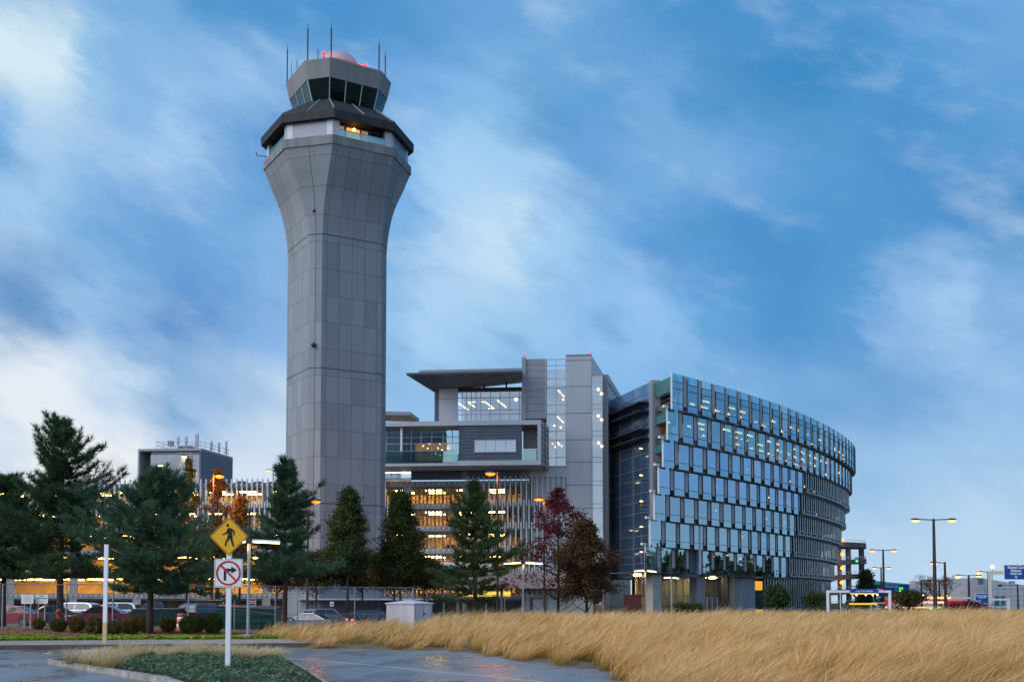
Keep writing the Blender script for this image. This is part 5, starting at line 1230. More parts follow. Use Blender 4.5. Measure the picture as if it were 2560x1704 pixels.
def plate(pts, y0, y1):                 # polygon in x,z pushed from depth y0 (front) to y1
    m = MB(); k = len(pts); m.v = [(x, y0, z) for x, z in pts] + [(x, y1, z) for x, z in pts]
    m.f.append(tuple(range(k))); m.f.append(tuple(range(2 * k - 1, k - 1, -1)))
    for i in range(k): j = (i + 1) % k; m.f.append((i, i + k, j + k, j))
    return m
def ringplate(cx, cz, r0, r1, y0, y1, n=40):
    m = MB()
    for i in range(n):
        a, b = 2 * math.pi * i / n, 2 * math.pi * (i + 1) / n
        q = [(cx + r * math.cos(t), cz + r * math.sin(t)) for r, t in ((r0, a), (r1, a), (r1, b), (r0, b))]
        m.hexa([(x, y0, z) for x, z in q] + [(x, y1, z) for x, z in q])
    return m
def ped_sign():
    Y = 30.0; b = G(570, 1679, .26); Y = 29.9
    p0 = P(570, 1679, Y); x = P(572.5, 1340, Y).x; xb = p0.x + .02
    T = thing('sign_post', 'white post with a yellow pedestrian diamond above a white no right turn sign', 'road sign', (x, Y, p0.z))
    zc = P(572, 1340, Y).z; hd = 49 * Y / FPX
    MB().box(x - .065, Y + .01, p0.z - .2, x + .065, Y + .11, zc + .25).build('post', MT['white_paint'], T)
    def dia(h, r): return [(x + a, zc + b) for a, b in ((0, -h), (h, 0), (0, h), (-h, 0))]
    def rdia(h, r):
        out = []
        for cx_, cz_, a0 in ((0, -1, 225), (1, 0, -45), (0, 1, 45), (-1, 0, 135)):
            for i in range(6): a = R(a0 + 90 * i / 5); out.append((x + cx_ * (h - r * 1.414) + r * math.cos(a), zc + cz_ * (h - r * 1.414) + r * math.sin(a)))
        return out
    d = plate(rdia(hd, .06), Y - .008, Y).build('diamond_plate', YEL, T)
    # border line
    m = MB(); A = rdia(hd - .022, .05); B = rdia(hd - .042, .04)
    for i in range(len(A)): j = (i + 1) % len(A); q = [A[i], A[j], B[j], B[i]]; m.hexa([(u, Y - .0115, w) for u, w in q] + [(u, Y - .0085, w) for u, w in q])
    m.build('border', BLK, d)
    k = .2743 * Y / FPX
    S = lambda cx_, cy_: (x + (cx_ - 268) * k, zc - (cy_ - 257) * k)
    fig = MB()
    def poly(pts):
        q = [S(*p) for p in pts]; a = sum(q[i][0] * q[(i + 1) % len(q)][1] - q[(i + 1) % len(q)][0] * q[i][1] for i in range(len(q)))
        if a < 0: q = q[::-1]
        n = len(fig.v); m = plate(q, Y - .012, Y - .0086); fig.v += m.v; fig.f += [tuple(n + i for i in f) for f in m.f]
    poly([S_ for S_ in [(255 + 14 * math.cos(t * .4), 155 + 14 * math.sin(t * .4)) for t in range(16)]])
    poly([(258, 180), (272, 176), (288, 183), (300, 195), (298, 215), (300, 255), (282, 262), (262, 262), (256, 255), (258, 225), (248, 205)])          # torso
    poly([(262, 186), (254, 196), (238, 222), (206, 234), (212, 244), (246, 236), (266, 212)])                                                             # front arm
    poly([(288, 183), (304, 192), (321, 208), (320, 250), (309, 251), (308, 216), (294, 206)])                                                              # rear arm
    poly([(256, 250), (280, 258), (274, 280), (252, 310), (244, 346), (228, 342), (238, 300), (252, 272)])                                                  # front leg
    poly([(268, 262), (300, 250), (304, 290), (320, 346), (306, 353), (290, 312), (276, 276)])                                                              # rear leg
    fig.build('walking_figure', BLK, d)
    zc2 = P(572, 1431.5, Y).z; h = 71.5 * Y / FPX
    s = plate(rrect(x, zc2, h, h, .05), Y - .008, Y).build('square_plate', WHT, T)
    m = MB(); A = rrect(x, zc2, h - .035, h - .035, .04); B = rrect(x, zc2, h - .052, h - .052, .032)
    for i in range(len(A)): j = (i + 1) % len(A); q = [A[i], A[j], B[j], B[i]]; m.hexa([(u, Y - .0115, w) for u, w in q] + [(u, Y - .0085, w) for u, w in q])
    m.build('border', BLK, s)
    S2 = lambda a, b: (x + (a - 266) * k, zc2 - (b - 591) * k)
    ar = MB()
    for pts in ([(223, 660), (246, 660), (246, 577), (292, 577), (292, 596), (344, 563), (292, 530), (292, 549), (223, 549)],):
        q = [S2(*p) for p in pts]; a = sum(q[i][0] * q[(i + 1) % len(q)][1] - q[(i + 1) % len(q)][0] * q[i][1] for i in range(len(q)))
        m = plate(q if a > 0 else q[::-1], Y - .012, Y - .0086); ar.v += m.v; ar.f += m.f
    ar.build('arrow', BLK, s)
    ringplate(x, zc2, 96 * k, 113 * k, Y - .0155, Y - .0125).build('prohibition_ring', SRED, s)
    q0, q1 = Vector((x - 71 * k, Y - .014, zc2 + 71 * k)), Vector((x + 71 * k, Y - .014, zc2 - 71 * k))
    MB().bar(q0, q1, 17 * k, .003, up=Vector((0, 1, 0))).build('prohibition_bar', SRED, s) if False else plate([(x - 77 * k, zc2 + 65 * k), (x + 65 * k, zc2 - 77 * k), (x + 77 * k, zc2 - 65 * k), (x - 65 * k, zc2 + 77 * k)], Y - .0155, Y - .0125).build('prohibition_bar', SRED, s)
ped_sign()
def white_pole():
    Y = 50.2; b = P(260.5, 1608, Y); t = P(260.5, 1360, Y); T = thing('white_pole', 'plain tall white post with a yellowed foot on the pavement', 'post', (b.x, Y, b.z))
    MB().box(b.x - .085, Y, b.z + .95, b.x + .085, Y + .12, t.z).build('upper_post', MT['white_paint'], T)
    MB().box(b.x - .087, Y - .002, b.z - .05, b.x + .087, Y + .122, b.z + .95).build('foot', M('yellowed_paint', (.62, .45, .22), .6, var=.2, scale=4), T)
white_pole()
# ------------------------------------------------------------------ lamps
def led_lamp():
    T = thing('lamp_post', 'x', 'street lamp', (0, 0, 0), 'slim lamp posts with luminous side tubes')
    MB().lathe([(.42, -.35), (.42, .12), (.16, .13), (.16, .16)], n=16).build('footing', MT['concrete'], T, local=True)
    MB().tube([(0, 0, .1), (0, 0, 4.65)], [.085, .075], 10).build('pole', MT['galv'], T, local=True)
    MB().tube([(0, 0, 4.65), (0, 0, 6.4)], [.07, .06], 10).build('mast', MT['dark_metal'], T, local=True)
    for s in (-1, 1):
        a = MB().tube([(s * .16, 0, 4.82), (s * 1.55, 0, 4.75)], .065, 8).build('arm_tube', MT['white_steel'], T, local=True)
        MB().bar((s * .2, 0, 4.735), (s * 1.52, 0, 4.668), .09, .035).build('lens', MT['led_bar'], a, local=True)
        MB().tube([(0, 0, 5.75), (s * .82, 0, 4.86)], .018, 5).build('stay', MT['dark_metal'], T, local=True)
    MB().box(-.13, -.09, 4.68, .13, .09, 4.9).build('bracket', MT['dark_metal'], T, local=True)
    return T
lp = led_lamp()
for i, (px, Y, zb, rz, l) in enumerate(((621, 56, .28, 0, 'slim twin tube lamp post standing beside the pedestrian sign'), (1308, 88, .35, .12, 'slim twin tube lamp post between the conical pine and the crimson maple'), (1614, 101, .1, .78, 'slim twin tube lamp post before the near corner of the glass wing'), (1679, 124, .0, .9, 'farthest slim lamp post, before the lobby columns'))):
    place(lp, i == 0, (P(px, 1505, Y).x, Y, zb), rz, l)
    x = P(px, 1505, Y).x
    if i < 3:
        for s in (-1, 1):
            L_ = bpy.data.lights.new('tube_glow', 'POINT'); L_.energy = 30; L_.color = (1, .62, .25); L_.shadow_soft_size = .2
            o = bpy.data.objects.new('tube_glow', L_); col.objects.link(o); o.location = (x + s * .7 * math.cos(rz), Y - .05 + s * .7 * math.sin(rz), zb + 4.5)
def head(T, x, y, z, dx, dy, lens, local=True, k=1.0):        # cobra head at the end of an arm
    d = Vector((dx, dy, 0)).normalized(); h = MB().ball((0, 0, 0), .42 * k, .2 * k, .13 * k, 10, 6); a = math.atan2(d.y, d.x); c, s = math.cos(a), math.sin(a)
    h.v = [(x + p[0] * c - p[1] * s, y + p[0] * s + p[1] * c, z + p[2]) for p in h.v]; o = h.build('lamp_head', MT['brown_pole'], T, local=local, smooth=True)
    l = MB().ball((0, 0, 0), .37 * k, .18 * k, .17 * k, 10, 6); l.v = [(x + p[0] * c - p[1] * s, y + p[0] * s + p[1] * c, z - .07 * k + p[2]) for p in l.v]; l.build('lens', lens, o, local=local, smooth=True)
def cobra(label, px, Y, zb, ztop, arms, lens, group, r=.11, k=1.0):
    x = P(px, 1505, Y).x; T = thing('street_lamp', label, 'street lamp', (x, Y, zb), group)
    H = ztop - zb; MB().tube([(x, Y, zb - .2), (x, Y, zb + 1), (x, Y, ztop)], [r * 1.3, r * 1.15, r * .7], 8).build('pole', MT['brown_pole'], T)
    for dx, dy, L_ in arms:
        d = Vector((dx, dy, 0)).normalized(); e = Vector((x, Y, ztop - .1)) + d * L_; MB().tube([(x, Y, ztop - .12), (e.x, e.y, ztop - .06)], .05 * k, 6).build('arm', MT['brown_pole'], T)
        head(T, e.x + d.x * .3 * k, e.y + d.y * .3 * k, ztop - .08, d.x, d.y, lens, local=False, k=k) if lens else head(T, e.x + d.x * .3 * k, e.y + d.y * .3 * k, ztop - .08, d.x, d.y, MT['dark_glass'], local=False, k=k)
    return T
for px, hy, Y, arms, l, e in ((529, 1188, 110, [(1, .1, .25)], 'orange sodium lamp glowing over the lamplight tinted trees beside the penthouse', 1500), (768, 1250, 100, [(1, .2, .3)], 'orange sodium lamp glowing above the reddish trunk pine', 160), (1244, 1181, 100, [(-1, -.1, .3)], 'tall brown sodium lamp rising behind the conical pine', 350), (1361, 1245, 112, [(-1, -.1, .2)], 'orange sodium lamp tangled with the left side of the crimson maple', 350)):
    z = P(px, hy, Y).z + .08; cobra(l, px, Y, -.35, z, arms, MT['sodium'], 'orange sodium lamps before the garage', k=1.2)
    L_ = bpy.data.lights.new('sodium_glow', 'POINT'); L_.energy = e; L_.color = (1, .33, .05); L_.shadow_soft_size = .3
    o = bpy.data.objects.new('sodium_glow', L_); col.objects.link(o); x = P(px, 1505, Y).x; o.location = (x + arms[0][0] * (arms[0][2] + .35), Y - .3, z - .55)
FL = MT['sodium_far']; Gp = 'roadside lamps at the right'
for px, hy, Y, arms, l, k in ((2338, 1296, 120, [(-1, 0, 1.6), (1, 0, 1.6)], 'tallest double armed lamp at the right, near the red garage sign', 1.6), (2210, 1373, 170, [(-1, 0, 1.3), (1, 0, 1.3)], 'double armed lamp rising behind the white sign portal', 1.5), (2204, 1417, 230, [(-1, 0, 1.0), (1, 0, 1.2)], 'shorter double lamp just left of the one behind the portal', 1.5),
    (2364, 1404, 150, [(-1, 0, 1.1)], 'single armed lamp right of the tallest double lamp', 1.6), (2304, 1448, 190, [(1, 0, 1.0)], 'unlit single armed lamp left of the tallest double lamp', 1.3), (2423, 1436, 170, [(-1, 0, 1.2), (1, 0, 1.2)], 'double lamp in front of the white terminal corner', 1.5), (2349, 1451, 220, [(-1, 0, 1.1), (1, 0, 1.1)], 'small orange double lamp hidden in the bare tree', 1.6), (2472, 1427, 160, [(-1, 0, .9)], 'single lamp beside the cream arm of the rental car sign', 1.4), (2545, 1460, 130, [(-1, 0, 1.8)], 'unlit thin lamp at the right edge under the rental car sign', .9)):
    z = P(px, hy, Y).z; cobra(l, px, Y, -.1, z, arms, None if 'unlit' in l else FL, Gp, r=.13 * k, k=k * .78)
for i, (cx_, cy_, Y) in enumerate(((1540, 790, 260), (1770, 740, 260), (1920, 680, 255), (1045, 850, 320), (1110, 842, 320))):
    q = P(2040 + cx_ * .2296, 1260 + cy_ * .2296, Y); lbl = ('apron flood lamp over the green terminal roof, left one', 'apron flood lamp at the white terminal corner', 'apron flood lamp above the white terminal slope', 'tiny flood lamp over the teal roof, left of its twin', 'tiny flood lamp over the teal roof, right of its twin')[i]
    T = thing('flood_lamp', lbl, 'flood lamp', (q.x, Y, 0), 'apron flood lamps'); MB().tube([(q.x, Y, 0), q], .09, 6).build('pole', MT['galv'], T); MB().ball(q, .42, n=8).build('lamp_head', EM('flood_pink', (1, .42, .36), 4) if i == 0 else bpy.data.materials['flood_pink'], T)
q = P(683, 1174, 176); T = thing('roof_lamp', 'small double lamp on the garage roof left of the tower', 'street lamp', (q.x, 176, 19.3)); MB().tube([(q.x, 176, 18), q], .09, 6).build('pole', MT['galv'], T)
for s in (-1, 1): MB().tube([q, q + Vector((s * .5, 0, 0))], .05, 5).build('arm', MT['galv'], T); head(T, q.x + s * .8, 176, q.z, s, 0, FL, local=False)
# ------------------------------------------------------------------ fence
def chainlink():
    m, N, L, out = newmat('chain_link'); tc = N.new('ShaderNodeTexCoord').outputs['UV']; sx = N.new('ShaderNodeSeparateXYZ'); L.new(tc, sx.inputs[0])
    def wire(sgn):
        t = math_n(N, L, 'FRACT', math_n(N, L, 'MULTIPLY', math_n(N, L, 'ADD', sx.outputs[0], math_n(N, L, 'MULTIPLY', sx.outputs[1], sgn)), 11.0)); return math_n(N, L, 'LESS_THAN', math_n(N, L, 'ABSOLUTE', math_n(N, L, 'SUBTRACT', t, .5)), .032)
    f = math_n(N, L, 'MAXIMUM', wire(1.0), wire(-1.0)); t = N.new('ShaderNodeBsdfTransparent'); d = N.new('ShaderNodeBsdfPrincipled'); d.inputs['Base Color'].default_value = (.22, .25, .28, 1); d.inputs['Metallic'].default_value = .5; d.inputs['Roughness'].default_value = .5
    mx = N.new('ShaderNodeMixShader'); L.new(f, mx.inputs[0]); L.new(t.outputs[0], mx.inputs[1]); L.new(d.outputs[0], mx.inputs[2]); L.new(mx.outputs[0], out.inputs[0]); return m
def fence():
    MT['chain'] = chainlink()
    runs = [('chain link fence along the mulch bed, running from the left edge behind the shrubs', [(-60, 63), (7.6, 64), (167, 65.5), (283, 67), (472, 69.5), (587, 72), (689, 74), (744, 75.5), (887, 79), (1033, 82)], [1459, 1459, 1460, 1460, 1463, 1463, 1464, 1466, 1467, 1468]),
            ('rear chain link fence turning back behind the white utility cabinet', [(1033.5, 82.3), (1068, 89), (1110, 97), (1160, 104), (1215, 108), (1262, 110), (1320, 112), (1375, 114)], [1470, 1475, 1479, 1484, 1487, 1488, 1489, 1490])]
    for lab, ps, tops in runs:
        b0 = P(ps[0][0], 1505, ps[0][1]); T = thing('chain_link_fence', lab, 'fence', (b0.x, b0.y, 0)); pv = None
        for (px, Y), ty in zip(ps, tops):
            t = P(px, ty, Y); zb = float(bed_h(np.array(t.x), np.array(Y))) if t.x < -16 else -.35
            MB().tube([(t.x, Y, zb - .3), t], .042, 7).build('post', MT['galv'], T)
            if pv:
                a, za = pv; MB().tube([a, t], .026, 6).build('top_rail', MT['galv'], T)
                m = MB(); m.quad((a.x, a.y, za), (t.x, Y, zb), t, a); ln = (Vector((t.x, Y, 0)) - Vector((a.x, a.y, 0))).length; m.uv = [(0, 0), (ln, 0), (ln, t.z - zb), (0, a.z - za)]; m.build('mesh_panel', MT['chain'], T)
                if t.x > -19: MB().tube([(a.x, a.y, a.z * .45 + za * .55), (t.x, Y, t.z * .45 + zb * .55)], .022, 5).build('mid_rail', MT['galv'], T)
            pv = (t, zb)
fence()
# ------------------------------------------------------------------ notices, hydrant, barrel, cabinet, dumpsters
def notice(px0, px1, py0, py1, Y, label, lines, posts, rows):
    a, b = P(px0, py0, Y), P(px1, py1, Y); w = b.x - a.x; T = thing('notice_board', label, 'sign', ((a.x + b.x) / 2, Y, .4), 'white notice boards by the fence')
    MB().box(a.x, Y - .03, b.z, b.x, Y, a.z).build('board', WHT, T)
    for s in (.25, .75) if posts == 2 else (.5,): x = a.x + w * s; MB().box(x - .03, Y + .002, .2, x + .03, Y + .06, a.z - .05).build('post', MT['galv'], T)
    for t, f, sz in lines: text(t, sz, BLK, T, ((a.x + b.x) / 2, Y - .035, a.z + (b.z - a.z) * f), XE, depth=.002)
    for f, l in rows: MB().box(a.x + w * (.5 - l / 2), Y - .034, a.z + (b.z - a.z) * f - .008, a.x + w * (.5 + l / 2), Y - .031, a.z + (b.z - a.z) * f + .008).build('text_line', MT['galv'], T)
notice(54, 84, 1485, 1508, 63.2, 'white notice board covered in small print, left of its twin', [], 2, [(.2 + .1 * i, .7 - .1 * (i % 3)) for i in range(7)])
notice(88.5, 120, 1485, 1508, 63.4, 'white NO TRESPASSING board right of the small print one', [('NO', .17, .15), ('TRESPASSING', .42, .105)], 2, [(.68, .6), (.84, .45)])
q = P(147, 1552, 65); T = thing('fire_hydrant', 'faded red fire hydrant before the pine trunk', 'hydrant', (q.x, 65, q.z)); MB().lathe([(.2, 0), (.2, .06), (.13, .08), (.13, .5), (.17, .52), (.16, .6), (.1, .7), (.04, .75)], q, 12).build('barrel', M('hydrant_red', (.30, .06, .06), .6, var=.3, scale=5), T, smooth=True)
for s in (-1, 1): MB().tube([q + Vector((s * .12, 0, .42)), q + Vector((s * .24, 0, .42))], .065, 8).build('nozzle', bpy.data.materials['hydrant_red'], T)
q = P(455, 1577, 66); T = thing('traffic_barrel', 'orange and white striped traffic barrel among the shrubs', 'barrel', (q.x, 66, q.z))
zz = q.z - .05
MB().lathe([(.42, 0), (.42, .09), (.33, .1)], (q.x, 66, zz), 18).build('base', MT['black_rubber'], T)
OR = M('barrel_orange', (.55, .09, .05), .5, var=.15)
for i in range(5): MB().lathe([(.335 - .012 * i, .1 + .2 * i), (.325 - .012 * i, .1 + .2 * (i + 1))], (q.x, 66, zz), 18).build('stripe', OR if i % 2 == 0 else WHT, T, smooth=True)
def cabinet():
    Y = 66.0; a = P(966, 1505, Y); b = P(1080, 1505, Y); zb = P(1000, 1583, Y).z; zt = P(1000, 1509, Y).z; mid = P(1035, 1505, Y - 1.2)
    T = thing('utility_cabinet', 'pale pinkish white utility cabinet with a low hipped lid among the grass', 'cabinet', ((a.x + b.x) / 2, Y, zb))
    cm = M('cabinet_paint', (.58, .54, .57), .5, var=.12, scale=1.5, streak=True)
    pts = [(a.x, Y), (mid.x, Y - 1.0), (b.x, Y + .3), (b.x - (mid.x - a.x), Y + 1.3)]
    MB().prism(pts, zb, zt).build('body', cm, T)
    c = Vector((sum(p[0] for p in pts) / 4, sum(p[1] for p in pts) / 4, zt + .26)); lid = MB(); k = len(pts)
    ex = [Vector((p[0], p[1], zt + .003)) + (Vector((p[0], p[1], 0)) - Vector((c.x, c.y, 0))).normalized() * .09 for p in pts]
    for i in range(4): j = (i + 1) % 4; n = len(lid.v); lid.v += [tuple(ex[i]), tuple(ex[j]), tuple(ex[j] + Vector((0, 0, .06))), tuple(ex[i] + Vector((0, 0, .06)))]; lid.f.append((n, n + 1, n + 2, n + 3)); n = len(lid.v); lid.v += [tuple(ex[i] + Vector((0, 0, .06))), tuple(ex[j] + Vector((0, 0, .06))), tuple(c)]; lid.f.append((n, n + 1, n + 2))
    lid.build('lid', M('cabinet_lid', (.62, .64, .68), .4, var=.08), T)
    d = MB(); p, q = Vector((*pts[1], 0)), Vector((*pts[2], 0)); n = Vector(((q - p).normalized().y, -(q - p).normalized().x, 0)) * .008
    for f in (.04, .5, .96): d.bar(p.lerp(q, f) + n + Vector((0, 0, zb + .1)), p.lerp(q, f) + n + Vector((0, 0, zt - .05)), .015)
    d.build('door_seam', MT['joint'], T); MB().bar(p.lerp(q, .48) + n * 2 + Vector((0, 0, zt - .55)), p.lerp(q, .6) + n * 2 + Vector((0, 0, zt - .58)), .08, .05).build('handle', MT['dark_metal'], T)
    p0, p1 = Vector((*pts[0], 0)), Vector((*pts[1], 0)); o = p0.lerp(p1, .52); n = Vector(((p1 - p0).normalized().y, -(p1 - p0).normalized().x, 0)); h = MB(); e = (p1 - p0).normalized(); v = [o + n * .01 + e * .24 * math.cos(t * math.pi / 8) + Vector((0, 0, zb + .02 + .26 * math.sin(t * math.pi / 8))) for t in range(9)]
    h.v = [tuple(x) for x in v] + [tuple(x - n * .03) for x in v]; h.f = [tuple(range(9))]; h.build('access_port', MT['bark_light'], T)
    o = MB().prism([(p_[0] + (p_[0] - c.x) * .12, p_[1] + (p_[1] - c.y) * .12) for p_ in pts], zb - .3, zb - .004).build('pad', MT['kerb'], T)
cabinet()
DG = M('dumpster_green', (.01, .085, .055), .35, var=.35, scale=1.5, spec=.5)
def dumpster(px0, px1, py0, py1, Y, dep, label, slope, zoff=0):
    a, b = P(px0, py0, Y), P(px1, py1, Y); w = b.x - a.x; zt, zb = a.z, b.z; T = thing('dumpster', label, 'dumpster', ((a.x + b.x) / 2, Y, zb), 'green dumpsters behind the fence')
    x0, x1 = a.x, b.x; m = MB(); s = slope * w
    m.hexa([(x0, Y, zb + .12), (x1, Y, zb + .12), (x1, Y + dep, zb + .12), (x0, Y + dep, zb + .12), (x0, Y - .15, zt - .1), (x1, Y - .15, zt - .1 - s * .5), (x1, Y + dep, zt - .1 - s * .2), (x0, Y + dep, zt - .1)]); body = m.build('body', DG, T)
    r = MB(); n = max(3, int(w / .8))
    for i in range(n + 1): x = x0 + w * i / n; r.box(x - .05, Y - .17, zb + .2, x + .05, Y - .05, zt - .25 - s * .5)
    for z in (.35, .62): zz = zb + (zt - zb) * z; r.box(x0, Y - .19, zz, x1, Y - .06, zz + .08)
    r.build('rib', DG, body)
    m = MB(); m.hexa([(x0 - .04, Y - .2, zt - .09), (x1 + .04, Y - .2, zt - .09 - s * .5), (x1 + .04, Y + dep, zt - .09 - s * .2), (x0 - .04, Y + dep, zt - .09), (x0 - .04, Y - .2, zt - .02), (x1 + .04, Y - .2, zt - .02 - s * .5), (x1 + .04, Y + dep, zt + .06 - s * .2), (x0 - .04, Y + dep, zt + .06)]); m.build('lid', M('dumpster_lid_' + str(int(px0)), (.012, .035, .03), .5, var=.2), T)
    for x in (x0 + .3, x1 - .3): MB().tube([(x - .06, Y + .1, zb + .1), (x + .06, Y + .1, zb + .1)], .1, 8).build('caster', MT['black_rubber'], T)
    return T
dumpster(331, 440, 1521, 1570, 77, 1.6, 'long low green dumpster behind the bluish pine trunk', 0)
dumpster(470, 556, 1499, 1545, 86, 2.0, 'tall dark green dumpster farther back behind the diamond sign post', 0)
dumpster(543, 686, 1513, 1577, 76, 2.2, 'large green dumpster with sloping end beside the slim lamp post', .12)
def fence_sign(px0, px1, py0, py1, Y, label, red):
    a, b = P(px0, py0, Y), P(px1, py1, Y); T = thing('fence_sign', label, 'sign', ((a.x + b.x) / 2, Y, b.z)); w = b.x - a.x; h = a.z - b.z
    p = plate([(a.x, b.z + .08 * h), ((a.x + b.x) / 2, b.z), (b.x, b.z + .08 * h), (b.x, a.z), (a.x, a.z)], Y - .02, Y).build('plate', WHT, T)
    if red:
        MB().box(a.x + .03, Y - .025, a.z - .3 * h, b.x - .03, Y - .021, a.z - .05 * h).build('red_band', SRED, p); MB().box(a.x + .05, Y - .025, b.z + .12 * h, b.x - .05, Y - .021, b.z + .36 * h).build('blue_band', BLU, p)
        for f in (.44, .54): MB().box(a.x + .06, Y - .025, b.z + f * h, b.x - .06, Y - .021, b.z + (f + .05) * h).build('text_line', BLK, p)
    else: MB().box(a.x + .3 * w, Y - .025, b.z + .3 * h, b.x - .25 * w, Y - .021, b.z + .65 * h).build('print', MT['joint'], p)
fence_sign(623.5, 640, 1495, 1515, 73.2, 'red, white and blue shield notice on the fence right of the slim lamp', True)
fence_sign(548.5, 559, 1505, 1519, 85.9, 'small white notice stuck on the tall dark green dumpster', False)
q = P(829.5, 1512, 96); fence_sign(825, 834, 1503, 1515, 96, 'tiny white parking sign among the cars behind the fence', False)
# low open shelter behind the fence
def shelter():
    Y = 124; a, b = P(735, 1495.5, Y), P(1100, 1500, Y); T = thing('carport', 'long dark carport with a pale roof edge behind the fence', 'carport', ((a.x + b.x) / 2, Y, -.3))
    MB().box(a.x, Y, b.z + .05, b.x, Y + 6, a.z + .02).build('roof', MT['white_steel'], T); MB().box(a.x, Y + 5.8, -.3, b.x, Y + 6, b.z + .04).build('rear_wall', MT['dark_metal'], T)
    for i in range(6): x = a.x + (b.x - a.x) * (i + .5) / 6; MB().box(x - .08, Y + .3, -.3, x + .08, Y + .45, b.z + .04).build('post', MT['dark_metal'], T)
shelter()
# ------------------------------------------------------------------ cars
def paint(name, c): return M(name, c, .22, .25, var=.05, spec=.6, coat=.8)
CARGLASS = M('car_glass', (.02, .03, .035), .05, var=.05, spec=.9)
TAIL = M('tail_lamp', (.35, .01, .012), .25, var=.05, spec=.6); TAIL_ON = EM('tail_lamp_lit', (1, .09, .03), 3.5); HEADL = M('head_lamp', (.6, .62, .65), .15, .2, var=.05)
RIM = M('alloy_rim', (.45, .46, .48), .3, .8, var=.1)
PAINT = {k: paint('paint_' + k, c) for k, c in dict(burgundy=(.3, .018, .07), red=(.34, .016, .03), white=(.62, .64, .66), slate=(.10, .13, .16), silver=(.33, .34, .37), navy=(.02, .045, .12), charcoal=(.022, .024, .03), blue=(.03, .09, .2), champagne=(.45, .34, .34), teal=(.06, .12, .14)).items()}
PROF = {  # side outlines, x from nose (0) to tail (1): body below the belt, then the glasshouse
 'sedan': (4.7, 1.8, 1.46, [(0, .42), (.005, .62), (.05, .72), (.27, .90), (.30, .93), (.80, .98), (.985, .95), (1, .70), (.995, .36), (.97, .25), (.02, .22)], [(.27, .91), (.42, 1.40), (.50, 1.46), (.66, 1.44), (.86, .975)]),
 'suv': (4.6, 1.86, 1.72, [(0, .45), (.005, .75), (.04, .86), (.24, 1.02), (.28, 1.04), (.93, 1.08), (.985, 1.0), (1, .70), (.995, .42), (.97, .30), (.02, .27)], [(.26, 1.03), (.38, 1.60), (.45, 1.70), (.84, 1.69), (.93, 1.55), (.985, 1.06)]),
 'pickup': (5.3, 1.9, 1.78, [(0, .5), (.005, .8), (.04, .94), (.24, 1.08), (.28, 1.1), (.99, 1.1), (1, .75), (.995, .5), (.97, .36), (.02, .33)], [(.27, 1.09), (.37, 1.68), (.42, 1.76), (.60, 1.75), (.64, 1.1)])}
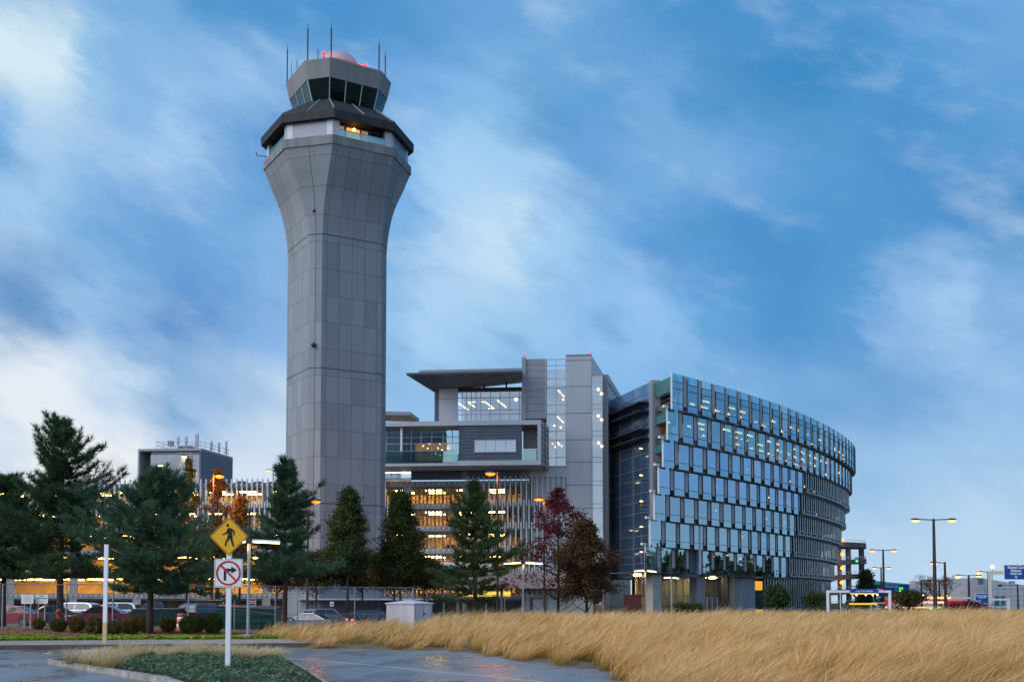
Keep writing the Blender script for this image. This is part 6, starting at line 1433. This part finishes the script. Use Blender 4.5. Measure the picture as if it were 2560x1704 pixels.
def car(label, kind, col_, x, y, z, rz, lit=False, group='cars parked behind the fence'):
    L_, W, Hh, body, gh = PROF[kind]
    T = thing('parked_car', label, 'car', (x, y, z), group, rz)
    X = lambda u: (u - .5) * L_ * -1                 # nose towards +x
    m = MB(); n = len(body); w = W / 2
    for yy, k in ((-w, .0), (-w + .1, 1), (w - .1, 1), (w, .0)):
        for u, h in body:
            f = 1 if k else .965; m.v.append((X(u) * (1 if k else .985), yy, .55 + (h - .55) * (1 if k else .94)))
    for s in range(3):
        for i in range(n): j = (i + 1) % n; a = s * n; m.f.append((a + i, a + j, a + n + j, a + n + i))
    m.f.append(tuple(range(n - 1, -1, -1))); m.f.append(tuple(3 * n + i for i in range(n)))
    m.build('body', PAINT[col_], T, local=True, smooth=False)
    zb = gh[0][1]; gw = lambda h: w - .1 - (h - zb) * .36
    m = MB(); n = len(gh); m.v = [(X(u), -gw(h), h) for u, h in gh] + [(X(u), gw(h), h) for u, h in gh]
    m.f = [tuple(range(n)), tuple(2 * n - 1 - i for i in range(n))] + [(i, i + n, (i + 1) % n + n, (i + 1) % n) for i in range(n)]
    m.build('cabin', PAINT[col_], T, local=True)
    c = (sum(p[0] for p in gh) / n, zb + (Hh - zb) * .48)
    ins = [(c[0] + (u - c[0]) * .86, c[1] + (h - c[1]) * .76) for u, h in gh]; half = [sorted(ins)[0], None]
    for s in (-1, 1):
        for lo, hi in ((-.01, .495), (.515, 1.01)):     # front and rear side window, split by the pillar
            um = gh[0][0] + (gh[-1][0] - gh[0][0]) * .5; P_ = []
            for i in range(n):
                a, b = ins[i], ins[(i + 1) % n]; q0 = gh[0][0] + (gh[-1][0] - gh[0][0]) * (lo if lo > 0 else -1); q1 = gh[0][0] + (gh[-1][0] - gh[0][0]) * (hi if hi < 1 else 2)
                if q0 <= a[0] <= q1: P_.append(a)
                for q in (q0, q1):
                    if (a[0] - q) * (b[0] - q) < 0: t = (q - a[0]) / (b[0] - a[0]); P_.append((q, a[1] + (b[1] - a[1]) * t))
            if len(P_) < 3: continue
            mw = MB(); mw.v = [(X(u), s * (gw(h) + .012), h) for u, h in P_]; mw.f = [tuple(range(len(P_)))]; mw.build('side_window', CARGLASS, T, local=True)
    def screen(i, nm):
        (u0, h0), (u1, h1) = gh[i], gh[i + 1]; a = .1; q = [(u0 + (u1 - u0) * t, h0 + (h1 - h0) * t) for t in (a, 1 - a)]; d = Vector((-(h1 - h0), 0, -(u1 - u0) * L_)).normalized() * .014
        if i > 0: d = Vector(((h1 - h0), 0, (u1 - u0) * L_)).normalized() * -.014
        mw = MB(); sg = 1 if i == 0 else -1; d = Vector((sg * .014, 0, .01)); mw.quad(*[Vector((X(u), yy, h)) + d for u, h, yy in ((q[0][0], q[0][1], -gw(q[0][1]) + .1), (q[0][0], q[0][1], gw(q[0][1]) - .1), (q[1][0], q[1][1], gw(q[1][1]) - .1), (q[1][0], q[1][1], -gw(q[1][1]) + .1))]); mw.build(nm, CARGLASS, T, local=True)
    screen(0, 'windscreen'); screen(n - 2, 'rear_window')
    r = .33 if kind == 'sedan' else .37
    for u in (.19, .80):
        for s in (-1, 1):
            t = MB().tube([(X(u), s * (w - .2), r), (X(u), s * (w + .012), r)], r, 18).build('wheel', MT['black_rubber'], T, local=True)
            k = MB().tube([(X(u), s * (w - .03), r), (X(u), s * (w + .016), r)], r * .28, 10)
            for i in range(5): a = i * 2 * math.pi / 5; k.bar((X(u), s * (w + .012), r), (X(u) + math.cos(a) * r * .64, s * (w + .012), r + math.sin(a) * r * .64), .06, .012)
            for i in range(16): a, b = i * math.pi / 8, (i + 1) * math.pi / 8; k.hexa([(X(u) + math.cos(q) * rr, s * (w + dd), r + math.sin(q) * rr) for dd in (.008, .018) for rr, q in ((r * .58, a), (r * .68, a), (r * .68, b), (r * .58, b))])
            k.build('rim', RIM, t, local=True)
    for s in (-1, 1):
        MB().box(X(.012) - .22, s * (w - .36) - .2, .66, X(.012) + .03, s * (w - .36) + .2, .78).build('headlight', HEADL, T, local=True)
        h = body[6][1]; MB().box(X(.99) - .03, s * (w - .3) - .2, h - .24, X(.99) + .06, s * (w - .3) + .17, h - .07).build('tail_light', TAIL_ON if lit else TAIL, T, local=True)
        MB().box(X(.31) - .09, s * (w + .02) - .1, zb + .04, X(.31) + .09, s * (w + .02) + .1, zb + .17).build('mirror', PAINT[col_], T, local=True)
    MB().box(X(1) - .012, -.26, .52, X(1) + .03, .26, .63).build('number_plate', WHT, T, local=True)
    for i, s in enumerate((-1, 1)): MB().bar((X(.42), s * (w + .006), zb - .12), (X(.46), s * (w + .006), zb - .12), .03, .03).build('door_handle', PAINT[col_], T, local=True)
    return T
def cx(px, Y): return P(px, 1505, Y).x
def lz(x, y): return float(lot_h(np.array(x), np.array(y)))
for lab, kind, c, px, Y, rz, lit in (
    ('burgundy sedan seen from its side behind the white pole', 'sedan', 'burgundy', 252, 80, R(180), False),
    ('red car partly cut off by the left edge behind the notice boards', 'sedan', 'red', 28, 79, R(175), False),
    ('dark slate sedan between the red car and the burgundy sedan', 'sedan', 'slate', 122, 84, R(205), False),
    ('white crossover behind the bonnet of the burgundy sedan', 'suv', 'white', 182, 90, R(170), False),
    ('second white crossover, roof showing above the burgundy sedan', 'suv', 'white', 283, 92, R(178), False),
    ('blue pickup truck behind the bluish pine trunk', 'pickup', 'blue', 392, 88, R(185), False),
    ('charcoal wagon seen from behind, between two green dumpsters', 'suv', 'charcoal', 512, 80.5, R(70), False),
    ('low silver sedan behind the reddish pine trunk', 'sedan', 'silver', 768, 88, R(170), False),
    ('champagne wagon with lit brake lamps behind the fence', 'suv', 'champagne', 815, 100, R(50), True),
    ('navy wagon with a glowing tail lamp left of the utility cabinet', 'suv', 'navy', 935, 98, R(30), True),
    ('teal grey car hidden behind the utility cabinet', 'sedan', 'teal', 1055, 100, R(180), False)):
    x = cx(px, Y); car(lab, kind, c, x, Y, lz(x, Y) + .01, rz, lit)
for i, (px, Y) in enumerate(((598, 168), (641, 168.5), (676, 169))):
    x = cx(px, Y); car(('teal roofed car on the garage roof nearest the penthouse', 'middle car on the garage roof, its roof just above the parapet', 'car on the garage roof nearest the tower')[i], 'sedan', ('teal', 'slate', 'teal')[i], x, Y, 18.75, R(180), False, 'cars on the garage roof')
g_ = FR; m = MB(); FR.box(m, -88, S3(1310), 18.31, 18.54, -15.3, -10.01); roofdeck = m.build('deck', MT['concrete_dark'], bpy.data.objects['parking_garage'])
for a, k in ((-60, 0), (-52.5, 1), (-45, 2), (-24.5, 1), (-17, 2), (-11, 1), (-15, 3), (-38, 1), (-8, 3), (-21, 3)):
    q = FR.pt(a, 0, -3.4); zt_ = 19.3 - 3.2 * (k + 1) + .3 - .75
    car('car parked inside the lit garage deck, deck %s from the top, bay %s' % (('one', 'two', 'three', 'four')[k], ('far left', 'left', 'centre left', 'middle', 'centre', 'right', 'near centre', 'inner left', 'far right', 'inner right')[[-60, -52.5, -45, -24.5, -17, -11, -15, -38, -8, -21].index(a)]), 'sedan', ('charcoal', 'slate', 'burgundy', 'navy')[k], q.x, q.y, 19.3 - 3.2 * (k + 1) - .74, R(90 if k % 2 else -90), False, 'cars inside the lit garage')
# ------------------------------------------------------------------ spiral parking ramp
def ramp():
    C = Vector((cx(2052, 258), 262, 0)); Ro = cx(2173, 258) - C.x; Ri = Ro - 6
    T = thing('parking_ramp', 'open concrete spiral parking ramp with orange lamps beside the glass wing', 'parking ramp', (C.x, C.y, 0))
    RC = M('ramp_concrete', (.13, .105, .095), .85, var=.3, scale=.5, streak=True); MT['ramp_concrete'] = RC
    n = 40; A0, A1 = R(150), R(372)
    for k, z in enumerate((16.0, 12.5, 9.2, 5.9, 2.8)):
        m = MB(); b = MB(); rl = MB()
        for i in range(n):
            a0, a1 = A0 + (A1 - A0) * i / n, A0 + (A1 - A0) * (i + 1) / n
            dz = lambda a: (0 if k == 0 else -.75 * (math.cos(a - R(360)) * -1 + 1))
            p = lambda r, a, zz: (C.x + r * math.cos(a), C.y + r * math.sin(a), zz + dz(a))
            m.hexa([p(Ri, a0, z - 1.5), p(Ro, a0, z - 1.5), p(Ro, a1, z - 1.5), p(Ri, a1, z - 1.5), p(Ri, a0, z - 1.1), p(Ro, a0, z - 1.1), p(Ro, a1, z - 1.1), p(Ri, a1, z - 1.1)])
            b.hexa([p(Ro + .01, a0, z - 1.6), p(Ro + .25, a0, z - 1.6), p(Ro + .25, a1, z - 1.6), p(Ro + .01, a1, z - 1.6), p(Ro + .01, a0, z - .45), p(Ro + .25, a0, z - .45), p(Ro + .25, a1, z - .45), p(Ro + .01, a1, z - .45)])
            rl.bar(p(Ro + .12, a0, z + .1), p(Ro + .12, a1, z + .1), .08); rl.bar(p(Ro + .12, a0, z - .45), p(Ro + .12, a0, z + .1), .06)
        m.build('ramp_deck', MT['concrete_dark'], T); b.build('parapet', RC, T); rl.build('railing', MT['white_steel'], T)
    for px, r, mat in ((2106, Ro - .5, 'ramp_concrete'), (2134, Ro - 5.2, 'bark_light'), (2148, Ro - .6, 'ramp_concrete'), (2170.5, Ro - .45, 'ramp_concrete'), (2080, Ro - .5, 'ramp_concrete')):
        x = cx(px, 258) ; u = max(-1, min(1, (x - C.x) / r)); y = C.y - r * math.sqrt(1 - u * u); MB().box(x - .42, y - .3, -.3, x + .42, y + .3, 14.4).build('column', MT[mat], T)
    for px, py in ((2106, 1349), (2105.5, 1384.5), (2105, 1419), (2104, 1455), (2069, 1460)):
        q = P(px, py, C.y - Ro - .6); s_ = MB().box(q.x - .1, q.y, q.z - .1, q.x + .1, q.y + 3, q.z + .2).build('lamp_bracket', MT['dark_metal'], T); MB().ball(q, .42 if px > 2080 else .6, n=10).build('lamp', EM('ramp_sodium' + str(py), (1, .2, .02), 3.2), s_)
    q = P(2142, 1400, C.y - Ro + 2); MB().box(q.x - .35, q.y, q.z - .6, q.x + .35, q.y + .5, q.z + .6).build('signal_box', MT['dark_metal'], T); MB().ball(q + Vector((0, -.05, -.1)), .26, n=8).build('signal_light', EM('green_light', (.05, 1, .2), 3), T)
ramp()
# ------------------------------------------------------------------ signs on the right
def W(px, py, Y): return P(px, py, Y)
def portal():
    Y = 112; a = W(2070, 1477.5, Y); b = W(2225, 1477.5, Y); T = thing('sign_portal', 'white portal frame carrying the blue Long Term Garage sign', 'sign gantry', ((a.x + b.x) / 2, Y, 0)); t = .11
    for p in (a, b): MB().box(p.x - t, Y, -.2, p.x + t, Y + .22, a.z + t).build('post', MT['white_paint'], T)
    MB().box(a.x + t, Y + .01, a.z - t, b.x - t, Y + .21, a.z + t).build('beam', MT['white_paint'], T)
    p, q = W(2125, 1471, Y), W(2194, 1481.5, Y); s = MB().box(p.x, Y - .16, q.z, q.x, Y - .002, p.z).build('sign_face', BLU, T)
    text('Long Term Garage', .22, WHT, s, ((p.x + q.x) / 2, Y - .165, (p.z + q.z) / 2), XE, bold=.004)
    u = W(2194, 1484.6, Y); MB().box(p.x, Y - .17, u.z, q.x, Y, q.z - .004).build('yellow_strip', EM('yellow_glow', (1, .55, .03), .9), T)
    for px in (2140, 2163, 2180, 2192): w_ = W(px, 1486.2, Y); MB().ball(w_ + Vector((0, -.2, 0)), .07, n=8).build('down_light', EM('down_light' + str(px), (1, .8, .35), 8), T)
    p, q = W(2121.5, 1506.5, Y), W(2190, 1510.5, Y); cb = MB().tube([(p.x, Y - .3, (p.z + q.z) / 2), (q.x, Y - .3, (p.z + q.z) / 2)], .085, 8).build('clearance_bar', EM('bar_yellow', (1, .6, .04), .75), T)
    for x in (p.x + .3, q.x - .3): MB().tube([(x, Y - .3, p.z), (x, Y - .1, u.z)], .012, 4).build('hanger', MT['galv'], cb)
    x = W(2102, 1505, Y).x; MB().tube([(x, Y + .1, -.2), (x, Y + .1, a.z - t)], .05, 6).build('centre_post', MT['white_steel'], T)
portal()
def entry():
    Y = 152; a = W(2213, 1500, Y); b = W(2417, 1508.5, Y); T = thing('garage_entry_canopy', 'red banded Short Term Garage entry canopy with glowing yellow edge', 'entry canopy', ((a.x + b.x) / 2, Y, 0))
    f = MB().box(a.x, Y, b.z, b.x, Y + .3, a.z).build('red_fascia', EM('red_sign_glow', (.8, .012, .02), .7), T)
    text('Short-Term Garage', .42, EM('sign_letters', (1, .95, .9), 1.1), f, (W(2330, 1504, Y).x, Y - .006, (a.z + b.z) / 2), XE, bold=.014)
    p, q = W(2292, 1491, Y), W(2433, 1496, Y); MB().box(p.x, Y + .4, q.z, q.x, Y + 6, p.z).build('roof_edge', M('cream_fascia', (.7, .62, .5), .5, var=.05), T)
    e = MB().box(p.x, Y + .35, q.z, W(2380, 1491, Y).x, Y + .395, p.z).build('glowing_edge', EM('edge_glow', (1, .52, .12), 1.3), T)
    text('LEFT LANE', .3, EM('yellow_letters', (1, .75, .05), 1.6), e, (W(2322, 1493, Y).x, Y + .34, (p.z + q.z) / 2), XE) if False else None
    for px in (2312, 2340, 2369): w_ = W(px, 1487.5, Y); o = MB().tube([(w_.x, Y + .6, p.z - .02), (w_.x, Y + .6, w_.z)], .03, 5).build('lamp_stem', MT['galv'], T); MB().ball((w_.x, Y + .6, w_.z), .18, n=8).build('lamp', EM('top_lamp' + str(px), (1, .72, .4), 8), o)
    p, q = W(2212, 1516, Y), W(2387, 1518.6, Y); MB().tube([(p.x, Y - .2, (p.z + q.z) / 2), (q.x, Y - .2, (p.z + q.z) / 2)], .09, 8).build('clearance_bar', EM('bar_yellow_lit', (1, .62, .02), 1.0), T)
    for px in (2216, 2290, 2355, 2385, 2412, 2430): x = W(px, 1505, Y).x; MB().box(x - .12, Y + .8, -.2, x + .12, Y + 1.05, b.z + .02).build('post', MT['dark_siding'], T)
    MB().box(a.x, Y + .31, b.z + .02, W(2433, 0, Y).x, Y + 6, b.z + .2).build('soffit', MT['white_steel'], T)
    p, q = W(2418, 1501, Y), W(2433, 1508, Y); MB().box(p.x, Y + .05, q.z, q.x, Y + .3, p.z).build('blue_panel', BLU, T)
    for px, c in ((2325, 'booth_cream'),): x = W(px, 1505, Y).x; MB().box(x - .8, Y + 1, -.2, x + .8, Y + 2.5, W(px, 1521, Y).z).build('booth', M(c, (.5, .45, .38), .6), T)
    o = W(2325, 1520, Y); MB().ball((o.x, Y - .1, o.z), .12, n=8).build('signal_light', EM('green_signal', (.1, 1, .5), 3), T)
entry()
for i, (pa, pb) in enumerate((((2190, 1512), (2212, 1530)), ((2262, 1522), (2290, 1532)))):
    Y = 140 + i * 4; a, b = W(*pa, Y), W(*pb, Y); T = thing('barrier_arm', ('striped white barrier arm by the white portal', 'striped white barrier arm before the red garage sign')[i], 'barrier', (b.x, Y, 0), 'barrier arms'); m = MB().bar(a, b, .3, .1).build('arm', WHT, T); r = MB()
    for k in range(1, 6, 2): r.bar(a.lerp(b, k / 6) - Vector((0, .06, 0)), a.lerp(b, (k + .7) / 6) - Vector((0, .06, 0)), .31, .1)
    r.build('stripe', MT['dark_siding'], m); MB().box(b.x - .3, Y, -.2, b.x + .3, Y + .5, b.z + .25).build('drive_box', MT['white_paint'], T)
def blueboard():
    Y = 205; a, b = W(2172, 1460, Y), W(2273, 1490, Y); T = thing('parking_board', 'big blue parking board with green and red lane signals', 'sign board', ((a.x + b.x) / 2, Y, 0)); f = MB().box(a.x, Y, b.z, b.x, Y + .5, a.z).build('board', BLU, T)
    text('Parking Center', .5, WHT, f, (W(2227, 1464.5, Y).x, Y - .01, W(0, 1464.5, Y).z), XE, bold=.012)
    for px0, px1, c in ((2191, 2198, (.05, 1, .15)), (2197, 2206, (1, .02, .08)), (2238, 2243, (.02, .25, .35)), (2248, 2257, (.1, 1, .15))):
        rows = 3 if px0 > 2230 else 1; o = MB()
        for r in range(rows): p, q = W(px0, (1468 if rows > 1 else 1469 + (3 if c[0] > .5 else 0)) + 3.4 * r, Y), W(px1, (1470.3 if rows > 1 else 1472 + (3 if c[0] > .5 else 0)) + 3.4 * r, Y); o.box(p.x, Y - .05, q.z, q.x, Y - .004, p.z)
        o.build('signal_panel', EM('signal%d' % px0, c, 1.6 if c[1] != .25 else .5), f)
    for px in (2185, 2230, 2262): x = W(px, 1505, Y).x; MB().box(x - .2, Y + .1, -.2, x + .2, Y + .4, b.z).build('post', MT['galv'], T)
    a, b = W(2273.5, 1468, Y + 8), W(2320, 1500, Y + 8); MB().box(a.x, Y + 8, b.z, b.x, Y + 9, a.z).build('white_wing', MT['white_steel'], T)
blueboard()
def rental():
    Y = 130; x0, x1 = W(2474, 1505, Y).x, W(2480.5, 1505, Y).x; T = thing('rental_car_sign', 'blue Rental Car Return sign on a cream cantilever post', 'direction sign', (x0, Y, 0)); cm = M('cream_post', (.62, .60, .5), .5, var=.06)
    zt = W(0, 1426, Y).z; MB().box(x0, Y, -.2, x1, Y + .3, zt).build('post', cm, T); MB().box(x1 + .003, Y + .02, W(0, 1435, Y).z, W(2600, 0, Y).x, Y + .28, zt).build('arm', cm, T)
    a, b = W(2509.5, 1412, Y), W(2568, 1447, Y); f = MB().box(a.x, Y - .12, b.z, b.x, Y - .004, a.z).build('sign_face', BLU, T); xc = (a.x + b.x) / 2
    m = MB(); h = .03
    for q in ((a.x - h, b.z - h, b.x + h, b.z), (a.x - h, a.z, b.x + h, a.z + h), (a.x - h, b.z, a.x, a.z), (b.x, b.z, b.x + h, a.z)): m.box(q[0], Y - .125, q[1], q[2], Y - .01, q[3])
    m.build('border', WHT, f)
    for s, py, sz in (('Rental Car', 1417.5, .44), ('Return', 1425.5, .42), ('Next Left', 1433, .33)): text(s, sz, WHT, f, (xc, Y - .124, W(0, py, Y).z), XE, bold=.016)
    zc = W(0, 1441, Y).z; k = .042; m = plate([(xc + u * k, zc + v * k) for u, v in ((0, -4.4), (4, -.4), (2.4, 1.2), (1, -.1), (1, 4), (-1, 4), (-1, -.1), (-2.4, 1.2), (-4, -.4))], Y - .128, Y - .1205); m.build('arrow', WHT, f)
    w_ = W(2527, 1455, Y); MB().box(w_.x - .3, Y - .5, w_.z - .1, w_.x + .3, Y - .1, w_.z + .15).build('sign_lamp', MT['galv'], T)
rental()
def dirsign():
    Y = 132; a, b = W(2438.5, 1483, Y), W(2475.5, 1516.5, Y); T = thing('direction_sign', 'smaller blue sign listing post office and long term garage on a white bent post', 'direction sign', (b.x, Y, 0)); f = MB().box(a.x, Y, b.z, b.x, Y + .1, a.z).build('sign_face', BLU, T); h = .04; m = MB()
    for q in ((a.x - h, b.z - h, b.x + h, b.z), (a.x - h, a.z, b.x + h, a.z + h), (a.x - h, b.z, a.x, a.z), (b.x, b.z, b.x + h, a.z)): m.box(q[0], Y - .005, q[1], q[2], Y + .08, q[3])
    m.build('border', WHT, f); xl = a.x + .32
    for s, py in (('Post Office', 1488.3), ('Drop-Off', 1492.3), ('Long Term', 1507.5), ('Garage', 1511.5)): text(s, .24, WHT, f, (xl, Y - .006, W(0, py, Y).z), XE, align='LEFT', bold=.008)
    for py in (1488.3, 1501.5): z = W(0, py, Y).z; m = MB().lathe([(.09, 0), (.09, .004)], n=10); m.v = [(a.x + .16 + p[0], Y - .003 - p[2], z + p[1]) for p in m.v]; m.build('bullet', WHT, f)
    z = W(0, 1501.5, Y).z; ringplate(xl + .2, z, .1, .15, Y - .008, Y - .002, 20).build('ring_symbol', WHT, f)
    x = W(2487.5, 0, Y).x; za = W(0, 1497.5, Y).z; MB().box(b.x + .045, Y + .02, za - .12, x + .16, Y + .2, za + .12).build('arm', MT['white_paint'], T); MB().box(x - .16, Y + .01, -.2, x + .16, Y + .21, za - .123).build('post', MT['white_paint'], T)
dirsign()
# ------------------------------------------------------------------ terminal and far roofs
def terminal():
    Yk = 230; K = W(2446.4, 1442.5, Yk); T = thing('terminal_building', 'white panelled terminal building with a raking roof and green glass band', 'terminal', (K.x, Yk, 0)); wp = M('terminal_panel', (.52, .52, .55), .5, var=.08, scale=.15)
    zl = W(0, 1442.5, Yk).z; xr = W(2554, 0, Yk).x; zr = W(2554, 1466.6, Yk).z
    m = MB(); pts = [(K.x, -.2), (xr, -.2), (xr, zr), (K.x, zl)]; w = plate(pts, Yk, Yk + 40).build('front_wall', wp, T)
    m = MB()
    for k in range(1, 9): x = K.x + (xr - K.x) * k / 9; m.box(x - .05, Yk - .012, 0, x + .05, Yk + .01, zl + (zr - zl) * k / 9 - .1)
    for py in (1472, 1489, 1500, 1511): z = W(0, py, Yk).z; m.box(K.x, Yk - .014, z - .05, xr, Yk + .01, z + .05)
    m.build('panel_joint', MT['galv'], w)
    a, b = W(2486.6, 1489.6, Yk), W(2513, 1513.7, Yk); o = MB().box(a.x, Yk - .05, b.z, b.x, Yk - .016, a.z).build('window', M('teal_window', (.04, .18, .18), .15, var=.3, scale=.4, spec=.8), T); m = MB().box((a.x + b.x) / 2 - .1, Yk - .1, b.z, (a.x + b.x) / 2 + .1, Yk - .052, a.z); m.box(a.x - .3, Yk - .3, b.z - .4, b.x + .3, Yk - .02, b.z - .1); m.build('frame', MT['white_steel'], o)
    MB().box(xr + .05, Yk + 1, -.2, xr + 60, Yk + 30, zr - 1.2).build('side_wing', wp, T)
    # left flank recedes from the corner
    Fl = W(2336, 1466, 330); e = Vector((K.x - Fl.x, Yk - 330, 0)); F5 = Frame((Fl.x, 330), (e.x, e.y)); Ln = e.length; z0, z1 = Fl.z, zl
    def slab(a0, a1, f0, f1, m_, nm, d=0):
        z_ = lambda a, f: -.2 + (z0 + (z1 - z0) * a / Ln + .2) * f
        q = MB(); q.hexa([F5.pt(a0, z_(a0, f0), d), F5.pt(a1, z_(a1, f0), d), F5.pt(a1, z_(a1, f0), d - 1), F5.pt(a0, z_(a0, f0), d - 1), F5.pt(a0, z_(a0, f1), d), F5.pt(a1, z_(a1, f1), d), F5.pt(a1, z_(a1, f1), d - 1), F5.pt(a0, z_(a0, f1), d - 1)]); return q.build(nm, m_, T)
    slab(0, Ln, 0, .58, wp, 'flank_wall'); slab(0, Ln, .58, .8, M('flank_window', (.35, .42, .48), .2, var=.1, scale=.1), 'window_band'); slab(0, Ln, .8, .97, M('green_glass_band', (.02, .14, .13), .15, var=.3, scale=.2, spec=.8), 'glass_band', .1); slab(0, Ln, .97, 1.0, MT['white_steel'], 'roof_edge', .3)
    for k in range(8): a = Ln * (k + .5) / 8; slab(a - .6, a + .6, 0.0, .8, MT['dark_siding'] if k % 2 else MT['galv'], 'pier', .15)
terminal()
def farhall():
    T = thing('far_terminal_hall', 'long low hall with a teal glass roofline behind the blue parking board', 'terminal', (cx(2240, 310), 310, 0)); Y = 310
    pts = [(2150, 1449), (2180, 1450), (2272, 1459), (2330, 1466)]
    for (pa, ya), (pb, yb) in zip(pts[:-1], pts[1:]):
        a, b = W(pa, ya, Y), W(pb, yb, Y); MB().hexa([(a.x, Y, a.z - 1.9), (b.x, Y, b.z - 1.3), (b.x, Y + 3, b.z - 1.3), (a.x, Y + 3, a.z - 1.9), (a.x, Y, a.z), (b.x, Y, b.z), (b.x, Y + 3, b.z), (a.x, Y + 3, a.z)]).build('glass_roof', M('teal_roof', (.03, .2, .19), .2, var=.3, scale=.15, spec=.7) if pa < 2260 else MT['dark_siding'], T)
        MB().hexa([(a.x, Y + .5, -.3), (b.x, Y + .5, -.3), (b.x, Y + 2.9, -.3), (a.x, Y + 2.9, -.3), (a.x, Y + .5, a.z - 1.91), (b.x, Y + .5, b.z - 1.31), (b.x, Y + 2.9, b.z - 1.31), (a.x, Y + 2.9, a.z - 1.91)]).build('wall', MT['light_panel'], T)
farhall()
T = thing('corten_wall', 'rust red metal screen wall at the left foot of the glass wing', 'screen wall', (cx(1582, 134), 134, 0)); a, b = W(1560, 1485, 134), W(1604, 1514, 134); MB().box(a.x, 134, -.3, b.x, 134.4, a.z - .1).build('panel', M('corten', (.09, .022, .016), .7, var=.35, scale=1.2), T); MB().box(a.x, 133.95, a.z - .1, b.x, 134.45, a.z).build('cap', MT['bark_light'], T)
T = thing('low_barrier', 'dark low roadside rail at the right edge under the unlit lamp', 'guard rail', (cx(2540, 150), 150, 0)); a, b = W(2503, 1523, 150), W(2600, 1525, 150); MB().box(a.x, 150, a.z - .25, b.x + 10, 150.2, a.z + .05).build('rail', MT['dark_metal'], T)
for i in range(6): x = a.x + .4 + i * 2.4; MB().box(x - .07, 150.05, -.2, x + .07, 150.18, a.z - .255).build('post', MT['galv'], T)
T = thing('speed_sign', 'small white speed sign reading 25 under the blue direction sign', 'road sign', (cx(2476, 120), 120, 0)); q = W(2477, 1521, 120); p = MB().box(q.x - .3, 119.96, q.z - .3, q.x + .3, 120, q.z + .3).build('plate', WHT, T); text('25', .42, BLK, p, (q.x, 119.955, q.z), XE, bold=.008); MB().box(q.x - .04, 120.003, 0, q.x + .04, 120.06, q.z + .25).build('post', MT['galv'], T)
